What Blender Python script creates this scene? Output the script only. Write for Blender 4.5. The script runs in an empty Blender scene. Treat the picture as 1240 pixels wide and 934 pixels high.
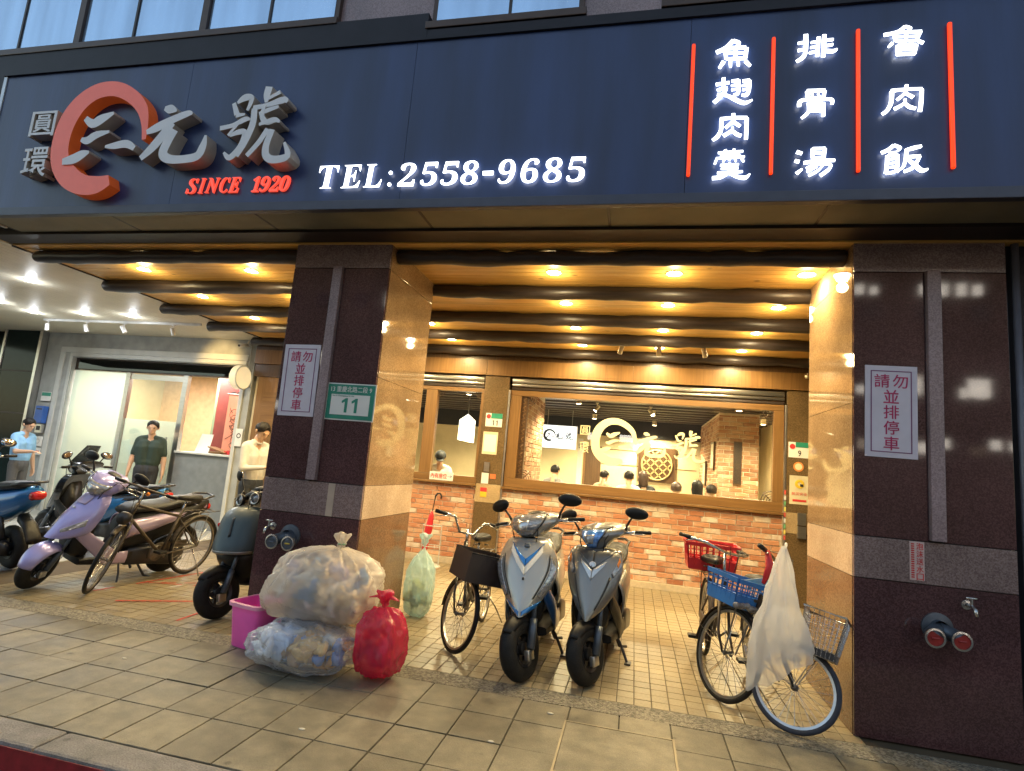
import bpy, bmesh, math, random
from mathutils import Vector, Matrix, Euler
random.seed(7)
PI = math.pi
R = math.radians
SC = bpy.context.scene
COL = SC.collection

# ------------------------------------------------------------------ camera
YAW, PITCH, ROLL, FPX = -0.2231, 0.1408, 0.0853, 685.0
cd = bpy.data.cameras.new('camera'); cam = bpy.data.objects.new('camera', cd); COL.objects.link(cam)
_f = Vector((math.sin(YAW)*math.cos(PITCH), math.cos(YAW)*math.cos(PITCH), math.sin(PITCH)))
_r = Vector((math.cos(YAW), -math.sin(YAW), 0)); _u = _r.cross(_f)
_r2 = _r*math.cos(ROLL) + _u*math.sin(ROLL); _u2 = -_r*math.sin(ROLL) + _u*math.cos(ROLL)
cam.matrix_world = Matrix(((_r2.x, _u2.x, -_f.x, 0.716), (_r2.y, _u2.y, -_f.y, -4.283), (_r2.z, _u2.z, -_f.z, 1.515), (0, 0, 0, 1)))
cd.sensor_fit = 'HORIZONTAL'; cd.sensor_width = 36.0; cd.lens = 36.0*FPX/1240.0
cd.clip_start = 0.05; cd.clip_end = 2000
SC.camera = cam

# ------------------------------------------------------------------ sky, sun, exposure (dusk)
world = bpy.data.worlds.new('World'); SC.world = world; world.use_nodes = True
nt = world.node_tree; nt.nodes.clear()
sky = nt.nodes.new('ShaderNodeTexSky'); sky.sky_type = 'NISHITA'; sky.sun_disc = False
SUN_EL, SUN_AZ = R(5.0), R(20.0)            # the sun is going down behind the building
sky.sun_elevation = SUN_EL; sky.sun_rotation = SUN_AZ; sky.air_density = 1.0; sky.dust_density = 0.6; sky.ozone_density = 1.6
bg = nt.nodes.new('ShaderNodeBackground'); bg.inputs['Strength'].default_value = 0.15
wo = nt.nodes.new('ShaderNodeOutputWorld')
hsv = nt.nodes.new('ShaderNodeHueSaturation'); hsv.inputs['Saturation'].default_value = 0.72; nt.links.new(sky.outputs[0], hsv.inputs['Color']); nt.links.new(hsv.outputs[0], bg.inputs['Color']); nt.links.new(bg.outputs[0], wo.inputs['Surface'])
sl = bpy.data.lights.new('sun', 'SUN'); sl.energy = 0.3; sl.angle = R(6); sl.color = (1, 0.8, 0.6)
sun = bpy.data.objects.new('sun', sl); COL.objects.link(sun)
_sd = Vector((math.sin(SUN_AZ)*math.cos(SUN_EL), math.cos(SUN_AZ)*math.cos(SUN_EL), math.sin(SUN_EL)))
sun.rotation_euler = (-_sd).to_track_quat('-Z', 'Y').to_euler(); sun.location = (5, 30, 12)
vs = SC.view_settings; vs.view_transform = 'Standard'; vs.look = 'None'; vs.exposure = 2.05; vs.gamma = 1.0; vs.use_curve_mapping = False
SC.render.engine = 'CYCLES'
SC.cycles.use_denoising = True; SC.cycles.max_bounces = 6; SC.cycles.diffuse_bounces = 3; SC.cycles.glossy_bounces = 3; SC.cycles.transparent_max_bounces = 12
SC.cycles.sample_clamp_indirect = 4.0; SC.cycles.caustics_reflective = False; SC.cycles.caustics_refractive = False

# ------------------------------------------------------------------ materials
MATS = {}
def _new(name):
    m = bpy.data.materials.new(name); m.use_nodes = True
    n = m.node_tree.nodes; l = m.node_tree.links
    return m, n, l, n['Principled BSDF']
def _in(b, k, v):
    if k in b.inputs: b.inputs[k].default_value = v
def rgba(c): return (c[0], c[1], c[2], 1.0)
def mat(name, col, rough=0.5, metal=0.0, var=0.12, scale=8.0, bump=0.0, bscale=60.0, coat=0.0, stretch=None, rnd=0.0, col2=None, spec=None, detail=4.0, ramp=(0.3, 0.7), emit=None, es=0.0, alpha=None, trans=None):
    """procedural colour: noise between two tones, optional per-object random tone, fine bump"""
    if name in MATS: return MATS[name]
    m, n, l, b = _new(name)
    _in(b, 'Roughness', rough); _in(b, 'Metallic', metal); _in(b, 'Coat Weight', coat); _in(b, 'Coat Roughness', 0.08)
    if spec is not None: _in(b, 'Specular IOR Level', spec)
    tc = n.new('ShaderNodeTexCoord'); src = tc.outputs['Object']
    if stretch:
        mp = n.new('ShaderNodeMapping'); mp.inputs['Scale'].default_value = stretch; l.new(src, mp.inputs['Vector']); src = mp.outputs['Vector']
    no = n.new('ShaderNodeTexNoise'); no.inputs['Scale'].default_value = scale; no.inputs['Detail'].default_value = detail; l.new(src, no.inputs['Vector'])
    cr = n.new('ShaderNodeValToRGB'); cr.color_ramp.elements[0].position = ramp[0]; cr.color_ramp.elements[1].position = ramp[1]
    if col2 is None:
        c1 = [max(0, x*(1-var)) for x in col]; c2 = [min(1, x*(1+var)) for x in col]
    else: c1, c2 = col, col2
    cr.color_ramp.elements[0].color = rgba(c1); cr.color_ramp.elements[1].color = rgba(c2)
    l.new(no.outputs['Fac'], cr.inputs['Fac']); out = cr.outputs['Color']
    if rnd:
        oi = n.new('ShaderNodeObjectInfo'); hs = n.new('ShaderNodeHueSaturation')
        mr = n.new('ShaderNodeMapRange'); mr.inputs['To Min'].default_value = 1-rnd; mr.inputs['To Max'].default_value = 1+rnd
        l.new(oi.outputs['Random'], mr.inputs['Value']); l.new(mr.outputs['Result'], hs.inputs['Value']); l.new(out, hs.inputs['Color']); out = hs.outputs['Color']
    l.new(out, b.inputs['Base Color'])
    if bump:
        nb = n.new('ShaderNodeTexNoise'); nb.inputs['Scale'].default_value = bscale; nb.inputs['Detail'].default_value = 5; l.new(src, nb.inputs['Vector'])
        bp = n.new('ShaderNodeBump'); bp.inputs['Strength'].default_value = bump; bp.inputs['Distance'].default_value = 0.01
        l.new(nb.outputs['Fac'], bp.inputs['Height']); l.new(bp.outputs['Normal'], b.inputs['Normal'])
    if emit is not None:
        _in(b, 'Emission Color', rgba(emit)); _in(b, 'Emission Strength', es)
    if alpha is not None: _in(b, 'Alpha', alpha)
    if trans is not None: _in(b, 'Transmission Weight', trans)
    MATS[name] = m
    return m
def emis(name, col, s):
    if name in MATS: return MATS[name]
    m, n, l, b = _new(name); _in(b, 'Base Color', rgba(col)); _in(b, 'Roughness', 0.4); _in(b, 'Emission Color', rgba(col)); _in(b, 'Emission Strength', s)
    MATS[name] = m; return m
def glassmat(name, tint=(0.95, 0.98, 0.97), refl=1.0, rough=0.0, milk=0.0, milkcol=(0.7, 0.8, 0.78)):
    """thin sheet glass: what is behind shows through, surroundings reflect by Fresnel; milk adds a frosted film"""
    if name in MATS: return MATS[name]
    m, n, l, b = _new(name); n.remove(b)
    o = n['Material Output']
    tr = n.new('ShaderNodeBsdfTransparent'); tr.inputs['Color'].default_value = rgba(tint)
    gl = n.new('ShaderNodeBsdfGlossy'); gl.inputs['Roughness'].default_value = rough; gl.inputs['Color'].default_value = (refl, refl, refl, 1)
    fr = n.new('ShaderNodeFresnel'); fr.inputs['IOR'].default_value = 1.5
    gb = n.new('ShaderNodeNewGeometry'); gm_ = n.new('ShaderNodeMath'); gm_.operation = 'MULTIPLY_ADD'; gm_.inputs[1].default_value = -0.8333; gm_.inputs[2].default_value = 1.5; l.new(gb.outputs['Backfacing'], gm_.inputs[0]); l.new(gm_.outputs[0], fr.inputs['IOR'])   # same Fresnel from both sides of a thin sheet
    mx = n.new('ShaderNodeMixShader'); l.new(fr.outputs[0], mx.inputs[0])
    base = tr.outputs[0]
    if milk:
        df = n.new('ShaderNodeBsdfDiffuse'); df.inputs['Color'].default_value = rgba(milkcol)
        tl = n.new('ShaderNodeBsdfTranslucent'); tl.inputs['Color'].default_value = rgba(milkcol)
        ad = n.new('ShaderNodeMixShader'); ad.inputs[0].default_value = 0.5; l.new(df.outputs[0], ad.inputs[1]); l.new(tl.outputs[0], ad.inputs[2])
        mm = n.new('ShaderNodeMixShader'); mm.inputs[0].default_value = milk; l.new(tr.outputs[0], mm.inputs[1]); l.new(ad.outputs[0], mm.inputs[2]); base = mm.outputs[0]
    l.new(base, mx.inputs[1]); l.new(gl.outputs[0], mx.inputs[2]); l.new(mx.outputs[0], o.inputs['Surface'])
    MATS[name] = m; return m
def bagmat(name, col, opac=0.45, bump=0.6, scale=9.0, rough=0.28):
    """thin crumpled plastic film: part clear, part milky, glossy creases"""
    if name in MATS: return MATS[name]
    m, n, l, b = _new(name); n.remove(b); o = n['Material Output']
    tc = n.new('ShaderNodeTexCoord')
    nb = n.new('ShaderNodeTexNoise'); nb.inputs['Scale'].default_value = scale; nb.inputs['Detail'].default_value = 6; nb.inputs['Roughness'].default_value = 0.62; nb.inputs['Distortion'].default_value = 1.2
    l.new(tc.outputs['Object'], nb.inputs['Vector'])
    bp = n.new('ShaderNodeBump'); bp.inputs['Strength'].default_value = bump; bp.inputs['Distance'].default_value = 0.03; l.new(nb.outputs['Fac'], bp.inputs['Height'])
    tr = n.new('ShaderNodeBsdfTransparent'); tr.inputs['Color'].default_value = rgba([0.5+0.5*c for c in col])
    df = n.new('ShaderNodeBsdfDiffuse'); df.inputs['Color'].default_value = rgba(col); 
    tl = n.new('ShaderNodeBsdfTranslucent'); tl.inputs['Color'].default_value = rgba(col); 
    a = n.new('ShaderNodeMixShader'); a.inputs[0].default_value = 0.55; l.new(df.outputs[0], a.inputs[1]); l.new(tl.outputs[0], a.inputs[2])
    lw = n.new('ShaderNodeLayerWeight'); lw.inputs['Blend'].default_value = 0.35
    mr = n.new('ShaderNodeMapRange'); mr.inputs['To Min'].default_value = opac; mr.inputs['To Max'].default_value = min(1, opac+0.45); l.new(lw.outputs['Facing'], mr.inputs['Value'])
    b2 = n.new('ShaderNodeMixShader'); l.new(mr.outputs[0], b2.inputs[0]); l.new(tr.outputs[0], b2.inputs[1]); l.new(a.outputs[0], b2.inputs[2])
    gl = n.new('ShaderNodeBsdfGlossy'); gl.inputs['Roughness'].default_value = rough; l.new(bp.outputs[0], gl.inputs['Normal'])
    fr = n.new('ShaderNodeFresnel'); fr.inputs['IOR'].default_value = 1.5; l.new(bp.outputs[0], fr.inputs['Normal'])
    gb = n.new('ShaderNodeNewGeometry'); gm_ = n.new('ShaderNodeMath'); gm_.operation = 'MULTIPLY_ADD'; gm_.inputs[1].default_value = -0.8333; gm_.inputs[2].default_value = 1.5; l.new(gb.outputs['Backfacing'], gm_.inputs[0]); l.new(gm_.outputs[0], fr.inputs['IOR'])   # same Fresnel from both sides of a thin sheet
    c = n.new('ShaderNodeMixShader'); l.new(fr.outputs[0], c.inputs[0]); l.new(b2.outputs[0], c.inputs[1]); l.new(gl.outputs[0], c.inputs[2])
    l.new(c.outputs[0], o.inputs['Surface']); MATS[name] = m; return m
def granite(name, c1, c2, c3, rough=0.12, scale=130.0):
    """polished speckled stone"""
    m, n, l, b = _new(name); _in(b, 'Roughness', rough)
    c1 = [0.55*x+0.45*y for x, y in zip(c1, c2)]; c3 = [0.55*x+0.45*y for x, y in zip(c3, c2)]
    tc = n.new('ShaderNodeTexCoord')
    v = n.new('ShaderNodeTexVoronoi'); v.inputs['Scale'].default_value = scale; l.new(tc.outputs['Object'], v.inputs['Vector'])
    cr = n.new('ShaderNodeValToRGB'); e = cr.color_ramp.elements; e[0].position = 0.15; e[0].color = rgba(c1); e[1].position = 0.85; e[1].color = rgba(c3)
    k = e.new(0.5); k.color = rgba(c2); sp = n.new('ShaderNodeSeparateColor'); l.new(v.outputs['Color'], sp.inputs[0]); l.new(sp.outputs[0], cr.inputs['Fac'])
    no = n.new('ShaderNodeTexNoise'); no.inputs['Scale'].default_value = 2.2; no.inputs['Detail'].default_value = 6; l.new(tc.outputs['Object'], no.inputs['Vector'])
    mr = n.new('ShaderNodeMapRange'); mr.inputs['From Min'].default_value = 0.3; mr.inputs['From Max'].default_value = 0.7; mr.inputs['To Min'].default_value = 0.8; mr.inputs['To Max'].default_value = 1.2; l.new(no.outputs['Fac'], mr.inputs['Value'])
    hs = n.new('ShaderNodeHueSaturation'); l.new(mr.outputs[0], hs.inputs['Value']); l.new(cr.outputs[0], hs.inputs['Color']); l.new(hs.outputs[0], b.inputs['Base Color'])
    r2 = n.new('ShaderNodeMapRange'); r2.inputs['To Min'].default_value = rough*0.6; r2.inputs['To Max'].default_value = rough*2.0; l.new(no.outputs['Fac'], r2.inputs['Value']); l.new(r2.outputs[0], b.inputs['Roughness'])
    MATS[name] = m; return m
def wood(name, c1, c2, scale=3.0, axis='Z', rough=0.4, rnd=0.12, knots=False):
    """grain stretched along one axis"""
    st = {'X': (0.6, 14, 14), 'Y': (14, 0.6, 14), 'Z': (14, 14, 0.6)}[axis]
    m, n, l, b = _new(name); _in(b, 'Roughness', rough)
    tc = n.new('ShaderNodeTexCoord'); oi = n.new('ShaderNodeObjectInfo')
    ad = n.new('ShaderNodeVectorMath'); ad.operation = 'ADD'; cb = n.new('ShaderNodeCombineXYZ'); mu = n.new('ShaderNodeMath'); mu.operation = 'MULTIPLY'; mu.inputs[1].default_value = 37.0
    l.new(oi.outputs['Random'], mu.inputs[0]); l.new(mu.outputs[0], cb.inputs[0]); l.new(mu.outputs[0], cb.inputs[1]); l.new(mu.outputs[0], cb.inputs[2])
    l.new(tc.outputs['Object'], ad.inputs[0]); l.new(cb.outputs[0], ad.inputs[1])
    mp = n.new('ShaderNodeMapping'); mp.inputs['Scale'].default_value = st; l.new(ad.outputs[0], mp.inputs['Vector'])
    no = n.new('ShaderNodeTexNoise'); no.inputs['Scale'].default_value = scale; no.inputs['Detail'].default_value = 7; no.inputs['Roughness'].default_value = 0.65; no.inputs['Distortion'].default_value = 0.5; l.new(mp.outputs[0], no.inputs['Vector'])
    cr = n.new('ShaderNodeValToRGB'); e = cr.color_ramp.elements; e[0].position = 0.3; e[0].color = rgba(c1); e[1].position = 0.68; e[1].color = rgba(c2); l.new(no.outputs['Fac'], cr.inputs['Fac'])
    out = cr.outputs[0]
    if knots:
        v = n.new('ShaderNodeTexVoronoi'); v.inputs['Scale'].default_value = 2.6; l.new(ad.outputs[0], v.inputs['Vector'])
        k = n.new('ShaderNodeMapRange'); k.inputs['From Min'].default_value = 0.03; k.inputs['From Max'].default_value = 0.09; k.inputs['To Min'].default_value = 0.45; k.inputs['To Max'].default_value = 1.0; l.new(v.outputs['Distance'], k.inputs['Value'])
        h2 = n.new('ShaderNodeHueSaturation'); l.new(k.outputs[0], h2.inputs['Value']); l.new(out, h2.inputs['Color']); out = h2.outputs[0]
    mr = n.new('ShaderNodeMapRange'); mr.inputs['To Min'].default_value = 1-rnd; mr.inputs['To Max'].default_value = 1+rnd; l.new(oi.outputs['Random'], mr.inputs['Value'])
    hs = n.new('ShaderNodeHueSaturation'); l.new(mr.outputs[0], hs.inputs['Value']); l.new(out, hs.inputs['Color']); l.new(hs.outputs[0], b.inputs['Base Color'])
    bp = n.new('ShaderNodeBump'); bp.inputs['Strength'].default_value = 0.15; bp.inputs['Distance'].default_value = 0.005; l.new(no.outputs['Fac'], bp.inputs['Height']); l.new(bp.outputs[0], b.inputs['Normal'])
    MATS[name] = m; return m
def brickmat(name, stops, rough=0.85):
    """each brick picks its own tone; mottled, pitted surface"""
    m, n, l, b = _new(name); _in(b, 'Roughness', rough)
    oi = n.new('ShaderNodeObjectInfo'); tc = n.new('ShaderNodeTexCoord')
    ge = n.new('ShaderNodeNewGeometry')
    no = n.new('ShaderNodeTexNoise'); no.inputs['Scale'].default_value = 13; no.inputs['Detail'].default_value = 6; l.new(ge.outputs['Position'], no.inputs['Vector'])
    ma = n.new('ShaderNodeMath'); ma.operation = 'MULTIPLY_ADD'; ma.inputs[1].default_value = 0.5; ma.inputs[2].default_value = -0.25; l.new(no.outputs['Fac'], ma.inputs[0])
    a2 = n.new('ShaderNodeMath'); a2.operation = 'ADD'; a2.use_clamp = True; l.new(oi.outputs['Random'], a2.inputs[0]); l.new(ma.outputs[0], a2.inputs[1])
    cr = n.new('ShaderNodeValToRGB'); e = cr.color_ramp.elements
    e[0].position = stops[0][0]; e[0].color = rgba(stops[0][1]); e[1].position = stops[-1][0]; e[1].color = rgba(stops[-1][1])
    for p, c in stops[1:-1]: q = e.new(p); q.color = rgba(c)
    l.new(a2.outputs[0], cr.inputs['Fac'])
    lw = n.new('ShaderNodeTexNoise'); lw.inputs['Scale'].default_value = 5.0; lw.inputs['Detail'].default_value = 9; lw.inputs['Roughness'].default_value = 0.7; l.new(ge.outputs['Position'], lw.inputs['Vector'])
    lm = n.new('ShaderNodeMapRange'); lm.inputs['From Min'].default_value = 0.48; lm.inputs['From Max'].default_value = 0.75; lm.inputs['To Min'].default_value = 0.0; lm.inputs['To Max'].default_value = 0.65; l.new(lw.outputs['Fac'], lm.inputs['Value'])
    mx = n.new('ShaderNodeMix'); mx.data_type = 'RGBA'; mx.inputs[7].default_value = (0.58, 0.47, 0.36, 1); l.new(lm.outputs[0], mx.inputs[0]); l.new(cr.outputs[0], mx.inputs[6]); l.new(mx.outputs[2], b.inputs['Base Color'])
    bp = n.new('ShaderNodeBump'); bp.inputs['Strength'].default_value = 0.5; bp.inputs['Distance'].default_value = 0.008
    n2 = n.new('ShaderNodeTexNoise'); n2.inputs['Scale'].default_value = 70; n2.inputs['Detail'].default_value = 5; l.new(ge.outputs['Position'], n2.inputs['Vector'])
    l.new(n2.outputs['Fac'], bp.inputs['Height']); l.new(bp.outputs[0], b.inputs['Normal'])
    MATS[name] = m; return m
def tilemat(name, c1, c2, rough, rnd, stain=0.25, wscale=1.3, grit=170.0, bump=0.3, spots=False):
    """paving: per-piece tone, world-scale stains running over the joints, grit"""
    m, n, l, b = _new(name)
    oi = n.new('ShaderNodeObjectInfo'); ge = n.new('ShaderNodeNewGeometry')
    w = n.new('ShaderNodeTexNoise'); w.inputs['Scale'].default_value = wscale; w.inputs['Detail'].default_value = 8; w.inputs['Roughness'].default_value = 0.6; l.new(ge.outputs['Position'], w.inputs['Vector'])
    g = n.new('ShaderNodeTexNoise'); g.inputs['Scale'].default_value = grit; g.inputs['Detail'].default_value = 3; l.new(ge.outputs['Position'], g.inputs['Vector'])
    cr = n.new('ShaderNodeValToRGB'); e = cr.color_ramp.elements; e[0].position = 0.3; e[0].color = rgba(c1); e[1].position = 0.7; e[1].color = rgba(c2); l.new(g.outputs['Fac'], cr.inputs['Fac'])
    m1 = n.new('ShaderNodeMapRange'); m1.inputs['From Min'].default_value = 0.3; m1.inputs['From Max'].default_value = 0.68; m1.inputs['To Min'].default_value = 1-stain; m1.inputs['To Max'].default_value = 1+stain*0.6; l.new(w.outputs['Fac'], m1.inputs['Value'])
    m2 = n.new('ShaderNodeMapRange'); m2.inputs['To Min'].default_value = 1-rnd; m2.inputs['To Max'].default_value = 1+rnd; l.new(oi.outputs['Random'], m2.inputs['Value'])
    mu = n.new('ShaderNodeMath'); mu.operation = 'MULTIPLY'; l.new(m1.outputs[0], mu.inputs[0]); l.new(m2.outputs[0], mu.inputs[1])
    if spots:
        vo = n.new('ShaderNodeTexVoronoi'); vo.inputs['Scale'].default_value = 4.2; vo.inputs['Randomness'].default_value = 1.0; l.new(ge.outputs['Position'], vo.inputs['Vector'])
        ms = n.new('ShaderNodeMapRange'); ms.inputs['From Min'].default_value = 0.05; ms.inputs['From Max'].default_value = 0.09; ms.inputs['To Min'].default_value = 0.55; ms.inputs['To Max'].default_value = 1.0; l.new(vo.outputs['Distance'], ms.inputs['Value'])
        w2 = n.new('ShaderNodeTexNoise'); w2.inputs['Scale'].default_value = 9.0; w2.inputs['Detail'].default_value = 6; l.new(ge.outputs['Position'], w2.inputs['Vector'])
        m4 = n.new('ShaderNodeMapRange'); m4.inputs['From Min'].default_value = 0.35; m4.inputs['From Max'].default_value = 0.65; m4.inputs['To Min'].default_value = 0.8; m4.inputs['To Max'].default_value = 1.12; l.new(w2.outputs['Fac'], m4.inputs['Value'])
        k1 = n.new('ShaderNodeMath'); k1.operation = 'MULTIPLY'; l.new(ms.outputs[0], k1.inputs[0]); l.new(m4.outputs[0], k1.inputs[1])
        k2 = n.new('ShaderNodeMath'); k2.operation = 'MULTIPLY'; l.new(k1.outputs[0], k2.inputs[0]); l.new(mu.outputs[0], k2.inputs[1]); mu = k2
    hs = n.new('ShaderNodeHueSaturation'); l.new(mu.outputs[0], hs.inputs['Value']); l.new(cr.outputs[0], hs.inputs['Color']); l.new(hs.outputs[0], b.inputs['Base Color'])
    m3 = n.new('ShaderNodeMapRange'); m3.inputs['From Min'].default_value = 0.3; m3.inputs['From Max'].default_value = 0.7; m3.inputs['To Min'].default_value = rough*0.8; m3.inputs['To Max'].default_value = min(1, rough*1.25); l.new(w.outputs['Fac'], m3.inputs['Value']); l.new(m3.outputs[0], b.inputs['Roughness'])
    bp = n.new('ShaderNodeBump'); bp.inputs['Strength'].default_value = bump; bp.inputs['Distance'].default_value = 0.004; l.new(g.outputs['Fac'], bp.inputs['Height']); l.new(bp.outputs[0], b.inputs['Normal'])
    MATS[name] = m; return m

# ------------------------------------------------------------------ mesh helpers
class MB:
    def __init__(s): s.v = []; s.f = []; s.mi = []; s.cur = 0
    def add(s, vs, fs):
        o = len(s.v); s.v += [tuple(x) for x in vs]; s.f += [tuple(i+o for i in f) for f in fs]; s.mi += [s.cur]*len(fs); return s
    def box(s, a, b, M=None):
        x0, y0, z0 = a; x1, y1, z1 = b
        vs = [Vector(p) for p in ((x0,y0,z0),(x1,y0,z0),(x1,y1,z0),(x0,y1,z0),(x0,y0,z1),(x1,y0,z1),(x1,y1,z1),(x0,y1,z1))]
        if M: vs = [M @ p for p in vs]
        return s.add(vs, [(0,3,2,1),(4,5,6,7),(0,1,5,4),(1,2,6,5),(2,3,7,6),(3,0,4,7)])
    def bbox(s, a, b, c=0.01):
        """box with chamfered edges"""
        bm = bmesh.new(); bmesh.ops.create_cube(bm, size=1.0)
        for v in bm.verts: v.co = Vector(((a[0]+b[0])/2+v.co.x*(b[0]-a[0]), (a[1]+b[1])/2+v.co.y*(b[1]-a[1]), (a[2]+b[2])/2+v.co.z*(b[2]-a[2])))
        bmesh.ops.bevel(bm, geom=bm.edges[:], offset=c, segments=2, affect='EDGES', profile=0.6)
        return s.bm(bm)
    def bm(s, bm, M=None):
        bm.verts.index_update(); vs = [(M @ v.co if M else v.co.copy()) for v in bm.verts]; fs = [[v.index for v in f.verts] for f in bm.faces]; bm.free(); return s.add(vs, fs)
    def rings(s, rs, closed=True, cap=True):
        """loft: rs is a list of rings of equal length"""
        n = len(rs[0]); vs = [p for r in rs for p in r]; fs = []
        for i in range(len(rs)-1):
            for j in range(n if closed else n-1):
                k = (j+1) % n; fs.append((i*n+j, i*n+k, (i+1)*n+k, (i+1)*n+j))
        if cap and closed:
            fs.append(tuple(range(n-1, -1, -1))); fs.append(tuple((len(rs)-1)*n+j for j in range(n)))
        return s.add(vs, fs)
    def tube(s, pts, r, n=8, cap=True, closed=False, flat=None):
        """tube along a polyline; r number or list; flat squashes the section across"""
        P = [Vector(p) for p in pts]; m = len(P); rr = r if isinstance(r, (list, tuple)) else [r]*m
        T = []
        for i in range(m):
            if closed: t = P[(i+1) % m]-P[i-1]
            else: t = P[min(i+1, m-1)]-P[max(i-1, 0)]
            T.append(t.normalized() if t.length > 1e-9 else Vector((0, 0, 1)))
        up = Vector((0, 0, 1)) if abs(T[0].z) < 0.9 else Vector((1, 0, 0))
        a = T[0].cross(up).normalized(); rs = []
        for i in range(m):
            a = (a-T[i]*a.dot(T[i])).normalized(); b = T[i].cross(a)
            rs.append([P[i]+(a*math.cos(2*PI*j/n)+b*math.sin(2*PI*j/n)*(flat or 1))*rr[i] for j in range(n)])
        if closed: rs.append(rs[0]); cap = False
        return s.rings(rs, True, cap)
    def lathe(s, prof, n=24, M=None, cap=False):
        """profile (r,h) turned round local z"""
        rs = []
        for r, h in prof:
            ring = [Vector((r*math.cos(2*PI*j/n), r*math.sin(2*PI*j/n), h)) for j in range(n)]
            rs.append([M @ p for p in ring] if M else ring)
        return s.rings(rs, True, cap)
    def ell(s, c, r, nu=16, nv=10, M=None):
        rs = []
        for i in range(nv+1):
            t = PI*i/nv; st = max(math.sin(t), 1e-3)
            ring = [Vector((c[0]+r[0]*st*math.cos(2*PI*j/nu), c[1]+r[1]*st*math.sin(2*PI*j/nu), c[2]-r[2]*math.cos(t))) for j in range(nu)]
            rs.append([M @ p for p in ring] if M else ring)
        return s.rings(rs, True, True)
    def torus(s, c, R_, r, axis=(0, 1, 0), n=32, k=8, squash=1.0):
        ax = Vector(axis).normalized(); q = ax.to_track_quat('Z', 'Y').to_matrix()
        rs = []
        for i in range(n+1):
            a = 2*PI*i/n; d = q @ Vector((math.cos(a), math.sin(a), 0))
            rs.append([Vector(c)+d*(R_+r*math.cos(2*PI*j/k))+ax*(r*squash*math.sin(2*PI*j/k)) for j in range(k)])
        return s.rings(rs, True, False)
    def prism(s, poly, y0, y1, M=None):
        """outline in x,z pushed along y"""
        n = len(poly); vs = [Vector((x, y0, z)) for x, z in poly]+[Vector((x, y1, z)) for x, z in poly]
        if M: vs = [M @ p for p in vs]
        fs = [tuple(range(n)), tuple(range(2*n-1, n-1, -1))]+[(i, i+n, (i+1) % n+n, (i+1) % n) for i in range(n)]
        return s.add(vs, fs)
    def grid(s, fn, nu, nv, thick=None):
        vs = [Vector(fn(i/nu, j/nv)) for j in range(nv+1) for i in range(nu+1)]; w = nu+1
        fs = [(j*w+i, j*w+i+1, (j+1)*w+i+1, (j+1)*w+i) for j in range(nv) for i in range(nu)]
        if thick:
            nn = []
            for j in range(nv+1):
                for i in range(nu+1):
                    a = vs[j*w+min(i+1, nu)]-vs[j*w+max(i-1, 0)]; b = vs[min(j+1, nv)*w+i]-vs[max(j-1, 0)*w+i]
                    c = a.cross(b); nn.append(c.normalized() if c.length > 1e-12 else Vector((0, 0, 1)))
            m = len(vs); vs += [vs[i]-nn[i]*thick for i in range(m)]
            fs += [tuple(m+k for k in reversed(f)) for f in fs]
            edge = [j*w for j in range(nv+1)]+[nv*w+i for i in range(1, nu+1)]+[j*w+nu for j in range(nv-1, -1, -1)]+[i for i in range(nu-1, 0, -1)]
            for k in range(len(edge)):
                a, b = edge[k], edge[(k+1) % len(edge)]; fs.append((a, b, b+m, a+m))
        return s.add(vs, fs)
    def xf(s, M, start=0):
        for i in range(start, len(s.v)): s.v[i] = tuple(M @ Vector(s.v[i]))
        return s
    def mesh(s, name, mats, smooth=False, fix=True):
        me = bpy.data.meshes.new(name); me.from_pydata(s.v, [], s.f)
        ms = mats if isinstance(mats, (list, tuple)) else [mats]
        for m in ms: me.materials.append(m)
        if len(ms) > 1: me.polygons.foreach_set('material_index', s.mi)
        if fix:
            bm = bmesh.new(); bm.from_mesh(me); bmesh.ops.recalc_face_normals(bm, faces=bm.faces); bm.to_mesh(me); bm.free()
        if smooth:
            me.polygons.foreach_set('use_smooth', [True]*len(me.polygons))
            if smooth is not True: me.set_sharp_from_angle(angle=R(smooth))
        me.update(); return me
    def build(s, name, mats, parent=None, smooth=False, loc=None, rot=None):
        return obj(name, s.mesh(name, mats, smooth), parent, loc, rot)
def obj(name, me, parent=None, loc=None, rot=None):
    o = bpy.data.objects.new(name, me); COL.objects.link(o)
    if parent: o.parent = parent
    if loc: o.location = loc
    if rot: o.rotation_euler = rot
    return o
def tag(o, label=None, cat=None, group=None, kind=None):
    if label: o['label'] = label
    if cat: o['category'] = cat
    if group: o['group'] = group
    if kind: o['kind'] = kind
    return o
def thing(name, label, cat, loc=(0, 0, 0), rot=(0, 0, 0), group=None):
    o = bpy.data.objects.new(name, None); COL.objects.link(o); o.location = loc; o.rotation_euler = rot; o.empty_display_size = 0.1
    return tag(o, label, cat, group)
def copy_tree(o, parent=None):
    c = o.copy(); COL.objects.link(c); c.parent = parent
    for ch in list(o.children): copy_tree(ch, c)
    return c
def B(name, a, b, m, parent=None, bev=0.0, smooth=False):
    mb = MB()
    if bev: mb.bbox(a, b, bev)
    else: mb.box(a, b)
    return mb.build(name, m, parent, smooth)
def struct(o): o['kind'] = 'structure'; return o
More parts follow.
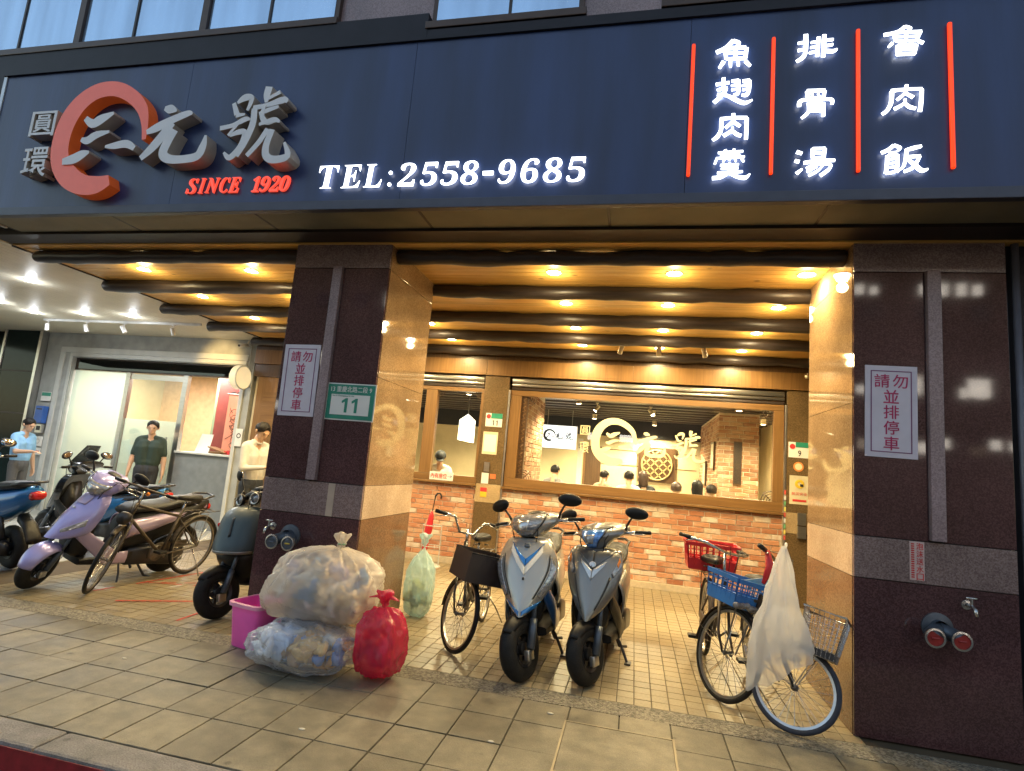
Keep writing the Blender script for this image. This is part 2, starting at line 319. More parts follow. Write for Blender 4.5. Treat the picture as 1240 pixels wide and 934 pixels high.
# text -> mesh (default font with its built-in fallbacks)
_GL = {}
def glyph(ch, bold=0.0, depth=0.02, shear=0.0, res=3):
    """one character as a mesh in x,z (front towards -y), fitted to its own bounds; returns mesh verts/faces and size"""
    key = (ch, bold, depth, shear)
    if key in _GL: return _GL[key]
    cu = bpy.data.curves.new('glyph', 'FONT'); cu.body = ch; cu.size = 1.0; cu.extrude = depth/2; cu.offset = bold; cu.shear = shear; cu.resolution_u = res
    o = bpy.data.objects.new('glyph', cu); COL.objects.link(o)
    dg = bpy.context.evaluated_depsgraph_get(); me = bpy.data.meshes.new_from_object(o.evaluated_get(dg))
    vs = [(v.co.x, -v.co.z, v.co.y) for v in me.vertices]; fs = [tuple(p.vertices) for p in me.polygons]
    bpy.data.objects.remove(o); bpy.data.curves.remove(cu); bpy.data.meshes.remove(me)
    _GL[key] = (vs, fs); return _GL[key]
def put_char(name, ch, m, parent, x0, x1, z0, z1, y, depth=0.02, bold=0.0, shear=0.0, side=None):
    """character stretched into the box x0..x1, z0..z1 with its front face at y (local coordinates of parent)"""
    vs, fs = glyph(ch, bold, 0.1, shear)
    if not vs: return None
    xs = [v[0] for v in vs]; zs = [v[2] for v in vs]; a, b, c, d = min(xs), max(xs), min(zs), max(zs)
    sx = (x1-x0)/max(b-a, 1e-6); sz = (z1-z0)/max(d-c, 1e-6)
    cx, cz = (x0+x1)/2, (z0+z1)/2; mx, mz = (a+b)/2, (c+d)/2
    mb = MB(); mb.add([(cx+(v[0]-mx)*sx, y+(v[1]+0.05)/0.1*depth, cz+(v[2]-mz)*sz) for v in vs], fs)
    if side:
        for i, fc in enumerate(mb.f):
            ys = [mb.v[k][1] for k in fc]; mb.mi[i] = 0 if max(ys)-min(ys) < 1e-4 else 1
        return mb.build(name, [m, side], parent)
    return mb.build(name, m, parent)
def put_text(name, txt, m, parent, x0, x1, z0, z1, y, depth=0.004, bold=0.0, shear=0.0):
    vs, fs = glyph(txt, bold, 0.1, shear)
    if not vs: return None
    xs = [v[0] for v in vs]; zs = [v[2] for v in vs]; a, b, c, d = min(xs), max(xs), min(zs), max(zs)
    sx = (x1-x0)/(b-a); sz = (z1-z0)/(d-c)
    mb = MB(); mb.add([(x0+(v[0]-a)*sx, y+(v[1]+0.05)/0.1*depth, z0+(v[2]-c)*sz) for v in vs], fs)
    return mb.build(name, m, parent)
def brush(strokes, y0, y1, step=0.0015):
    """calligraphy strokes: each a list of (x, z, halfwidth); every stroke its own slab, fronts 1.5 mm apart"""
    mb = MB()
    for k, st in enumerate(strokes):
        # smooth the stroke with Catmull-Rom
        P = []
        for i in range(len(st)-1):
            p0 = st[max(i-1, 0)]; p1 = st[i]; p2 = st[i+1]; p3 = st[min(i+2, len(st)-1)]
            for q in range(5):
                t = q/5; P.append(tuple(0.5*((2*p1[c])+(-p0[c]+p2[c])*t+(2*p0[c]-5*p1[c]+4*p2[c]-p3[c])*t*t+(-p0[c]+3*p1[c]-3*p2[c]+p3[c])*t**3) for c in range(3)))
        P.append(st[-1]); L = []; Rr = []
        for i, p in enumerate(P):
            a = P[max(i-1, 0)]; b = P[min(i+1, len(P)-1)]; d = Vector((b[0]-a[0], b[1]-a[1])).normalized(); nn = Vector((-d.y, d.x)); w = max(p[2], 0.002)
            L.append((p[0]+nn.x*w, p[1]+nn.y*w)); Rr.append((p[0]-nn.x*w, p[1]-nn.y*w))
        f = y0-step*k; n = len(P); vs = []
        for q in range(n): vs += [(L[q][0], f, L[q][1]), (Rr[q][0], f, Rr[q][1]), (L[q][0], y1, L[q][1]), (Rr[q][0], y1, Rr[q][1])]
        fs = []
        for q in range(n-1):
            a, b = 4*q, 4*q+4; fs += [(a, b, b+1, a+1), (a+2, a+3, b+3, b+2), (a, a+2, b+2, b), (a+1, b+1, b+3, a+3)]
        fs += [(0, 1, 3, 2), (4*n-4, 4*n-2, 4*n-1, 4*n-3)]
        mb.add(vs, fs)
    return mb

# ---- lettering tables (metres on the sign)
CIRC = [[(-3.38, 3.921, 0.022), (-3.398, 4.057, 0.038), (-3.456, 4.204, 0.06), (-3.586, 4.326, 0.07), (-3.758, 4.403, 0.077), (-3.942, 4.399, 0.086), (-4.092, 4.317, 0.096), (-4.192, 4.182, 0.106), (-4.238, 4.019, 0.106), (-4.236, 3.855, 0.106), (-4.185, 3.722, 0.109), (-4.072, 3.606, 0.112), (-3.926, 3.538, 0.101), (-3.779, 3.531, 0.091), (-3.653, 3.57, 0.054)]]
SAN = [[(-4.012, 4.139, 0.023), (-3.925, 4.085, 0.04), (-3.841, 4.121, 0.044), (-3.724, 4.172, 0.013)], [(-4.013, 3.943, 0.018), (-3.945, 3.931, 0.036), (-3.863, 3.976, 0.035), (-3.732, 4.002, 0.011)], [(-4.166, 3.746, 0.028), (-4.055, 3.766, 0.046), (-3.971, 3.803, 0.041), (-3.902, 3.825, 0.011)], [(-3.747, 3.866, 0.011), (-3.657, 3.87, 0.03), (-3.534, 3.881, 0.035), (-3.445, 3.837, 0.022)]]
YUAN = [[(-3.222, 4.187, 0.018), (-3.161, 4.176, 0.04), (-3.098, 4.159, 0.01)], [(-3.357, 3.978, 0.022), (-3.254, 4.02, 0.04), (-3.119, 4.08, 0.035), (-2.983, 4.126, 0.028), (-2.939, 4.12, 0.01)], [(-3.121, 4.053, 0.038), (-3.193, 3.937, 0.043), (-3.275, 3.834, 0.04), (-3.367, 3.745, 0.025)], [(-3.078, 3.984, 0.035), (-3.13, 3.881, 0.042), (-3.154, 3.783, 0.042), (-3.093, 3.732, 0.038), (-2.962, 3.723, 0.035), (-2.824, 3.744, 0.037), (-2.783, 3.826, 0.034), (-2.773, 3.923, 0.01)]]
HAO = [[(-2.563, 4.193, 0.017), (-2.518, 4.092, 0.024)], [(-2.528, 4.191, 0.013), (-2.467, 4.233, 0.031), (-2.403, 4.222, 0.023), (-2.426, 4.12, 0.013)], [(-2.523, 4.08, 0.02), (-2.441, 4.088, 0.01)], [(-2.65, 3.976, 0.02), (-2.535, 3.996, 0.019), (-2.434, 4.042, 0.024), (-2.385, 4.039, 0.008)], [(-2.547, 3.906, 0.013), (-2.47, 3.934, 0.024), (-2.413, 3.925, 0.023), (-2.434, 3.811, 0.026), (-2.514, 3.719, 0.026), (-2.577, 3.766, 0.01)], [(-2.483, 4.012, 0.013), (-2.561, 3.907, 0.013)], [(-2.254, 4.31, 0.032), (-2.263, 4.239, 0.03), (-2.259, 4.174, 0.013)], [(-2.244, 4.206, 0.013), (-2.145, 4.257, 0.017)], [(-2.367, 4.129, 0.024), (-2.248, 4.148, 0.019), (-2.107, 4.184, 0.03), (-2.07, 4.162, 0.01)], [(-2.353, 4.128, 0.026), (-2.349, 3.986, 0.029), (-2.398, 3.835, 0.03), (-2.446, 3.722, 0.017)], [(-2.303, 4.074, 0.017), (-2.214, 4.107, 0.019), (-2.138, 4.128, 0.013)], [(-2.261, 4.149, 0.012), (-2.274, 4.059, 0.02), (-2.223, 3.999, 0.023), (-2.119, 4.012, 0.01)], [(-2.288, 3.983, 0.013), (-2.159, 4.014, 0.023), (-2.103, 3.992, 0.007)], [(-2.2, 3.94, 0.022), (-2.262, 3.829, 0.023), (-2.351, 3.719, 0.02)], [(-2.159, 3.932, 0.025), (-2.191, 3.8, 0.029), (-2.176, 3.712, 0.031), (-2.105, 3.678, 0.032), (-1.991, 3.705, 0.028), (-2.036, 3.819, 0.01)]]
TEL = [('T', -1.771, -1.601), ('E', -1.573, -1.414), ('L', -1.387, -1.237), (':', -1.203, -1.143), ('2', -1.11, -0.971), ('5', -0.932, -0.802), ('5', -0.776, -0.642), ('8', -0.623, -0.492), ('-', -0.461, -0.374), ('9', -0.344, -0.216), ('6', -0.18, -0.048), ('8', -0.019, 0.116), ('5', 0.145, 0.278)]
SINCE = [('S', -2.962, -2.859), ('I', -2.843, -2.788), ('N', -2.78, -2.655), ('C', -2.647, -2.562), ('E', -2.562, -2.463), ('1', -2.349, -2.289), ('9', -2.281, -2.192), ('2', -2.192, -2.104), ('0', -2.104, -2.016)]
CIRC = [[(x, z, w/1.15) for x, z, w in st] for st in CIRC]
LX0, LX1, LZ0, LZ1 = -4.32, -1.97, 3.45, 4.46   # bounds of the whole logo
MENU = [[[(1.213,4.477,0.0117),(1.167,4.425,0.0117),(1.108,4.395,0.0117)],[(1.213,4.474,0.0108),(1.252,4.452,0.0092),(1.231,4.422,0.0067)],[(1.164,4.412,0.01),(1.172,4.342,0.0092)],[(1.172,4.421,0.0092),(1.295,4.417,0.01)],[(1.3,4.413,0.0108),(1.294,4.339,0.01)],[(1.172,4.341,0.0067),(1.294,4.337,0.0083)],[(1.173,4.383,0.0058),(1.291,4.378,0.0058)],[(1.231,4.416,0.0092),(1.232,4.341,0.0092)],[(1.156,4.322,0.0117),(1.131,4.277,0.0083)],[(1.199,4.321,0.0092),(1.202,4.278,0.0067)],[(1.247,4.319,0.0092),(1.252,4.283,0.0067)],[(1.295,4.314,0.0092),(1.325,4.277,0.0067)]],[[(1.113,4.157,0.0092),(1.198,4.166,0.0083)],[(1.16,4.203,0.01),(1.16,4.113,0.0092)],[(1.122,4.113,0.0083),(1.178,4.126,0.0092),(1.15,4.071,0.0108),(1.104,4.025,0.0108)],[(1.123,4.082,0.0083),(1.182,4.072,0.0083),(1.241,4.037,0.0108),(1.295,4.01,0.01),(1.344,4.029,0.0042)],[(1.211,4.175,0.0067),(1.256,4.177,0.0083)],[(1.256,4.177,0.0092),(1.256,4.088,0.0092),(1.227,4.073,0.0058)],[(1.21,4.141,0.005),(1.241,4.145,0.0058)],[(1.213,4.11,0.0058),(1.245,4.114,0.005)],[(1.28,4.17,0.0067),(1.325,4.173,0.0067)],[(1.325,4.169,0.0083),(1.321,4.096,0.01),(1.304,4.067,0.0092),(1.277,4.07,0.0058)],[(1.278,4.136,0.0058),(1.31,4.14,0.005)],[(1.282,4.105,0.005),(1.313,4.109,0.005)]],[[(1.229,3.938,0.01),(1.23,3.875,0.0083)],[(1.148,3.903,0.0092),(1.229,3.908,0.0083),(1.316,3.903,0.0092)],[(1.156,3.903,0.0108),(1.155,3.824,0.0108),(1.133,3.777,0.0108),(1.105,3.754,0.0083)],[(1.313,3.9,0.0108),(1.313,3.816,0.01),(1.312,3.751,0.01)],[(1.227,3.881,0.0083),(1.184,3.838,0.0083)],[(1.227,3.881,0.0083),(1.273,3.845,0.0083)],[(1.226,3.839,0.0058),(1.221,3.815,0.0083),(1.172,3.781,0.01)],[(1.221,3.821,0.0058),(1.253,3.789,0.0092),(1.282,3.776,0.0083)]],[[(1.186,3.682,0.0083),(1.192,3.664,0.005)],[(1.241,3.686,0.0067),(1.237,3.665,0.0058)],[(1.142,3.662,0.0058),(1.296,3.667,0.0058)],[(1.156,3.643,0.0042),(1.278,3.644,0.0042)],[(1.13,3.622,0.0058),(1.307,3.628,0.0058)],[(1.213,3.666,0.005),(1.214,3.607,0.0058)],[(1.133,3.613,0.0067),(1.123,3.583,0.0058)],[(1.184,3.612,0.005),(1.175,3.596,0.005)],[(1.248,3.613,0.0042),(1.255,3.596,0.0042)],[(1.289,3.614,0.0058),(1.303,3.592,0.0042)],[(1.158,3.572,0.0058),(1.272,3.574,0.0058)],[(1.164,3.548,0.0042),(1.27,3.549,0.0042)],[(1.215,3.589,0.0058),(1.215,3.518,0.0058)],[(1.141,3.519,0.0058),(1.297,3.524,0.005)],[(1.209,3.515,0.0067),(1.163,3.489,0.0092),(1.111,3.483,0.0092)],[(1.219,3.515,0.0067),(1.267,3.488,0.0083),(1.313,3.48,0.0092),(1.341,3.504,0.0033)]],[[(1.664,4.479,0.0117),(1.666,4.374,0.01),(1.653,4.32,0.0108),(1.611,4.287,0.0092)],[(1.617,4.418,0.0067),(1.68,4.425,0.0083)],[(1.617,4.366,0.0083),(1.676,4.373,0.0067)],[(1.741,4.453,0.0092),(1.734,4.314,0.01)],[(1.696,4.417,0.0058),(1.736,4.42,0.0058)],[(1.693,4.381,0.0058),(1.734,4.383,0.0058)],[(1.686,4.342,0.0067),(1.731,4.35,0.0067)],[(1.775,4.465,0.01),(1.769,4.308,0.0108)],[(1.781,4.425,0.0067),(1.829,4.427,0.0058)],[(1.781,4.385,0.0058),(1.826,4.391,0.0058)],[(1.782,4.349,0.0083),(1.826,4.342,0.0092),(1.851,4.355,0.0042)]],[[(1.675,4.072,0.0092),(1.783,4.068,0.0092)],[(1.675,4.069,0.0092),(1.682,4.02,0.0083)],[(1.78,4.064,0.0092),(1.774,4.014,0.0067)],[(1.695,4.054,0.0042),(1.712,4.04,0.0042)],[(1.74,4.049,0.0042),(1.748,4.028,0.0042)],[(1.692,4.023,0.0042),(1.764,4.021,0.0042)],[(1.63,3.965,0.01),(1.633,3.998,0.01),(1.676,4.01,0.0067),(1.794,4.005,0.0067),(1.823,3.997,0.0083),(1.823,3.969,0.0083)],[(1.686,3.987,0.0092),(1.687,3.934,0.0083),(1.671,3.904,0.0083),(1.645,3.882,0.0067)],[(1.771,3.982,0.0092),(1.772,3.887,0.0092)],[(1.689,3.982,0.0058),(1.768,3.98,0.005)],[(1.69,3.957,0.005),(1.768,3.956,0.005)],[(1.687,3.93,0.0058),(1.768,3.928,0.0067)]],[[(1.618,3.65,0.01),(1.651,3.636,0.0083)],[(1.608,3.589,0.0092),(1.635,3.58,0.0092)],[(1.652,3.53,0.005),(1.62,3.501,0.01)],[(1.712,3.668,0.0083),(1.713,3.603,0.0083)],[(1.783,3.665,0.0092),(1.777,3.601,0.0083)],[(1.712,3.667,0.0067),(1.786,3.666,0.0067)],[(1.715,3.637,0.005),(1.78,3.635,0.0042)],[(1.713,3.605,0.005),(1.777,3.605,0.0058)],[(1.661,3.571,0.0083),(1.745,3.583,0.0083),(1.841,3.582,0.0067)],[(1.745,3.578,0.0058),(1.678,3.533,0.0067)],[(1.732,3.557,0.005),(1.809,3.558,0.0058),(1.809,3.525,0.0083),(1.758,3.482,0.0092)],[(1.739,3.544,0.0042),(1.681,3.51,0.0067)],[(1.771,3.547,0.0042),(1.739,3.512,0.0067),(1.691,3.484,0.0067)]],[[(2.243,4.481,0.0092),(2.199,4.446,0.0092),(2.123,4.433,0.0092)],[(2.243,4.481,0.0083),(2.275,4.466,0.0067),(2.258,4.448,0.005)],[(2.18,4.44,0.0083),(2.189,4.388,0.0083)],[(2.186,4.444,0.0067),(2.336,4.438,0.0067)],[(2.33,4.436,0.0083),(2.307,4.377,0.0067)],[(2.189,4.384,0.005),(2.304,4.378,0.005)],[(2.189,4.413,0.0042),(2.317,4.407,0.0042)],[(2.252,4.445,0.0058),(2.248,4.379,0.0058)],[(2.17,4.37,0.0083),(2.148,4.345,0.0058)],[(2.22,4.373,0.005),(2.214,4.359,0.0042)],[(2.274,4.37,0.005),(2.279,4.357,0.0042)],[(2.316,4.371,0.0067),(2.344,4.355,0.0067)],[(2.198,4.348,0.0083),(2.197,4.286,0.0067)],[(2.304,4.343,0.0083),(2.293,4.282,0.0067)],[(2.198,4.35,0.0058),(2.304,4.347,0.005)],[(2.204,4.32,0.0042),(2.297,4.318,0.0042)],[(2.194,4.288,0.0067),(2.297,4.285,0.0058)]],[[(2.248,4.075,0.0083),(2.241,4.015,0.0067)],[(2.161,4.039,0.0092),(2.244,4.045,0.0067),(2.333,4.041,0.0083)],[(2.164,4.035,0.0108),(2.16,3.96,0.01),(2.138,3.908,0.01),(2.11,3.883,0.0083)],[(2.33,4.039,0.0092),(2.326,3.957,0.0092),(2.318,3.89,0.01)],[(2.241,4.019,0.0058),(2.194,3.976,0.0083)],[(2.244,4.016,0.0058),(2.283,3.986,0.0083)],[(2.237,3.978,0.0058),(2.231,3.948,0.0067),(2.178,3.913,0.0092)],[(2.234,3.951,0.0058),(2.261,3.923,0.0083),(2.295,3.91,0.0067)]],[[(2.172,3.67,0.0092),(2.14,3.641,0.0092),(2.104,3.623,0.0092)],[(2.172,3.67,0.0083),(2.208,3.652,0.0067),(2.193,3.631,0.005)],[(2.146,3.621,0.0042),(2.187,3.625,0.0042)],[(2.136,3.602,0.0083),(2.132,3.534,0.0083),(2.126,3.485,0.0083)],[(2.193,3.606,0.0067),(2.192,3.528,0.0067)],[(2.139,3.604,0.005),(2.193,3.607,0.005)],[(2.142,3.578,0.0042),(2.19,3.581,0.0042)],[(2.142,3.551,0.0042),(2.19,3.554,0.0033)],[(2.139,3.524,0.0042),(2.192,3.527,0.005)],[(2.126,3.485,0.0067),(2.164,3.491,0.0067),(2.202,3.509,0.0067)],[(2.176,3.508,0.0058),(2.198,3.494,0.0058)],[(2.234,3.633,0.0067),(2.278,3.646,0.0092),(2.322,3.656,0.0067)],[(2.241,3.629,0.0083),(2.234,3.568,0.0067),(2.221,3.523,0.0067),(2.205,3.509,0.0042)],[(2.253,3.59,0.0058),(2.315,3.592,0.0067)],[(2.312,3.588,0.0067),(2.277,3.521,0.0083),(2.227,3.493,0.0067)],[(2.246,3.572,0.005),(2.283,3.536,0.0083),(2.32,3.497,0.0092),(2.354,3.504,0.0042)]]]

# ================================================================== materials of the place
M_asphalt = tilemat('asphalt', (0.035, 0.035, 0.037), (0.065, 0.064, 0.062), 0.75, 0.0, 0.2, 0.8, 220, 0.6)
M_kerb = tilemat('kerb_stone', (0.16, 0.145, 0.135), (0.27, 0.25, 0.235), 0.7, 0.1, 0.5, 2.0, 120, 0.7, True)
M_pave = tilemat('paving_concrete', (0.15, 0.130, 0.088), (0.23, 0.20, 0.140), 0.55, 0.15, 0.5, 1.6, 190, 0.5, True)
M_joint = tilemat('paving_joint', (0.05, 0.045, 0.035), (0.09, 0.08, 0.06), 0.9, 0.0, 0.3, 3.0, 150, 0.6)
M_floor = tilemat('arcade_tile', (0.245, 0.195, 0.115), (0.325, 0.262, 0.16), 0.36, 0.09, 0.30, 1.1, 60, 0.10)
M_floorjoint = mat('arcade_joint', (0.085, 0.062, 0.035), 0.8)
M_floorgrey = tilemat('grey_floor_tile', (0.36, 0.36, 0.35), (0.46, 0.46, 0.44), 0.3, 0.07, 0.22, 1.2, 60, 0.1)
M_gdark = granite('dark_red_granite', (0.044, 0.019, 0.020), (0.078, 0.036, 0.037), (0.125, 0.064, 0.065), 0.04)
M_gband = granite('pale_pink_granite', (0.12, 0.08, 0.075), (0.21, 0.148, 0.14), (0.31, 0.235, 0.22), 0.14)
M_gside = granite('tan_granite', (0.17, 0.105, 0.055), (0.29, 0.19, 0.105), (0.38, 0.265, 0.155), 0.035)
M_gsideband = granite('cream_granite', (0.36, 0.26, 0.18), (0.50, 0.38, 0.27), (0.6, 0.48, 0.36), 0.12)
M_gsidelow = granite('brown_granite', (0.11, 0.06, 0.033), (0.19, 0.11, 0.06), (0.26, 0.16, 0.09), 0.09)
M_gupper = granite('mauve_granite', (0.16, 0.11, 0.12), (0.26, 0.19, 0.20), (0.34, 0.26, 0.27), 0.25)
M_core = mat('dark_grout', (0.03, 0.025, 0.022), 0.8)
M_navy = mat('navy_sign_panel', (0.018, 0.036, 0.115), 0.36, 0.0, 0.38, 2.2, 0.08, 30, stretch=(1.6, 1, 0.22), detail=8)
M_navyedge = mat('grey_sign_edge', (0.055, 0.06, 0.085), 0.4, 0.3)
M_trim = mat('pale_metal_trim', (0.45, 0.47, 0.5), 0.35, 0.6)
M_soffit = mat('olive_soffit', (0.20, 0.185, 0.125), 0.6, 0, 0.15, 3.0, 0.05, 30)
M_darkmetal = mat('dark_brown_metal', (0.035, 0.024, 0.02), 0.45, 0.2)
M_ledge = mat('dark_ledge', (0.012, 0.011, 0.018), 0.5, 0, 0.25, 5, spec=0.3)
M_wfilm = mat('blue_window_film', (0.40, 0.54, 0.72), 0.14, 0.8, 0.16, 1.6, 0.05, 3, stretch=(3, 1, 0.3))
M_wframe = mat('brown_window_frame', (0.06, 0.035, 0.025), 0.35, 0.3)
M_pine = wood('amber_pine_plank', (0.56, 0.31, 0.075), (0.74, 0.47, 0.15), 2.2, 'X', 0.42, 0.10, True)
M_log = wood('black_brown_log', (0.016, 0.012, 0.011), (0.055, 0.042, 0.038), 2.0, 'X', 0.38, 0.1)
M_white = mat('cream_ceiling_strip', (0.70, 0.64, 0.50), 0.5, rnd=0.02, var=0.03)
M_oak = wood('oak_veneer', (0.15, 0.075, 0.024), (0.24, 0.13, 0.045), 2.4, 'Z', 0.36, 0.06)
M_oakx = wood('oak_veneer_level', (0.14, 0.07, 0.023), (0.23, 0.125, 0.043), 2.4, 'X', 0.36, 0.06)
M_darkwood = wood('dark_walnut', (0.05, 0.025, 0.012), (0.10, 0.055, 0.025), 2.4, 'Z', 0.35, 0.05)
M_steel = mat('brushed_steel', (0.55, 0.54, 0.52), 0.28, 0.95, 0.08, 6, stretch=(1, 8, 8))
M_pillar = granite('brown_pillar_stone', (0.07, 0.045, 0.022), (0.13, 0.085, 0.04), (0.19, 0.125, 0.065), 0.16)
M_pillarband = granite('tan_pillar_stone', (0.30, 0.21, 0.11), (0.40, 0.29, 0.16), (0.48, 0.36, 0.21), 0.2)
M_brick = brickmat('reclaimed_brick', [(0.0, (0.34, 0.13, 0.065)), (0.3, (0.45, 0.19, 0.095)), (0.6, (0.52, 0.26, 0.14)), (0.82, (0.56, 0.34, 0.21)), (0.92, (0.60, 0.47, 0.36)), (1.0, (0.66, 0.57, 0.47))])
M_brick2 = brickmat('indoor_brick', [(0.0, (0.22, 0.09, 0.04)), (0.5, (0.36, 0.17, 0.08)), (0.85, (0.42, 0.24, 0.13)), (1.0, (0.5, 0.34, 0.22))])
M_mortar = mat('pale_mortar', (0.62, 0.53, 0.42), 0.95, 0, 0.12, 14, 0.5, 90)
M_curb = mat('cream_stone_plinth', (0.55, 0.46, 0.33), 0.45, 0, 0.12, 20)
M_glass = glassmat('clear_shop_glass', (0.93, 0.95, 0.93))
M_frost = glassmat('frosted_glass', (0.8, 0.86, 0.84), 1, 0.02, 0.55, (0.62, 0.70, 0.66))
M_plaster = mat('cream_plaster', (0.62, 0.52, 0.33), 0.8, 0, 0.08, 3)
M_greywall = mat('grey_stucco', (0.36, 0.37, 0.35), 0.75, 0, 0.16, 5, 0.25, 50)
M_greytrim = mat('pale_grey_trim', (0.52, 0.53, 0.50), 0.6, 0, 0.06, 6)
M_black = mat('black_paint', (0.012, 0.012, 0.013), 0.45)
M_blackplastic = mat('black_plastic', (0.010, 0.010, 0.0105), 0.42, 0, 0.2, 30, 0.05, 200, spec=0.3)
M_paper = mat('white_paper', (0.75, 0.74, 0.70), 0.6, 0, 0.03)
M_char = emis('lit_white_letter', (0.93, 0.97, 1.0), 1.1)
M_charside = mat('letter_side_white', (0.75, 0.75, 0.74), 0.5)
M_redlit = emis('lit_red_bar', (1.0, 0.05, 0.006), 0.30)
M_redlet = emis('lit_red_letter', (1.0, 0.09, 0.05), 0.20)
M_silverface = mat('silver_letter_face', (0.74, 0.74, 0.76), 0.45, 0.0, 0.06, 5)
M_silverside = mat('silver_letter_side', (0.55, 0.47, 0.40), 0.35, 0.3, 0.12, 5)
M_pink = mat('salmon_ring_face', (0.78, 0.16, 0.11), 0.4, 0, 0.05, emit=(0.9, 0.13, 0.08), es=0.035)  # faint emission added to brighten the ring face, likewise its side below
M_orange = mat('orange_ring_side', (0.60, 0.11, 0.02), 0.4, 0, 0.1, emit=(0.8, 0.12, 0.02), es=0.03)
M_lampwarm = emis('warm_lamp_disc', (1.0, 0.90, 0.70), 30.0)
M_lampcool = emis('cool_lamp_disc', (0.88, 0.94, 1.0), 28.0)
M_lampring = mat('lamp_trim_ring', (0.75, 0.70, 0.6), 0.4)

def at_base(root, loc):
    """move a thing's Empty to its base without moving its parts"""
    for c in root.children: c.location = Vector(c.location)-Vector(loc)
    root.location = loc; return root

# ================================================================== ground
road = struct(B('road', (-80, -60, -0.5), (80, -1.905, -0.12), M_asphalt))
kerb = struct(thing('kerb', None, None)); x = -14.0
while x < 8:
    B('kerb_stone', (x+0.003, -1.905+random.uniform(0, 0.006), -0.4), (x+0.997, -1.715, 0.004+random.uniform(-0.004, 0.003)), M_kerb, kerb, 0.018); x += 1.0
M_redkerb = mat('worn_red_kerb_paint', (0.24, 0.018, 0.022), 0.55, 0, 0.35, 14)
rl = thing('red_kerb_line', 'worn dark red painted line along the kerb at the bottom left corner', 'painted line'); B('kerb_side_paint', (-14, -1.9115, -0.115), (8, -1.9075, -0.012), M_redkerb, rl); B('road_paint', (-14, -2.05, -0.1195), (8, -1.9125, -0.116), M_redkerb, rl)
sidewalk = struct(B('sidewalk', (-80, -1.713, -0.4), (80, -0.318, -0.012), M_joint))
TX, TY = 0.3125, 0.337
_pm = {}
for r in range(4):
    for k in range(-14, 13):
        xa = -0.86+TX*k; yb = -0.318-TY*r
        if xa > 3.9: continue
        dep = TY if r < 3 else 1.713-0.318-3*TY
        key = (dep, random.randrange(3))
        if key not in _pm:
            _pm[key] = MB().bbox((0.004, -dep+0.004, -0.03), (TX-0.004, -0.004, 0.0), 0.003).mesh('paving_slab', M_pave)
        o = obj('paving_slab', _pm[key], sidewalk, (xa, yb, random.uniform(-0.003, 0.001)), (random.uniform(-.004, .004), random.uniform(-.004, .004), random.uniform(-.004, .004)))
# slabs to the left that shrink to slivers, and right of the frame
far = MB()
for r in range(4):
    for k in list(range(-60, -14))+list(range(13, 40)):
        xa = -0.86+TX*k; yb = -0.318-TY*r; far.box((xa+0.004, yb-TY+0.004 if r < 3 else -1.711, -0.03), (xa+TX-0.004, yb-0.004, -0.001))
tag(far.build('distant_slab', M_pave, sidewalk), kind='stuff')
M_pebble = None
def pebblemat():
    m, n, l, b = _new('exposed_pebble'); _in(b, 'Roughness', 0.7)
    tc = n.new('ShaderNodeNewGeometry'); v = n.new('ShaderNodeTexVoronoi'); v.inputs['Scale'].default_value = 75; l.new(tc.outputs['Position'], v.inputs['Vector'])
    cr = n.new('ShaderNodeValToRGB'); e = cr.color_ramp.elements; e[0].color = (0.08, 0.07, 0.05, 1); e[1].color = (0.28, 0.25, 0.19, 1); s = n.new('ShaderNodeSeparateColor'); l.new(v.outputs['Color'], s.inputs[0]); l.new(s.outputs[0], cr.inputs['Fac']); l.new(cr.outputs[0], b.inputs['Base Color'])
    bp = n.new('ShaderNodeBump'); bp.invert = True; bp.inputs['Strength'].default_value = 1.0; bp.inputs['Distance'].default_value = 0.006; l.new(v.outputs['Distance'], bp.inputs['Height']); l.new(bp.outputs[0], b.inputs['Normal'])
    return m
M_pebble = pebblemat()
struct(B('pebble_strip', (-80, -0.318, -0.4), (80, -0.112, -0.001), M_pebble))
arc = struct(B('arcade_floor', (-5.62, -0.112, -0.4), (8, 4.2, -0.010), M_floorjoint))
TS = 0.1172
cells = []
for i in range(-50, 29):
    for j in range(0, 37):
        xa = 0.793+TS*i; ya = -0.111+TS*j
        if xa < -5.6 or ya+TS > 4.12: continue
        # hidden under the columns
        if ya < 1.04 and (-2.32 < xa and xa+TS < -1.40): continue
        if ya < 1.04 and xa > 2.1: continue
        cells.append((math.hypot(xa-0.716, ya+4.283)*(1 if xa < 2.16 and xa > -4.4 else 3), xa, ya))
cells.sort()
tm = [MB().bbox((0.003, 0.003, -0.02), (TS-0.003, TS-0.003, 0.0), 0.002).mesh('floor_tile', M_floor) for _ in range(2)]
for q, (d, xa, ya) in enumerate(cells[:300]): obj('floor_tile', tm[q % 2], arc, (xa, ya, random.uniform(-0.0012, 0.0006)))
rest = MB()
for d, xa, ya in cells[300:]:
    dz = random.uniform(-0.0012, 0.0006); rest.box((xa+0.003, ya+0.003, -0.02), (xa+TS-0.003, ya+TS-0.003, dz))
tag(rest.build('distant_tile', M_floor, arc), kind='stuff')
gf = struct(B('grey_arcade_floor', (-80, -0.112, -0.4), (-5.62, 4.4, -0.010), M_joint))
g2 = MB(); 
for i in range(0, 22):
    for j in range(0, 15): xa = -5.63-0.3*(i+1); ya = -0.11+0.3*j; g2.box((xa+0.003, ya+0.003, -0.03), (xa+0.297, ya+0.297, random.uniform(-0.001, 0.001)))
tag(g2.build('grey_tile', M_floorgrey, gf), kind='stuff')
M_redline = mat('worn_red_paint', (0.50, 0.035, 0.015), 0.6, 0, 0.3, 30)
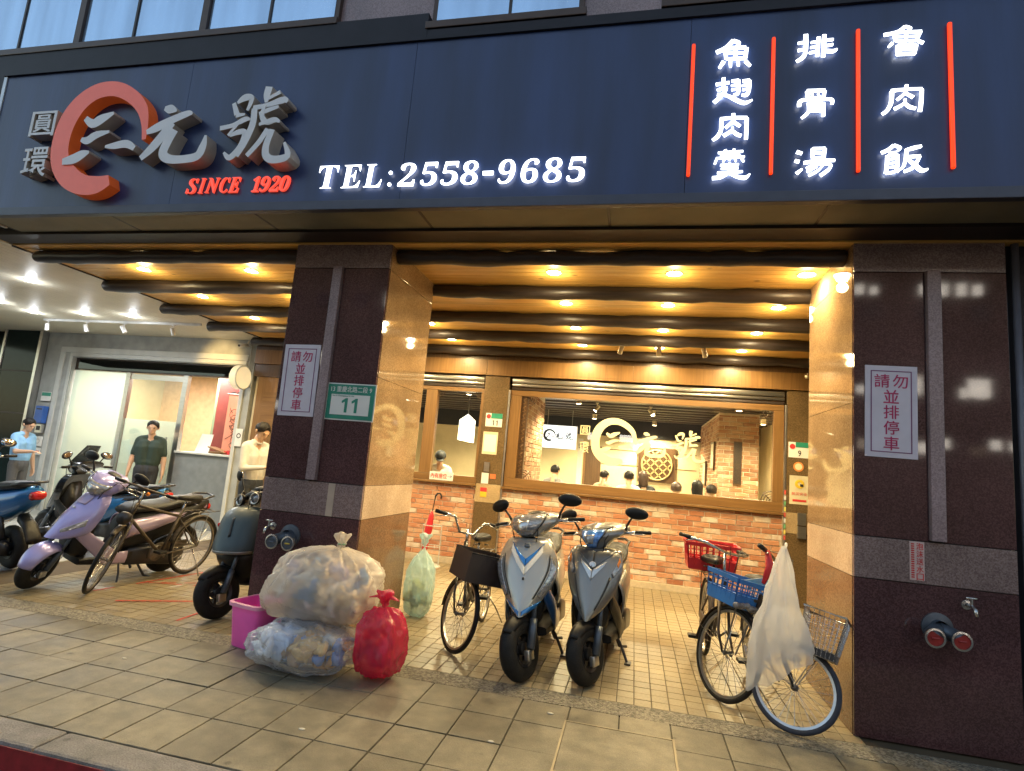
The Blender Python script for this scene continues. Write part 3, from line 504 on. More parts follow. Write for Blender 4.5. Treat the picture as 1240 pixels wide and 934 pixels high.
def strip(p, q, w, z=0.0045):
    p = Vector(p); q = Vector(q); d = (q-p).normalized(); n = Vector((-d.y, d.x))*w/2; mb = MB()
    for t0 in range(6):
        if random.random() < 0.12: continue
        a = p.lerp(q, t0/6); b = p.lerp(q, (t0+0.97)/6); mb.add([(a.x+n.x, a.y+n.y, z), (b.x+n.x, b.y+n.y, z), (b.x-n.x, b.y-n.y, z), (a.x-n.x, a.y-n.y, z)], [(0, 1, 2, 3)])
    return mb.build('painted_line', M_redline, arc)
strip((-4.26, 0.40), (-4.06, 1.65), 0.025); strip((-3.82, 0.23), (-3.16, 0.62), 0.03); strip((-2.95, 0.0), (-2.97, 0.36), 0.025); strip((-4.05, 0.98), (-3.67, 1.2), 0.02); strip((-4.14, 0.92), (-3.5, 1.12), 0.018)
cov = thing('inspection_cover', 'square metal-edged inspection cover set flush in the pavement near the scooters', 'cover', (0.70, -0.85, 0))
mb = MB(); a, b, c, d = 0.378, 1.026, -1.17, -0.545
for p, q in (((a, d-0.012), (b, d)), ((a, c), (b, c+0.012)), ((a, c+0.012), (a+0.012, d-0.012)), ((b-0.012, c+0.012), (b, d-0.012))): mb.box((p[0]-0.70, p[1]+0.85, 0.001), (q[0]-0.70, q[1]+0.85, 0.006))
mb.build('edge_frame', mat('worn_cover_edge', (0.28, 0.24, 0.17), 0.5, 0.5), cov)
mb = MB().bbox((a-0.70+0.014, c+0.85+0.014, -0.02), (b-0.70-0.014, d+0.85-0.014, 0.0035), 0.002); mb.build('cover_plate', M_pave, cov)
lit = thing('litter_scraps', None, None)
COL.objects.unlink(lit); bpy.data.objects.remove(lit)
M_litter = mat('litter_paper', (0.6, 0.55, 0.45), 0.8)
for q, (x, y, lab) in enumerate([(-2.6, -0.83, 'tiny pale paper scrap on the pavement left of the pink bucket'), (0.02, -0.98, 'tiny white scrap on the pavement in front of the blue-fronted scooter'), (0.28, -0.48, 'round tan fleck on the pavement below the two silver scooters'), (-0.98, -1.25, 'pale fleck on the pavement slab near the kerb below the rubbish bags')]):
    mb = MB(); n = 7; ph = random.random(); mb.lathe([(0.004, 0.0), (0.014+0.004*ph, 0.001), (0.011, 0.004), (0.002, 0.005)], n); o = mb.build('litter_scrap', M_litter, None, True, (x, y, 0.001)); o.scale = (1.3, 0.8, 1); tag(o, lab, 'litter')

# ================================================================== granite columns
def column(x0, x1, sx, right, label):
    t = thing('granite_column', label, 'column'); D_ = 1.044; g = 0.003; th = 0.022; zc, zb1, zb0, zt = 3.087, 1.255, 0.984, 3.335
    B('core', (x0+th, th, 0), (x1-th, D_-th, zt), M_core, t)
    xm0, xm1 = sx-0.045, sx+0.045
    def F(a, b, c, d, m): B('stone_slab', (a+g, 0, c+g), (b-g, th-0.001, d-g), m, t, 0.002)
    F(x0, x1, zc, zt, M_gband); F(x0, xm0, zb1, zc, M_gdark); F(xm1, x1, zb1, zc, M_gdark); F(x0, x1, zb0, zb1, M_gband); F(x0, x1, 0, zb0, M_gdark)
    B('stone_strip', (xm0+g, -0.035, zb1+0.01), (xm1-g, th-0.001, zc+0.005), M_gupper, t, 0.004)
    for s, X in ((0, x0), (1, x1)):
        xa, xb = (X, X+th-0.001) if s == 0 else (X-th+0.001, X)
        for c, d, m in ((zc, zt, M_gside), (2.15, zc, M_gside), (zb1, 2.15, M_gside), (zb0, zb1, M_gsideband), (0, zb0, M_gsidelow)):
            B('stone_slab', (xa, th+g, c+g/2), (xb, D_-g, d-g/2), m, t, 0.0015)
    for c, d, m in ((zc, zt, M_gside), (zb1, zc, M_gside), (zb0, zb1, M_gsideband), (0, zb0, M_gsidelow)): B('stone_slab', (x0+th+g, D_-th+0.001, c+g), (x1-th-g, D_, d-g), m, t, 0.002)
    return at_base(t, ((x0+x1)/2, D_/2, 0))
column(-2.319, -1.406, -1.875, False, 'polished granite column in the middle of the arcade carrying the number 11 plate')
column(2.164, 3.102, 2.655, True, 'polished granite column at the right edge of the photo with twin red pipe caps')
wl = thing('neighbour_wall', 'dark narrow wall edge with a drain pipe right of the right granite column', 'wall')
B('wall_face', (3.13, 0.06, 0), (9, 1.0, 4.0), M_ledge, wl); MB().tube([(3.165, 0.02, 0), (3.165, 0.02, 3.3)], 0.022, 10).build('drain_pipe', mat('grey_pipe', (0.12, 0.12, 0.15), 0.35), wl, True)
at_base(wl, (4, 0.5, 0))

# ================================================================== sign board
sg = thing('shop_sign', 'long navy shop sign board above the arcade with lit white lettering and orange ring', 'sign')
SX0, SX1, SY, SZ0, SZ1 = -5.15, 5.0, -0.621, 3.322, 4.688
px = SX0
for w in (2.03,)*5:
    B('sign_panel', (px+0.0015, SY, SZ0+0.075), (px+w-0.0015, SY+0.05, SZ1), M_navy, sg); px += w
B('sign_backing', (SX0, SY+0.052, SZ0+0.02), (SX1, -0.36, SZ1-0.01), M_navyedge, sg)
B('bottom_trim', (SX0-0.02, SY-0.008, SZ0), (SX1, SY+0.05, SZ0+0.073), M_navyedge, sg, 0.004)
B('end_trim', (SX0-0.04, SY-0.01, SZ0), (SX0-0.003, -0.36, SZ1+0.01), M_trim, sg, 0.004)
B('top_trim', (SX0-0.04, SY-0.02, SZ1+0.002), (SX1, -0.36, SZ1+0.03), M_ledge, sg)
# ring and calligraphy, 18 cm proud
def two_mat(mb, f, s):
    for i, fc in enumerate(mb.f):
        ys = [mb.v[k][1] for k in fc]; mb.mi[i] = 0 if max(ys)-min(ys) < 1e-4 else 1
    return [f, s]
def letters(name, strokes, y0, y1, f, s, parent):
    mb = brush(strokes, y0, y1); return mb.build(name, two_mat(mb, f, s), parent)
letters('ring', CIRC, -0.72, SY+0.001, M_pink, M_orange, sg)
for st in SAN: letters('brush_stroke', [st], -0.732, SY+0.001, M_silverface, M_silverside, sg)
letters('raised_character', YUAN, -0.726, SY+0.001, M_silverface, M_silverside, sg)
letters('raised_character', HAO, -0.726, SY+0.001, M_silverface, M_silverside, sg)
for ch, z0, z1 in (('圓', 4.005, 4.24), ('環', 3.625, 3.90)):
    o = put_char('small_raised_character', ch, M_silverface, sg, -4.62, -4.345, z0, z1, -0.72, 0.098, 0.008)
    for p in o.data.polygons: p.material_index = 0
    o.data.materials.append(M_silverside)
    for p in o.data.polygons:
        if abs(p.normal.y) < 0.5: p.material_index = 1
def mbold(c):
    if c.isdigit(): return chr(0x1D7CE+int(c))
    return chr(0x1D400+ord(c)-65) if c.isalpha() else c
def mbi(c): return chr(0x1D468+ord(c)-65) if c.isalpha() else chr(0x1D7CE+int(c))
for c, a, b in TEL:
    z0, z1 = (3.487, 3.668)
    if c == ':': z0, z1 = 3.49, 3.61; a += 0.012; b -= 0.012
    if c == '-': z0, z1 = 3.556, 3.584
    put_char('lit_letter', mbold(c), M_char, sg, a+0.004, b-0.004, z0, z1, SY-0.026, 0.008, -0.009, 0.08 if c not in ':-' else 0)
for c, a, b in SINCE: put_char('red_letter', mbi(c) if c.isalpha() else mbold(c), M_redlet, sg, a, b, 3.476, 3.604, SY-0.022, 0.018, 0.0, 0.0 if c.isalpha() else 0.2)
for x0, x1, zt, zb in ((0.948, 0.971, 4.475, 3.505), (1.458, 1.481, 4.48, 3.503), (1.965, 1.988, 4.492, 3.503), (2.482, 2.506, 4.49, 3.508)):
    mb = MB().bbox((x0, SY-0.026, zb), (x1, SY-0.004, zt), 0.009); mb.build('red_light_bar', M_redlit, sg, True)
for strokes in MENU:      # ten menu characters, three columns
    mb = brush([[(x, z, w*1.08) for x, z, w in st] for st in strokes], SY-0.026, SY-0.018, 0.0004); mb.build('lit_character', M_char, sg)
at_base(sg, (0, SY, SZ0))

# ================================================================== upper storey
up = thing('upper_storey', 'upper storey of the building with blue reflecting windows above the sign', 'building')
B('wall', (-14, -0.30, 4.6), (9, 9.6, 9.0), M_gupper, up); B('ledge', (-8, -0.40, 4.70), (-1.13, -0.301, 5.14), M_ledge, up); B('ledge', (-1.127, -0.40, 4.70), (6, -0.301, 4.985), M_ledge, up)
def win(x0, x1, z0, z1, mulls, frames, nm):
    w = B(nm, (x0, -0.345, z0), (x1, -0.301, z1), M_wframe, up); ed = [x0]+sorted(mulls+frames)+[x1]
    for a, b in zip(ed[:-1], ed[1:]):
        ga = 0.04 if a in frames or a == x0 else 0.012; gb = 0.04 if b in frames or b == x1 else 0.012
        B('pane', (a+ga, -0.349, z0+0.045), (b-gb, -0.346, z1-0.05), M_wfilm, w)
    for f in frames: B('mullion', (f-0.035, -0.375, z0), (f+0.035, -0.3455, z1), M_wframe, w)
    for f in mulls: B('mullion', (f-0.011, -0.36, z0), (f+0.011, -0.3455, z1), M_darkmetal, w)
    B('sill', (x0-0.03, -0.41, z0-0.035), (x1+0.03, -0.3455, z0+0.03), M_wframe, w, 0.006)
win(-7.0, -2.0, 5.16, 6.6, [-5.55, -4.15, -2.68], [-6.2, -4.80, -3.36], 'window'); win(-1.12, 0.14, 5.03, 6.6, [-0.455], [], 'window'); win(0.76, 2.1, 5.03, 6.6, [1.43], [], 'window')
at_base(up, (0, 0, 4.6))

# ================================================================== soffit and ceilings
so = struct(thing('canopy_soffit', None, None)); px = -5.15
for k in range(7):
    B('soffit_panel', (px+0.004, -0.565, 3.336), (px+1.396, -0.245, 3.36), M_soffit, so)
    B('joint_strip', (px-0.018, -0.565, 3.3345), (px+0.003, -0.245, 3.34), M_darkmetal, so); px += 1.4
B('header_strip', (-5.7, -0.243, 3.312), (5, -0.03, 3.40), M_darkmetal, so); B('back_fill', (-14, -0.56, 3.375), (9, -0.25, 4.6), M_core, so)
struct(B('floor_slab_above', (-14, -0.02, 3.36), (9, 9.6, 4.59), M_core))
wc = struct(thing('wood_ceiling', None, None)); y = -0.028; k = 0
pm = MB().box((-5.55, 0.004, 0), (3.4, 0.094, 0.02)).mesh('ceiling_plank', M_pine)
while y < 4.1: obj('ceiling_plank', pm, wc, (0, y, 3.30+random.uniform(0, 0.0015))); y += 0.098
wh = struct(thing('white_ceiling', None, None)); x = -5.56
sm = MB().box((-0.1075, -0.24, 0), (-0.003, 4.3, 0.02)).mesh('ceiling_strip', M_white)
while x > -14: obj('ceiling_strip', sm, wh, (x, 0, 3.302)); x -= 0.11
B('edge_bead', (-5.565, -0.02, 3.285), (-5.552, 4.1, 3.30), M_darkmetal, wc)
# log beams
def log(y, x0, x1, lab, bump=0):
    rnd = random.Random(int(y*100+x0*10)); n = int((x1-x0)/0.16); pts = []; rr = []
    for i in range(n+1):
        t = i/n; pts.append((x0+(x1-x0)*t, y+rnd.uniform(-.006, .006), 3.24+rnd.uniform(-.006, .006))); rr.append((0.062 if y < 0.5 else 0.07)+rnd.uniform(-.009, .008)+0.004*math.sin(7*t+y))
    mb = MB(); ring = [(x0-0.012, y, 3.24)]; mb.tube([(x0-0.02, y, 3.24)]+pts+[(x1+0.01, y, 3.24)], [0.05]+rr+[0.05], 16)
    o = mb.build('log_beam', M_log, None, 60); tag(o, lab, 'beam', 'dark log beams under the ceiling'); return o
log(0.15, -5.42, -2.33, 'front dark log beam over the left bay, nearest the sign'); log(0.15, -1.39, 2.15, 'front dark log beam between the two granite columns, nearest the sign')
for q, (y, x0) in enumerate([(1.07, -5.57), (2.06, -5.70), (2.98, -5.74), (3.98, -5.72)]):
    log(y, x0, 3.4, ['second dark log beam from the front, just behind the columns', 'third dark log beam from the front across the wooden ceiling', 'fourth dark log beam from the front, before the spotlights', 'rearmost dark log beam along the top of the shopfront fascia'][q])
# downlights
def downlight(x, y, z, warm, lab, power, spot=R(168), blend=0.55):
    t = thing('downlight', lab, 'ceiling light', (x, y, z), (0, 0, 0), 'recessed warm downlights in the wooden ceiling' if warm else 'recessed white downlights in the cream ceiling')
    mb = MB().lathe([(0.075, 0.0), (0.075, -0.006), (0.062, -0.008), (0.058, -0.003), (0.058, 0.0)], 24); obj('trim_ring', mb.mesh('trim_ring', M_lampring, True), t)
    mb = MB().lathe([(0.001, -0.003), (0.057, -0.003), (0.057, 0.0)], 24, None, True); obj('lamp_disc', mb.mesh('lamp_disc', M_lampwarm if warm else M_lampcool), t)
    ld = bpy.data.lights.new('downlight_lamp', 'SPOT'); ld.energy = power; ld.color = (1.0, 0.76, 0.36) if warm else (0.90, 0.95, 1.0); ld.spot_size = spot; ld.spot_blend = blend; ld.shadow_soft_size = 0.045
    lo = bpy.data.objects.new('downlight_lamp', ld); COL.objects.link(lo); lo.parent = t; lo.location = (0, 0, -0.02)
    l2 = bpy.data.lights.new('added_halo', 'POINT'); l2.energy = power*(0.075 if warm else 0.06); l2.color = ld.color; l2.shadow_soft_size = 0.04; lo = bpy.data.objects.new('added_halo', l2); COL.objects.link(lo); lo.parent = t; lo.location = (0, 0, -0.11)  # extra lamp below the disc, added to imitate its halo on the ceiling
    return t
ORD = ['first', 'second', 'third', 'fourth']; PW = 24
for r, y in enumerate((0.645, 1.60, 2.645, 3.62)):
    for c, x in enumerate((-0.10, 0.965, 2.03)):
        downlight(x, y, 3.2995, True, 'warm round downlight, %s of the row %s beam' % (['left', 'middle', 'right'][c], ['just behind the front log', 'behind the second log', 'behind the third log', 'nearest the shopfront behind the fourth log'][r]), PW)
for r, (x, y) in enumerate([(-4.63, 0.655), (-3.30, 0.675), (-4.72, 1.63), (-4.71, 2.63), (-3.35, 1.63), (-3.35, 2.65), (-2.04, 3.55), (-2.04, 2.64), (-1.13, 1.62)]):
    labs = ['warm downlight in the left bay nearest the cream ceiling, front row', 'warm downlight in the left bay beside the middle column, front row', 'warm downlight in the left bay between the second and third logs', 'warm downlight in the left bay between the third and fourth logs', 'warm downlight hidden behind the middle column, second row', 'warm downlight hidden behind the middle column, third row', 'warm downlight just right of the middle column near the shopfront', 'warm downlight behind the middle column in the third row', 'warm downlight at the right edge of the middle column']
    if r == 8: continue
    downlight(x, y, 3.2995, True, labs[r], PW)
for x, y, lab in ((-6.795, 1.106, 'white downlight in the cream ceiling nearest the street'), (-8.70, 2.10, 'white downlight at the far left edge of the cream ceiling'), (-8.80, 2.68, 'white downlight above the leftmost spotlight head'), (-7.81, 2.69, 'white downlight above the second spotlight head'), (-6.957, 2.75, 'white downlight above the third spotlight head')):
    downlight(x, y, 3.3005, False, lab, 17)
# spotlights
def spot_head(x, y, zt, ax, ay, m, lab, grp, lit=False):
    t = thing('spotlight', lab, 'spotlight', (x, y, zt), (0, 0, 0), grp)
    MB().tube([(0, 0, 0), (0, 0, -0.06)], 0.008, 8).build('stem', m, t, True); MB().lathe([(0.001, -0.0), (0.03, -0.0), (0.03, -0.012), (0.001, -0.012)], 16).build('mount', m, t, True)
    d = Vector((ax, ay, -1)).normalized(); c = Vector((0, 0, -0.10)); MB().tube([c-d*0.06, c-d*0.058, c+d*0.06, c+d*0.062], [0.02, 0.032, 0.034, 0.030], 14).build('barrel', m, t, 40)
    q = d.to_track_quat('Z', 'Y').to_matrix().to_4x4(); q.translation = c+d*0.0625; MB().lathe([(0.001, 0), (0.028, 0.0), (0.028, 0.002), (0.001, 0.002)], 14, q).build('lens', M_lampwarm if lit else M_lampring, t)
M_spotcream = mat('cream_spot_metal', (0.62, 0.55, 0.40), 0.4, 0.2); M_spotwhite = mat('white_spot_metal', (0.75, 0.75, 0.74), 0.4)
for q, (x, y, ax, ay) in enumerate([(0.45, 3.35, -0.3, 0.5), (0.95, 3.38, 0.0, 0.6), (1.53, 3.36, 0.3, 0.5)]):
    spot_head(x, y, 3.298, ax, ay, M_spotcream, 'small cream spotlight, %s of three above the shop window' % ['left', 'middle', 'right'][q], 'spotlights above the shop window')
tr = thing('track_rail', 'thin white lighting track with spotlights under the cream ceiling', 'lighting track')
MB().bbox((-9.1, 3.08, 3.262), (-6.0, 3.105, 3.30), 0.004).build('rail', M_spotwhite, tr); at_base(tr, (-7.5, 3.09, 3.26))
for q, (x, ax, ay) in enumerate([(-9.0, 0.05, 0.1), (-8.2, 0.25, 0.2), (-7.45, 0.6, 0.2), (-6.5, 0.0, 0.55)]):
    spot_head(x, 3.092, 3.262, ax, ay, M_spotwhite, '%s spotlight head on the white track' % ['leftmost', 'second from left', 'third from left', 'rightmost'][q], 'spotlight heads on the white track', False)
ld = bpy.data.lights.new('track_lamp', 'SPOT'); ld.energy = 22; ld.color = (1, 0.66, 0.25); ld.spot_size = R(60); ld.spot_blend = 0.8; ld.shadow_soft_size = 0.03
for o in COL.objects:
    if o.name.startswith('spotlight') and o.type == 'EMPTY' and o.get('label', '').startswith('rightmost spotlight'):
        lo = bpy.data.objects.new('track_lamp', ld); COL.objects.link(lo); lo.parent = o; lo.location = (0.02, 0.06, -0.17); lo.rotation_euler = Vector((0.0, 1.0, -0.25)).to_track_quat('-Z', 'Y').to_euler()

# ================================================================== restaurant front
YF = 4.114
def bricks(parent, x0, x1, z0, z1, y, m, L=0.222, H=0.0735, j=0.011, axis='X', rnd=None, deep=0.02):
    """running-bond bricks proud of the mortar; face towards -y (axis X) or +-x (axis Y, y = face plane)"""
    rnd = rnd or random.Random(3); meshes = {}; row = 0; z = z0; n = 0
    while z < z1-0.02:
        h = min(H-j, z1-z-0.003); x = x0-(L/2 if row % 2 else 0)-rnd.uniform(0, 0.03)
        while x < x1-0.02:
            l = L*rnd.uniform(0.93, 1.06); a = max(x, x0)+j/2; b = min(x+l, x1)-j/2
            if b-a > 0.02:
                mb = MB(); pr = rnd.uniform(0, 0.006); k = 0.004
                w = [rnd.uniform(-0.003, 0.003) for _ in range(4)]
                if axis == 'X':
                    f = [(a+k, y-pr, z+k+w[0]), (b-k, y-pr, z+k+w[1]), (b-k, y-pr, z+h-k+w[2]), (a+k, y-pr, z+h-k+w[3])]; s = [(a, y+0.006, z), (b, y+0.006, z), (b, y+0.006, z+h), (a, y+0.006, z+h)]; bk = [(p[0], y+deep, p[2]) for p in s]
                else:
                    sg_ = axis[1]; q = 1 if sg_ == '+' else -1
                    f = [(y+q*pr, a+k, z+k+w[0]), (y+q*pr, b-k, z+k+w[1]), (y+q*pr, b-k, z+h-k+w[2]), (y+q*pr, a+k, z+h-k+w[3])]; s = [(y-q*0.006, a, z), (y-q*0.006, b, z), (y-q*0.006, b, z+h), (y-q*0.006, a, z+h)]; bk = [(y-q*deep, p[1], p[2]) for p in s]
                mb.add(f+s+bk, [(0, 1, 2, 3)]+[(i, (i+1) % 4, (i+1) % 4+4, i+4) for i in range(4)]+[(i+4, (i+1) % 4+4, (i+1) % 4+8, i+8) for i in range(4)]+[(11, 10, 9, 8)])
                mb.build('brick', m, parent); n += 1
            x += l
        z += H; row += 1
    return n
for x0, x1, lab in ((-1.215, 2.69, 'red and whitewashed brick dado wall under the wide shop window'), (-2.75, -1.612, 'short red brick dado wall under the narrow left window with the umbrella')):
    bw = thing('brick_wall', lab, 'wall'); B('mortar', (x0, YF+0.009, 0.0), (x1, YF+0.12, 1.165), M_mortar, bw); bricks(bw, x0, x1, 0.095, 1.165, YF, M_brick, rnd=random.Random(int(x0*10)))
    B('plinth', (x0, YF-0.035, 0), (x1, YF+0.008, 0.09), M_curb, bw, 0.004); at_base(bw, ((x0+x1)/2, YF, 0))
def pillar(x0, x1, lab):
    t = thing('stone_pillar', lab, 'pillar')
    for z0, z1, m in ((0, 0.94, M_pillar), (0.943, 1.215, M_pillarband), (1.218, 2.862, M_pillar)): B('stone_slab', (x0, YF-0.04, z0), (x1, YF+0.3, z1), m, t, 0.003)
    return at_base(t, ((x0+x1)/2, YF, 0))
pillar(-1.607, -1.222, 'brown stone pillar between the two shop windows with number 11 plate'); pillar(2.72, 3.6, 'brown stone pillar right of the wide shop window with the number 9 plate')
fa = thing('wood_fascia', 'long oak veneer fascia board above the shutters of the restaurant', 'fascia')
for a, b in ((-5.70, -3.65), (-3.647, -1.594), (-1.588, 0.62), (0.623, 3.6)): B('fascia_board', (a, YF-0.06, 2.872), (b, YF+0.02, 3.112), M_oak, fa, 0.003)
B('fascia_top', (-5.7, YF-0.05, 3.114), (3.6, YF+0.1, 3.30), M_darkwood, fa); at_base(fa, (0, YF, 2.87))
def shutter(x0, x1, lab):
    t = thing('roller_shutter', lab, 'shutter'); B('housing', (x0, YF+0.02, 2.665), (x1, YF+0.2, 2.868), M_darkwood, t)
    MB().bbox((x0+0.01, YF-0.03, 2.775), (x1-0.01, YF+0.019, 2.845), 0.012).build('steel_slat', M_steel, t, True); MB().bbox((x0+0.01, YF-0.012, 2.725), (x1-0.01, YF+0.019, 2.768), 0.008).build('steel_slat', M_steel, t, True)
    MB().bbox((x0+0.01, YF-0.02, 2.668), (x1-0.01, YF+0.018, 2.70), 0.006).build('bottom_rail', M_darkmetal, t); return at_base(t, ((x0+x1)/2, YF, 2.665))
shutter(-1.19, 2.70, 'rolled-up steel shutter over the wide shop window'); shutter(-2.9, -1.612, 'rolled-up steel shutter over the narrow left window')
gr = thing('shutter_guide', 'thin steel shutter guide post beside the brown stone pillar', 'rail'); MB().bbox((-1.218, YF-0.045, 0.0), (-1.195, YF+0.01, 2.66), 0.004).build('guide_channel', M_steel, gr); at_base(gr, (-1.2, YF, 0))
gr = thing('shutter_guide', 'thin steel shutter guide post with coloured stickers at the right brown pillar', 'rail'); MB().bbox((2.695, YF-0.045, 0.0), (2.717, YF+0.01, 2.66), 0.004).build('guide_channel', M_steel, gr)
for q in range(9): B('sticker', (2.694, YF-0.0485, 0.85+0.075*q), (2.718, YF-0.0455, 0.905+0.075*q), mat('sticker_%d' % (q % 4), [(0.6, 0.1, 0.08), (0.7, 0.6, 0.15), (0.15, 0.4, 0.2), (0.7, 0.7, 0.68)][q % 4], 0.5), gr)
at_base(gr, (2.706, YF, 0))
M_cream = mat('cream_window_paint', (0.72, 0.66, 0.42), 0.6, 0, 0.05)
sw = thing('shop_window', 'wide oak framed shop window with cream ring and calligraphy on the glass', 'window')
def fr(a, b, m=None): return B('frame_rail', a, b, m or M_oakx, sw, 0.004)
fr((-1.19, YF-0.02, 1.206), (2.685, YF+0.09, 1.335)); fr((-1.19, YF-0.02, 2.578), (2.685, YF+0.09, 2.66))
for a, b in ((-1.19, -1.02), (2.555, 2.685)): B('frame_post', (a, YF-0.018, 1.337), (b, YF+0.088, 2.576), M_oak, sw, 0.004)
B('carved_panel', (-1.017, YF+0.02, 1.337), (-0.92, YF+0.08, 2.576), M_darkwood, sw)
mb = MB()
for z in [1.40+0.118*i for i in range(10)]: mb.tube([(-1.0, YF+0.015, z), (-0.95, YF+0.012, z+0.02), (-0.985, YF+0.012, z+0.06), (-0.945, YF+0.015, z+0.09)], 0.006, 6)
tag(mb.build('carving', M_oak, sw, True), kind='stuff')
B('window_sill', (-1.215, YF-0.07, 1.168), (2.69, YF+0.09, 1.203), M_oakx, sw, 0.006)
B('glass', (-0.918, YF+0.04, 1.337), (2.553, YF+0.046, 2.576), M_glass, sw)
for sx, sz, X, Z in ((-1, -1, 2.553, 2.576), (-1, 1, 2.553, 1.337), (1, -1, -0.918, 2.576), (1, 1, -0.918, 1.337)):
    mb = MB()
    for k in range(4):
        r = 0.03+0.035*k; mb.tube([(X+sx*r*math.cos(t*PI/2/6), YF+0.028, Z+sz*r*math.sin(t*PI/2/6)) for t in range(7)], 0.006, 5)
    mb.tube([(X+sx*0.02, YF+0.028, Z+sz*0.02), (X+sx*0.11, YF+0.028, Z+sz*0.11)], 0.007, 5); tag(mb.build('corner_fretwork', M_darkwood, sw, True), kind='stuff')
# the logo again, painted on the glass: sign coordinates mapped to the window
def remap(sts, x0, x1, z0, z1, X0, X1, Z0, Z1): 
    kx = (X1-X0)/(x1-x0); kz = (Z1-Z0)/(z1-z0); return [[(X0+(p[0]-x0)*kx, Z0+(p[1]-z0)*kz, p[2]*kx) for p in st] for st in sts]
for nm, S in (('ring_decal', CIRC), ('brush_decal', SAN), ('brush_decal', YUAN), ('brush_decal', HAO)):
    S2 = remap(S, LX0, LX1, LZ0, LZ1, 0.075, 1.665, 1.645, 2.325); y = YF+0.036; brush(S2, y-0.001, y+0.002).build(nm, M_cream, sw)
for ch, z0, z1 in (('圓', 2.06, 2.20), ('環', 1.80, 1.96)): put_char('small_decal', ch, M_cream, sw, -0.10, 0.04, z0, z1, YF+0.034, 0.003, 0.0)
at_base(sw, (0.75, YF, 1.17))
w2 = thing('shop_window', 'narrow oak framed window on the left where the cook in a cap stands', 'window')
for a, b in ((-2.555, -2.37), (-1.655, -1.612), (-2.9, -2.86)): B('frame_post', (a, YF-0.018, 1.305), (b, YF+0.09, 2.60), M_oak, w2, 0.004)
B('frame_rail', (-2.9, YF-0.02, 1.206), (-1.612, YF+0.09, 1.303), M_oakx, w2, 0.004); B('frame_rail', (-2.9, YF-0.02, 2.602), (-1.612, YF+0.09, 2.66), M_oakx, w2, 0.004)
B('window_sill', (-2.9, YF-0.07, 1.168), (-1.612, YF+0.09, 1.203), M_oakx, w2, 0.006); B('glass', (-2.368, YF+0.04, 1.305), (-1.657, YF+0.046, 2.60), M_glass, w2); B('glass', (-2.858, YF+0.04, 1.305), (-2.557, YF+0.046, 2.60), M_glass, w2)
for sx, X in ((1, -2.368), (-1, -1.657)):
    mb = MB()
    for k in range(3): r = 0.03+0.035*k; mb.tube([(X+sx*r*math.cos(t*PI/2/6), YF+0.028, 2.60-r*math.sin(t*PI/2/6)) for t in range(7)], 0.006, 5)
    tag(mb.build('corner_fretwork', M_darkwood, w2, True), kind='stuff')
at_base(w2, (-2.2, YF, 1.17))
lb = thing('window_notice', 'white notice with red lettering at the foot of the narrow left window', 'notice'); B('card', (-2.36, YF-0.028, 1.21), (-1.98, YF-0.022, 1.335), M_paper, lb)
M_redink = mat('red_ink', (0.55, 0.03, 0.03), 0.6); M_blueink = mat('blue_ink', (0.05, 0.12, 0.4), 0.6); M_greenink = mat('green_plate', (0.02, 0.24, 0.16), 0.45); M_blackink = mat('black_ink', (0.02, 0.02, 0.022), 0.6)
put_text('lettering', '內有座位', M_redink, lb, -2.34, -2.08, 1.235, 1.315, YF-0.031, 0.002, 0.012); put_text('arrow', '→', M_blueink, lb, -2.07, -1.995, 1.255, 1.295, YF-0.031, 0.002); at_base(lb, (-2.17, YF, 1.21))
dr = thing('entrance_panelling', 'golden oak doors of the restaurant half hidden behind the middle column', 'door')
for q, a in enumerate((-5.62, -4.9, -4.18, -3.46)):
    d = B('door_leaf', (a+0.004, YF, 0.02), (a+0.712, YF+0.05, 2.655), M_oak, dr, 0.004); B('door_glass', (a+0.14, YF-0.004, 0.9), (a+0.57, YF-0.001, 2.4), M_oakx, d); MB().tube([(a+0.64, YF-0.04, 0.95), (a+0.64, YF-0.04, 1.25)], 0.012, 8).build('handle', M_steel, d, True)
B('lintel', (-5.7, YF-0.02, 2.66), (-2.91, YF+0.1, 2.868), M_darkwood, dr); at_base(dr, (-4.3, YF, 0))

# ------------------------------------------------------------------ dining room
rm = struct(thing('dining_room', None, None))
B('room_floor', (-5.7, YF+0.13, -0.2), (3.7, 9.6, 0.0), M_floorgrey, rm); B('back_wall', (-5.7, 9.5, 0.0), (3.7, 9.7, 2.42), M_plaster, rm); B('bulkhead', (-5.7, 9.45, 2.423), (3.7, 9.7, 3.3), M_black, rm)
B('side_wall', (3.45, YF+0.31, 0), (3.7, 9.49, 3.3), M_plaster, rm); B('side_wall', (-5.75, YF+0.13, 0), (-5.6, 9.49, 3.3), M_plaster, rm); B('room_ceiling', (-5.6, YF+0.11, 3.02), (3.44, 9.44, 3.2), mat('dark_brown_ceiling', (0.05, 0.035, 0.022), 0.6), rm)
for i in range(11): MB().bbox((-5.59, 4.7+0.44*i, 2.80), (3.43, 4.82+0.44*i, 3.018), 0.02).build('ceiling_joist', M_log, rm)
for z in (1.75, 2.1): B('wall_groove', (-0.1, 9.49, z), (2.1, 9.499, z+0.015), M_pillar, rm)
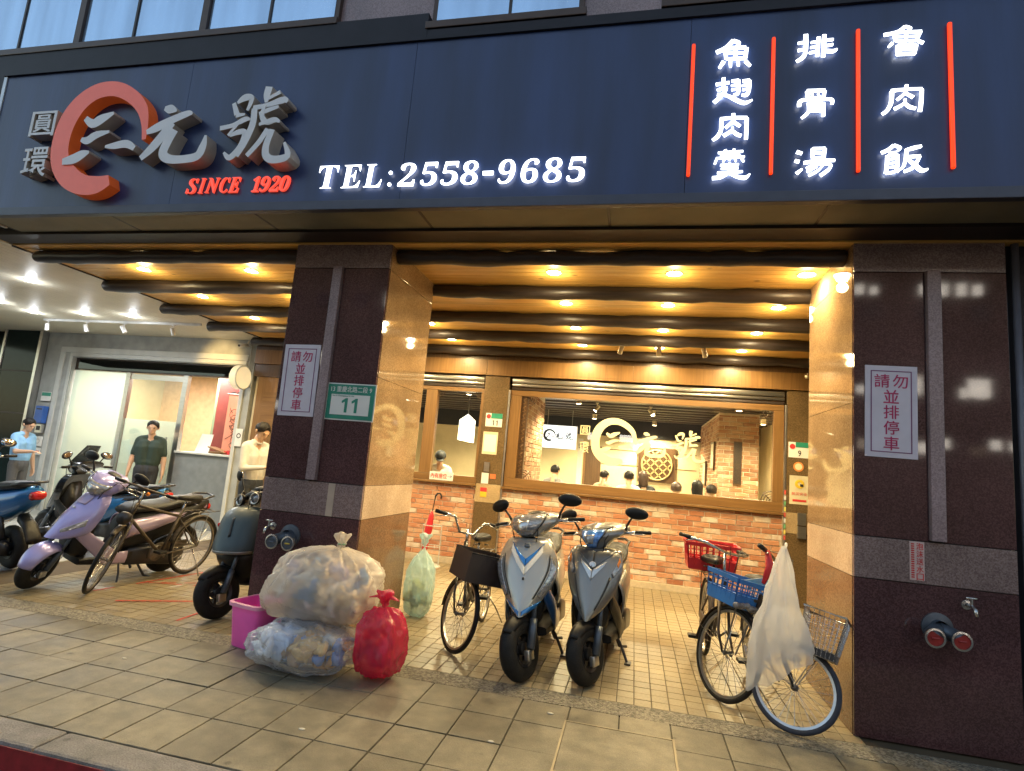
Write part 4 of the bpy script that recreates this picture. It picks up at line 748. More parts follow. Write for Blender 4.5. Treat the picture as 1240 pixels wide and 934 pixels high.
for x0, x1, y0, y1, lab in ((-1.35, -0.94, 4.35, 5.9, 'brick pier just inside the left edge of the wide window'), (2.16, 2.85, 6.5, 9.4, 'brick pier inside the dining room with framed pictures')):
    t = thing('brick_pier', lab, 'pillar'); B('mortar', (x0+0.009, y0+0.009, 0), (x1-0.009, y1-0.009, 2.79), M_mortar, t)
    n = 0
    if x0 < 0: bricks(t, y0, y1, 1.1, 2.7, x1, M_brick2, axis='Y+', rnd=random.Random(5)); bricks(t, x0, x1, 1.1, 2.7, y0, M_brick2, rnd=random.Random(6))
    else: bricks(t, x0, x1, 1.1, 2.75, y0, M_brick2, rnd=random.Random(8)); bricks(t, y0, y1, 1.1, 2.75, x0, M_brick2, axis='Y-', rnd=random.Random(9))
    at_base(t, ((x0+x1)/2, (y0+y1)/2, 0))
pt = thing('wall_panel', 'dark framed grille panel hung on the brick pier inside', 'panel'); B('panel_frame', (2.42, 6.46, 1.52), (2.56, 6.492, 2.28), M_darkwood, pt)
mb = MB()
for i in range(6): mb.box((2.435+0.02*i, 6.452, 1.54), (2.443+0.02*i, 6.459, 2.26))
for i in range(30): mb.box((2.432, 6.4535, 1.55+0.024*i), (2.548, 6.4585, 1.558+0.024*i))
tag(mb.build('grille', M_black, pt), kind='stuff'); at_base(pt, (2.49, 6.47, 1.52))
M_picture = mat('pale_print', (0.55, 0.48, 0.36), 0.6, 0, 0.4, 12)
for y, z0, z1, lab in ((7.0, 1.75, 2.28, 'tall framed picture on the side of the brick pier, nearer the window'), (8.2, 1.45, 1.95, 'lower framed picture on the side of the brick pier, farther back')):
    p = thing('framed_picture', lab, 'picture'); B('picture_frame', (2.12, y-0.2, z0), (2.152, y+0.2, z1), M_darkwood, p, 0.004); B('print', (2.117, y-0.165, z0+0.04), (2.1195, y+0.165, z1-0.04), M_picture, p); at_base(p, (2.14, y, z0))
la = thing('lattice_panel', 'square dark wood panel with round cream lattice on the dining room wall', 'wall panel'); B('board', (0.79, 9.44, 1.42), (1.63, 9.488, 2.22), M_darkwood, la)
c = (1.21, 1.82); mb = MB(); mb.torus((c[0], 9.425, c[1]), 0.345, 0.018, (0, 1, 0), 40, 6); M_gold = mat('dull_gold_lattice', (0.40, 0.31, 0.14), 0.5); mb.build('lattice_ring', M_gold, la, True)
mb = MB(); st = 0.095
for i in range(-4, 5):
    for j in range(-4, 5):
        x, z = c[0]+i*st, c[1]+j*st
        if math.hypot(x-c[0], z-c[1]) < 0.31:
            a = PI/4 if (i+j) % 2 else -PI/4; d = Vector((math.cos(a), 0, math.sin(a)))*0.052; e = Vector((-d.z, 0, d.x)).normalized()*0.014; p = Vector((x, 9.42, z)); f = Vector((0, 0.018, 0))
            mb.add([p-d-e, p+d-e, p+d+e, p-d+e, p-d-e+f, p+d-e+f, p+d+e+f, p-d+e+f], [(0, 1, 2, 3), (4, 7, 6, 5), (0, 4, 5, 1), (1, 5, 6, 2), (2, 6, 7, 3), (3, 7, 4, 0)])
tag(mb.build('lattice_slat', M_gold, la), kind='stuff'); at_base(la, (1.21, 9.45, 1.42))
sb = thing('light_box_sign', 'white light box with ring logo hanging inside the dining room', 'sign'); B('lit_face', (-1.31, 7.99, 1.98), (-0.55, 7.995, 2.47), emis('light_box_face', (0.95, 0.97, 1.0), 0.5), sb); B('case', (-1.325, 7.996, 1.965), (-0.535, 8.06, 2.485), M_steel, sb, 0.006)
for S in (CIRC, SAN, YUAN, HAO): brush(remap(S, LX0, LX1, LZ0, LZ1, -1.27, -0.62, 2.12, 2.38), 7.985, 7.989).build('logo', M_blackink, sb)
MB().tube([(-1.2, 8.03, 2.485), (-1.2, 8.03, 3.0)], 0.006, 6).build('hanger', M_steel, sb); MB().tube([(-0.66, 8.03, 2.485), (-0.66, 8.03, 3.0)], 0.006, 6).build('hanger', M_steel, sb); at_base(sb, (-0.93, 8.02, 1.965))
sb = thing('menu_board', 'lit white menu board hanging behind the narrow left window', 'sign'); MB().prism([(-2.58, 1.92), (-2.27, 1.88), (-2.27, 2.30), (-2.42, 2.42), (-2.58, 2.30)], 6.0, 6.03).build('lit_face', emis('menu_face', (1.0, 0.97, 0.9), 0.5), sb)
for i in range(6): B('text_line', (-2.30, 5.996, 1.93+0.055*i), (-2.28, 5.9985, 1.965+0.055*i), M_blueink, sb)
MB().tube([(-2.42, 6.015, 2.41), (-2.42, 6.015, 3.02)], 0.008, 6).build('hanger', M_steel, sb); at_base(sb, (-2.42, 6.0, 1.88))
wd = thing('kitchen_door', 'dark wood door leaf on the back wall of the dining room', 'door'); B('leaf', (-0.45, 9.44, 0.0), (-0.08, 9.49, 2.15), M_darkwood, wd, 0.004); B('door_frame', (-0.5, 9.46, 0), (-0.452, 9.495, 2.2), M_oak, wd); MB().tube([(-0.13, 9.41, 0.95), (-0.13, 9.41, 1.1)], 0.01, 6).build('handle', M_steel, wd); at_base(wd, (-0.27, 9.47, 0))
vb = thing('standing_banner', 'narrow white vertical banner beside the light box sign inside', 'banner'); B('banner_face', (-0.46, 7.6, 0.3), (-0.36, 7.62, 2.2), M_paper, vb); B('banner_foot', (-0.5, 7.5, 0.0), (-0.32, 7.72, 0.3), M_blackplastic, vb); put_text('lettering', '招牌', M_blackink, vb, -0.45, -0.37, 2.0, 2.15, 7.597, 0.002); at_base(vb, (-0.41, 7.6, 0))
# lamps inside
def room_lamp(x, y, p, lab, z=2.79, col=(1, 0.80, 0.46)):
    t = thing('pendant_lamp', lab, 'lamp', (x, y, z), (0, 0, 0), 'ceiling lamps inside the dining room'); MB().lathe([(0.001, 0.0), (0.05, 0.0), (0.05, -0.10), (0.045, -0.10), (0.045, -0.01)], 16).build('can', M_spotcream, t, 40); MB().lathe([(0.001, -0.085), (0.044, -0.085), (0.044, -0.08), (0.001, -0.08)], 16).build('lamp_disc', M_lampwarm, t)
    ld = bpy.data.lights.new('room_lamp', 'SPOT'); ld.energy = p; ld.color = col; ld.spot_size = R(150); ld.spot_blend = 0.6; ld.shadow_soft_size = 0.06
    lo = bpy.data.objects.new('room_lamp', ld); COL.objects.link(lo); lo.parent = t; lo.location = (0, 0, -0.12)
for q, (x, y) in enumerate([(-4.2, 6.0), (-2.2, 5.2), (-2.6, 7.6), (-0.3, 5.6), (-0.2, 8.2), (1.0, 6.8), (1.1, 8.9), (2.3, 5.3), (3.05, 7.2)]):
    room_lamp(x, y, 135, ['can lamp at the left end of the dining room', 'can lamp above the cook behind the narrow window', 'can lamp behind the menu board', 'can lamp beside the brick pier at the left of the wide window', 'can lamp near the kitchen door inside', 'can lamp over the seated diners', 'can lamp washing the round lattice panel', 'can lamp just inside the right end of the wide window', 'can lamp behind the right brick pier'][q])
for q, (x, y, ax) in enumerate([(-0.02, 6.2, -0.7), (0.95, 6.3, 0.7)]): spot_head(x, y, 2.80, ax, -0.2, M_spotcream, 'small cream spotlight inside the dining room, %s of two behind the ring logo' % ['left', 'right'][q], 'spotlights inside the dining room', True)

# ================================================================== plates and notices on the pillars
def plate(root, x0, x1, z0, z1, y, m, nm='plate', th=0.004): return B(nm, (x0, y-th, z0), (x1, y, z1), m, root, 0.0012)
YP = YF-0.0405
n = thing('house_number_plate', 'small white and green number 11 plate on the brown stone pillar', 'sign'); plate(n, -1.545, -1.285, 2.08, 2.285, YP, M_paper); plate(n, -1.46, -1.285, 2.205, 2.285, YP-0.0045, M_greenink, 'green_header', 0.002); MB().lathe([(0.001, 0), (0.035, 0), (0.035, 0.003), (0.001, 0.003)], 16, Matrix.Translation((-1.50, YP-0.005, 2.235)) @ Matrix.Rotation(PI/2, 4, 'X')).build('red_seal', M_redink, n); [MB().prism([(xx+0.018, 2.10), (xx+0.032, 2.10), (xx+0.032, 2.18), (xx+0.022, 2.18), (xx, 2.162), (xx+0.018, 2.162)], YP-0.0065, YP-0.0045).build('digit', M_blackink, n) for xx in (-1.44, -1.385)]; at_base(n, (-1.415, YP, 2.08))
n = thing('wall_notice', 'blank cream notice sheet on the brown stone pillar', 'notice'); plate(n, -1.56, -1.33, 1.66, 2.0, YP, mat('cream_sheet', (0.62, 0.55, 0.38), 0.6)); plate(n, -1.54, -1.35, 1.7, 1.96, YP-0.0045, M_paper, 'sheet', 0.001); at_base(n, (-1.44, YP, 1.66))
n = thing('wall_card_holder', 'small metal card holder with red and yellow card on the brown stone pillar', 'notice'); plate(n, -1.50, -1.42, 1.40, 1.54, YP, M_steel, 'bracket', 0.02); plate(n, -1.53, -1.42, 1.22, 1.38, YP, M_paper, 'card'); plate(n, -1.53, -1.43, 1.10, 1.16, YP, M_redink, 'red_card'); plate(n, -1.53, -1.43, 1.02, 1.098, YP, mat('yellow_ink', (0.65, 0.45, 0.03), 0.5), 'yellow_card'); plate(n, -1.40, -1.31, 1.30, 1.37, YP, mat('orange_ink', (0.6, 0.16, 0.05), 0.5), 'orange_card'); at_base(n, (-1.46, YP, 1.02))
n = thing('house_number_plate', 'small white and green number 9 plate on the right brown pillar', 'sign'); plate(n, 2.74, 3.0, 1.95, 2.16, YP, M_paper); plate(n, 2.83, 3.0, 2.09, 2.16, YP-0.0045, M_greenink, 'green_header', 0.002); MB().lathe([(0.001, 0), (0.035, 0), (0.035, 0.003), (0.001, 0.003)], 16, Matrix.Translation((2.79, YP-0.005, 2.10)) @ Matrix.Rotation(PI/2, 4, 'X')).build('red_seal', M_redink, n); put_text('digit', '9', M_blackink, n, 2.86, 2.90, 1.97, 2.05, YP-0.0065, 0.002, 0.01); at_base(n, (2.87, YP, 1.95))
n = thing('round_sticker', 'round orange sticker under the number 9 plate', 'sticker'); MB().lathe([(0.001, 0), (0.065, 0), (0.065, 0.003), (0.001, 0.003)], 24, Matrix.Translation((2.87, YP, 1.83)) @ Matrix.Rotation(PI/2, 4, 'X')).build('disc', mat('orange_sticker', (0.72, 0.26, 0.06), 0.5), n); MB().lathe([(0.001, 0), (0.045, 0), (0.045, 0.002), (0.001, 0.002)], 24, Matrix.Translation((2.87, YP-0.0035, 1.83)) @ Matrix.Rotation(PI/2, 4, 'X')).build('pale_centre', M_cream, n); at_base(n, (2.87, YP, 1.77))
n = thing('square_notice', 'square cream notice with yellow swirl logo and red bar on the right pillar', 'notice'); plate(n, 2.76, 3.01, 1.33, 1.71, YP, mat('cream_sheet', (0.62, 0.55, 0.38), 0.6))
mb = MB(); mb.torus((2.885, YP-0.006, 1.60), 0.042, 0.018, (0, 1, 0), 20, 6, 0.15); mb.build('swirl', mat('yellow_ink', (0.65, 0.45, 0.03), 0.5), n); plate(n, 2.89, 2.93, 1.565, 1.60, YP-0.009, M_blackink, 'swirl_tail', 0.002); put_text('lettering', '防災安全', M_redink, n, 2.79, 2.98, 1.45, 1.49, YP-0.006, 0.002); plate(n, 2.80, 2.97, 1.365, 1.395, YP-0.0045, M_redink, 'red_bar', 0.002); at_base(n, (2.885, YP, 1.33))
n = thing('switch_box', 'pair of grey switch boxes on the right brown pillar', 'switch'); plate(n, 2.86, 2.96, 1.06, 1.22, YP, M_steel, 'upper_box', 0.04); plate(n, 2.86, 2.96, 0.89, 1.045, YP, M_steel, 'lower_box', 0.05); at_base(n, (2.91, YP, 0.89))

# ------------------------------------------------------------------ plates and pipes on the two columns
def noparking(x0, x1, z0, z1, lab, tilt):
    n = thing('no_parking_sign', lab, 'sign', ((x0+x1)/2, -0.001, (z0+z1)/2), (0, tilt, 0)); w, h = (x1-x0)/2, (z1-z0)/2
    MB().bbox((-w, -0.006, -h), (w, 0.0, h), 0.0015).build('plate', mat('pale_lilac_plate', (0.62, 0.58, 0.66), 0.45, 0, 0.06), n); mb = MB(); a, b, t = w-0.035, h-0.035, 0.006
    M_line = mat('mauve_ink', (0.19, 0.05, 0.15), 0.5); M_mag = mat('magenta_ink', (0.44, 0.02, 0.11), 0.5)
    for p, q in (((-a, b-t), (a, b)), ((-a, -b), (a, -b+t)), ((-a, -b+t), (-a+t, b-t)), ((a-t, -b+t), (a, b-t))): mb.box((p[0], -0.0085, p[1]), (q[0], -0.0065, q[1]))
    mb.build('border_line', M_line, n); s = h/0.31
    for ch, cx, cz in (('請', -0.055, 0.205), ('勿', 0.055, 0.205), ('並', 0, 0.10), ('排', 0, -0.005), ('停', 0, -0.11), ('車', 0, -0.215)):
        put_char('character', ch, M_mag, n, (cx-0.046)*s, (cx+0.046)*s, (cz-0.046)*s, (cz+0.046)*s, -0.009, 0.0024, 0.004)
noparking(-2.285, -1.945, 1.778, 2.395, 'white no parking sign with magenta characters on the middle column', R(-1.0)); noparking(2.233, 2.553, 1.784, 2.413, 'white no parking sign with magenta characters on the right column', R(0.3))
n = thing('house_number_plate', 'large green and white house number 11 plate on the middle column', 'sign'); B('plate', (-1.838, -0.006, 1.77), (-1.392, -0.001, 2.08), M_paper, n, 0.002); B('green_field', (-1.828, -0.0085, 1.78), (-1.402, -0.0065, 2.07), M_greenink, n); B('white_field', (-1.79, -0.011, 1.815), (-1.44, -0.009, 1.985), M_paper, n)
[MB().prism([(xx+0.030, 1.835), (xx+0.054, 1.835), (xx+0.054, 1.955), (xx+0.036, 1.955), (xx, 1.930), (xx+0.004, 1.912), (xx+0.030, 1.926)], -0.0135, -0.0115).build('digit', M_greenink, n) for xx in (-1.69, -1.60)]; put_text('street_name', '13 重慶北路二段 9', M_paper, n, -1.80, -1.43, 2.005, 2.055, -0.0115, 0.002, 0.004); put_text('small_print', 'Sec.2 Chongqing N. Rd.', M_greenink, n, -1.78, -1.58, 1.965, 1.98, -0.0135, 0.002); at_base(n, (-1.615, 0, 1.77))
for x0, x1, z0, z1, lab, txt in ((-1.715, -1.655, 0.988, 1.25, 'narrow tan strip label on the pale band of the middle column', None), (2.494, 2.579, 1.006, 1.25, 'narrow white strip label with red characters on the pale band of the right column', '泡沫送水口')):
    n = thing('strip_label', lab, 'label'); B('strip', (x0, -0.004, z0), (x1, -0.0005, z1), mat('tan_label', (0.42, 0.33, 0.26), 0.5) if not txt else mat('pinkish_label', (0.55, 0.42, 0.40), 0.5), n)
    if txt:
        for q, ch in enumerate(txt): put_char('character', ch, M_redink, n, x0+0.038, x1-0.006, z1-0.05-0.048*q, z1-0.008-0.048*q, -0.006, 0.002, 0.004)
        for q in range(16): B('small_print', (x0+0.008, -0.006, z1-0.02-0.014*q), (x0+0.026, -0.0045, z1-0.012-0.014*q), M_redink, n)
    at_base(n, ((x0+x1)/2, 0, z0))
M_chrome = mat('worn_chrome', (0.5, 0.5, 0.5), 0.25, 0.95, 0.1, 20); M_redcap = mat('red_cap', (0.28, 0.02, 0.018), 0.45, 0, 0.2, 20); M_bluegrey = mat('blue_grey_iron', (0.09, 0.11, 0.14), 0.4, 0.5, 0.2, 20)
def siamese(x, z, lab, yellow=False):
    capm = M_redcap if not yellow else M_bluegrey
    n = thing('fire_inlet', lab, 'pipe inlet', (x, 0, z)); RX = Matrix.Rotation(PI/2, 4, 'X')
    MB().lathe([(0.09, 0.0), (0.09, 0.012), (0.05, 0.02), (0.05, 0.06)], 24, Matrix.Translation((0, 0, 0.03)) @ RX).build('flange', M_bluegrey, n, 40)
    for s in (-1, 1):
        MB().tube([(0, -0.03, 0.03), (s*0.03, -0.06, 0.02), (s*0.066, -0.09, 0), (s*0.072, -0.13, -0.01)], [0.04, 0.042, 0.045, 0.05], 18).build('branch', M_bluegrey, n, True)
        T = Matrix.Translation((s*0.072, -0.13, -0.01)) @ RX; MB().lathe([(0.052, -0.01), (0.058, 0.0), (0.058, 0.014), (0.046, 0.016), (0.046, 0.006)], 24, T).build('coupling_ring', M_chrome, n, 40)
        mb = MB().lathe([(0.001, 0.008), (0.046, 0.008), (0.044, 0.0), (0.001, 0.0)], 24, T); mb.build('cap', capm, n, 40)
        MB().tube([(s*0.072-0.02, -0.147, -0.01), (s*0.072+0.02, -0.147, -0.01)], 0.006, 6).build('cap_lug', capm if s < 0 or not yellow else mat('yellow_tag', (0.6, 0.42, 0.02), 0.5), n)
def tap(x, z, lab, spread=True):
    n = thing('tap', lab, 'tap', (x, 0, z)); MB().tube([(0, 0, 0), (0, -0.07, 0), (0, -0.10, -0.012), (0, -0.115, -0.05)], [0.011, 0.011, 0.012, 0.010], 10).build('spout', M_chrome, n, True)
    MB().lathe([(0.03, 0), (0.03, 0.006), (0.012, 0.01)], 16, Matrix.Rotation(PI/2, 4, 'X')).build('rosette', M_chrome, n, 40); MB().tube([(0, -0.06, 0), (0, -0.06, 0.045)], 0.008, 8).build('valve_stem', M_chrome, n); MB().tube([(-0.03, -0.06, 0.05), (0.03, -0.06, 0.05)], 0.007, 8).build('handle', M_chrome, n, True)
siamese(2.643, 0.70, 'twin fire hose inlet with red caps on the lower right column'); tap(2.81, 0.89, 'small chrome water tap on the lower right column')
siamese(-2.0, 0.77, 'dark twin pipe inlet with a yellow lug on the middle column above the bags', True); tap(-2.17, 0.86, 'blue-grey water tap on the middle column left of the twin inlet')
nl = thing('tube_light', 'short bright orange strip reflection label low on the middle column', 'label')
COL.objects.unlink(nl); bpy.data.objects.remove(nl)

# ================================================================== two-wheelers
M_rubber = mat('tyre_rubber', (0.012, 0.0115, 0.011), 0.6, 0, 0.3, 25, 0.25, 120, spec=0.25)
M_rimdark = mat('dark_rim', (0.06, 0.06, 0.065), 0.35, 0.7)
M_rimlight = mat('alloy_rim', (0.5, 0.5, 0.5), 0.3, 0.9)
M_lens = mat('clear_lens', (0.30, 0.31, 0.33), 0.07, 0.35, 0.55, 30, coat=1.0, stretch=(1, 1, 2))
M_bluelens = mat('blue_reflector', (0.10, 0.26, 0.75), 0.12, 0.3, 0.6, 30, coat=1.0)
M_amber = mat('amber_lens', (0.65, 0.20, 0.02), 0.2, 0, 0.1)
M_redlens = mat('red_lens', (0.45, 0.015, 0.012), 0.15, 0, 0.1, coat=0.5)
M_mirror = mat('mirror_glass', (0.7, 0.7, 0.72), 0.05, 1.0, 0.02)
M_seat = mat('black_vinyl', (0.012, 0.012, 0.013), 0.45, 0, 0.2, 20, 0.1, 120, spec=0.3)
def lerp_tab(tab, v):
    """smooth interpolation of rows keyed by first column"""
    n = len(tab); i = 0
    while i < n-2 and v > tab[i+1][0]: i += 1
    a, b = tab[i], tab[i+1]; p = tab[max(i-1, 0)]; q = tab[min(i+2, n-1)]; t = (v-a[0])/(b[0]-a[0]); t = min(max(t, 0), 1); out = []
    for c in range(1, len(a)):
        m0 = (b[c]-p[c])/(b[0]-p[0]) if b[0] != p[0] else 0; m1 = (q[c]-a[c])/(q[0]-a[0]) if q[0] != a[0] else 0; h = b[0]-a[0]
        out.append((2*t**3-3*t*t+1)*a[c]+(t**3-2*t*t+t)*h*m0+(-2*t**3+3*t*t)*b[c]+(t**3-t*t)*h*m1)
    return out
def shell(tab, back, pw=1.8, ridge=0.012, crease=0.0):
    def S(u, v):
        z, xc, hw, bk = lerp_tab(tab, v); au = abs(u); x = xc-bk*au**pw+ridge*(1-au)
        if crease: x += crease*math.exp(-((au-0.55)/0.12)**2)
        return Vector((x, hw*u, z))
    def ring(v):
        z, xc, hw, bk = lerp_tab(tab, v); f = [S(-1+2*i/16, v) for i in range(17)]; xb = xc-bk-back
        return f+[Vector((xb, hw*0.96*(1-2*i/8), z)) for i in range(9)]
    return S, ring
def patch(S, corners, n, off):
    """piece lying on a shell: four (u,v) corners in order"""
    (a, b, c, d) = corners
    def fn(s, t):
        u = (a[0]*(1-s)+b[0]*s)*(1-t)+(d[0]*(1-s)+c[0]*s)*t; v = (a[1]*(1-s)+b[1]*s)*(1-t)+(d[1]*(1-s)+c[1]*s)*t; e = 1e-3
        p = S(u, v); du = S(u+e, v)-S(u-e, v); dv = S(u, v+e)-S(u, v-e); nn = du.cross(dv); nn = nn.normalized() if nn.length > 1e-12 else Vector((1, 0, 0))
        if nn.x < 0: nn = -nn
        return p+nn*off
    return fn
def oval(x, zl, zt, hw, n=20, p=2.6, yo=0.0):
    out = []
    for i in range(n):
        a = 2*PI*i/n; c, s = math.cos(a), math.sin(a); e = 2/p
        out.append(Vector((x, yo+hw*math.copysign(abs(c)**e, c), (zl+zt)/2+(zt-zl)/2*math.copysign(abs(s)**e, s))))
    return out
def wheel_parts(root, x, z, Rr, tw, rim_m, M=None, spokes=5, disc=True, nm='wheel'):
    T = Matrix.Translation((x, 0, z)) @ Matrix.Rotation(PI/2, 4, 'X'); Mx = (M @ T) if M else T; ri = Rr-tw*0.95
    prof = [(ri, -tw*0.38), (Rr-tw*0.5, -tw*0.52), (Rr-tw*0.15, -tw*0.36), (Rr, -tw*0.12), (Rr, tw*0.12), (Rr-tw*0.15, tw*0.36), (Rr-tw*0.5, tw*0.52), (ri, tw*0.38), (ri, -tw*0.38)]
    w = MB().lathe([(0.02, -0.04), (0.045, -0.035), (0.045, 0.035), (0.02, 0.04)], 20, Mx, True).build(nm, rim_m, root, 40)
    mb = MB().lathe(prof, 40, Mx)
    # tread blocks
    for k in range(28):
        a = 2*PI*k/28
        for s in (-1, 1):
            q = Mx @ Matrix.Rotation(a+0.05*s, 4, 'Z'); mb.box((Rr-tw*0.10, s*tw*0.12-0.006, -0.011), (Rr+0.0015, s*tw*0.12+0.02*s if s > 0 else s*tw*0.12+0.006, 0.011), q @ Matrix.Rotation(PI/2, 4, 'X')) if False else None
    mb.build('tyre', M_rubber, w, 50); MB().lathe([(ri-0.018, -tw*0.30), (ri+0.004, -tw*0.42), (ri+0.004, tw*0.42), (ri-0.018, tw*0.30), (ri-0.018, -tw*0.30)], 36, Mx).build('rim', rim_m, w, 40)
    mb = MB()
    for k in range(spokes):
        a = 2*PI*k/spokes; q = Mx @ Matrix.Rotation(a, 4, 'Z'); mb.rings([[q @ Vector((0.035, -0.022, -0.012)), q @ Vector((0.035, 0.022, -0.012)), q @ Vector((0.035, 0.022, 0.012)), q @ Vector((0.035, -0.022, 0.012))], [q @ Vector((ri-0.012, -0.012, -0.009)), q @ Vector((ri-0.012, 0.012, -0.009)), q @ Vector((ri-0.012, 0.012, 0.009)), q @ Vector((ri-0.012, -0.012, 0.009))]])
    tag(mb.build('spokes', rim_m, w), kind='stuff')
    if disc: MB().lathe([(0.05, 0.052), (0.088, 0.052), (0.088, 0.056), (0.05, 0.056), (0.05, 0.052)], 28, Mx).build('brake_disc', M_steel, w)
    return w
def scooter(label, pos, heading, lean=0.0, steer=0.0, paint=None, paint2=None, dark=None, style='A', cat='scooter', fender=None, topbox=False, screen=False, scale=1.0):
    t = thing('scooter', label, cat, pos, (lean, 0, heading), 'scooters parked under the arcade'); t.scale = (scale, scale*(1.09 if style in 'AB' else 1.0), scale)
    dark = dark or M_blackplastic; fender = fender or dark; paint2 = paint2 or paint
    ax = Vector((-0.42, 0, 0.907)); P0 = Vector((-0.03, 0, 0.30)); SM = Matrix.Translation(P0) @ Matrix.Rotation(steer, 4, ax) @ Matrix.Translation(-P0)
    RW = 0.212
    wheel_parts(t, 0.0, RW, RW, 0.105, M_rimdark, SM, nm='front_wheel'); wheel_parts(t, -1.25, RW, RW, 0.11, M_rimdark, None, disc=False, nm='rear_wheel')
    for s in (-1, 1):
        mb = MB().tube([(0.0, s*0.078, RW), (-0.06, s*0.078, 0.335), (-0.085, s*0.078, 0.39)], [0.027, 0.026, 0.026], 10); mb.tube([(-0.085, s*0.078, 0.39), (-0.165, s*0.075, 0.56)], 0.017, 8); mb.xf(SM).build('fork_leg', M_bluegrey, t, True)
    mb = MB().tube([(-0.165, -0.09, 0.56), (-0.165, 0.09, 0.56)], 0.026, 8); mb.tube([(-0.165, 0, 0.56), (-0.36, 0, 0.98)], 0.024, 8); mb.xf(SM).build('steering_stem', M_rimdark, t, True)
    mb = MB().bbox((-0.03, 0.05, 0.14), (0.045, 0.085, 0.21), 0.008); mb.xf(SM).build('brake_caliper', M_steel, t, True)
    # front fender
    a0, a1 = (R(15), R(160)) if style in ('P', 'L') else (R(40), R(150)); fw = 0.06 if style != 'P' else 0.10
    def fen(s, q):
        a = a0+(a1-a0)*q; u = -1+2*s; r = RW+0.020+(0.02 if style == 'P' else 0.0)*math.sin(PI*q)-0.055*abs(u)**2.2; ww = fw*(0.55+0.45*math.sin(PI*min(max(q*0.85+0.1, 0), 1))); return Vector((math.cos(a)*r, u*ww, RW+math.sin(a)*r))
    MB().grid(fen, 10, 16, 0.006).xf(SM).build('front_fender', fender, t, True)
    # front panel
    TABS = {'A': [(0, .925, -.235, .135, .05), (.12, .885, -.20, .165, .07), (.3, .80, -.14, .195, .10), (.5, .70, -.085, .208, .13), (.72, .585, -.02, .165, .13), (.9, .48, .03, .085, .08), (1, .43, .05, .025, .03)],
            'B': [(0, .93, -.235, .155, .06), (.12, .90, -.20, .185, .08), (.3, .82, -.14, .195, .10), (.5, .71, -.08, .185, .12), (.72, .60, -.02, .145, .12), (.9, .50, .03, .075, .08), (1, .45, .05, .02, .03)],
            'P': [(0, .93, -.27, .10, .05), (.15, .87, -.22, .15, .08), (.35, .78, -.15, .18, .11), (.55, .68, -.08, .19, .14), (.8, .56, -.01, .17, .15), (1, .50, .03, .10, .10)],
            'G': [(0, .93, -.24, .12, .05), (.1, .905, -.20, .165, .07), (.3, .83, -.135, .20, .09), (.55, .70, -.075, .215, .11), (.8, .585, -.03, .215, .12), (.93, .545, -.02, .205, .13), (1, .53, -.03, .19, .13)]}
    TABS['L'] = TABS['B']; TABS['K'] = TABS['B']
    S, ring = shell(TABS[style], 0.085, 1.8 if style != 'G' else 2.6, 0.014 if style in 'AB' else 0.0, 0.006 if style in 'AB' else 0)
    MB().rings([ring(i/18) for i in range(19)]).build('front_panel', paint, t, 50)
    def pt(nm, cs, m, off=0.004, n=(8, 8)): return MB().grid(patch(S, cs, n, off), n[0], n[1], 0.006).build(nm, m, t, True)
    M_blk = M_black
    if style == 'A':
        M_acc = mat('blue_accent_paint', (0.03, 0.20, 0.55), 0.25, 0.3, 0.1, coat=0.6)
        for s in (-1, 1):
            pt('chevron', [(0.0, .40), (s*0.62, .10), (s*0.74, .075), (0.0, .31)], M_acc, 0.005); pt('white_chevron', [(0.0, .52), (s*0.58, .22), (s*0.62, .115), (0.0, .42)], M_paper, 0.003)
            pt('side_lens', [(s*0.98, .42), (s*0.86, .30), (s*0.62, .76), (s*0.80, .80)], M_lens, 0.005); pt('panel_groove', [(s*0.54, .80), (s*0.50, .80), (s*0.80, .26), (s*0.83, .26)], M_blk, 0.0025)
            pt('lower_accent', [(s*0.95, .90), (s*0.2, .985), (s*0.1, .93), (s*0.95, .83)], M_acc, 0.004)
        pt('emblem', [(-0.10, .10), (0.10, .10), (0.10, .155), (-0.10, .155)], M_bluegrey, 0.006, (4, 4)); pt('bolt_cap', [(-0.03, .55), (0.03, .55), (0.03, .58), (-0.03, .58)], M_blk, 0.004, (3, 3))
    elif style == 'B':
        M_sh = mat('graphite_inset', (0.10, 0.105, 0.11), 0.28, 0.6, 0.08, coat=0.6)
        for s in (-1, 1):
            pt('inset_wing', [(0.0, .36), (s*0.90, .04), (s*0.5, .02), (0.0, .06)], M_sh, 0.004); pt('chrome_chevron', [(0.0, .48), (s*0.40, .30), (s*0.46, .24), (0.0, .37)], M_steel, 0.004)
            pt('side_lens', [(s*0.98, .30), (s*0.93, .13), (s*0.66, .40), (s*0.74, .45)], M_lens, 0.006); pt('turn_bulb', [(s*0.92, .24), (s*0.88, .18), (s*0.80, .28), (s*0.85, .33)], M_amber, 0.0075, (4, 4)); pt('panel_groove', [(s*0.50, .86), (s*0.46, .86), (s*0.62, .44), (s*0.66, .44)], M_blk, 0.0025)
        fn = patch(S, [(-0.11, .25), (0.11, .25), (0.11, .34), (-0.11, .34)], (4, 4), 0.006); cpt = fn(0.5, 0.5); MB().lathe([(0.001, 0.004), (0.02, 0.004), (0.024, 0.0), (0.024, -0.004)], 20, Matrix.Translation(cpt) @ Vector((1, 0, 0.5)).to_track_quat('Z', 'Y').to_matrix().to_4x4()).build('emblem', M_steel, t, 40)
    elif style == 'P':
        for s in (-1, 1): pt('side_lens', [(s*0.95, .62), (s*0.9, .50), (s*0.35, .74), (s*0.45, .80)], M_lens, 0.006)
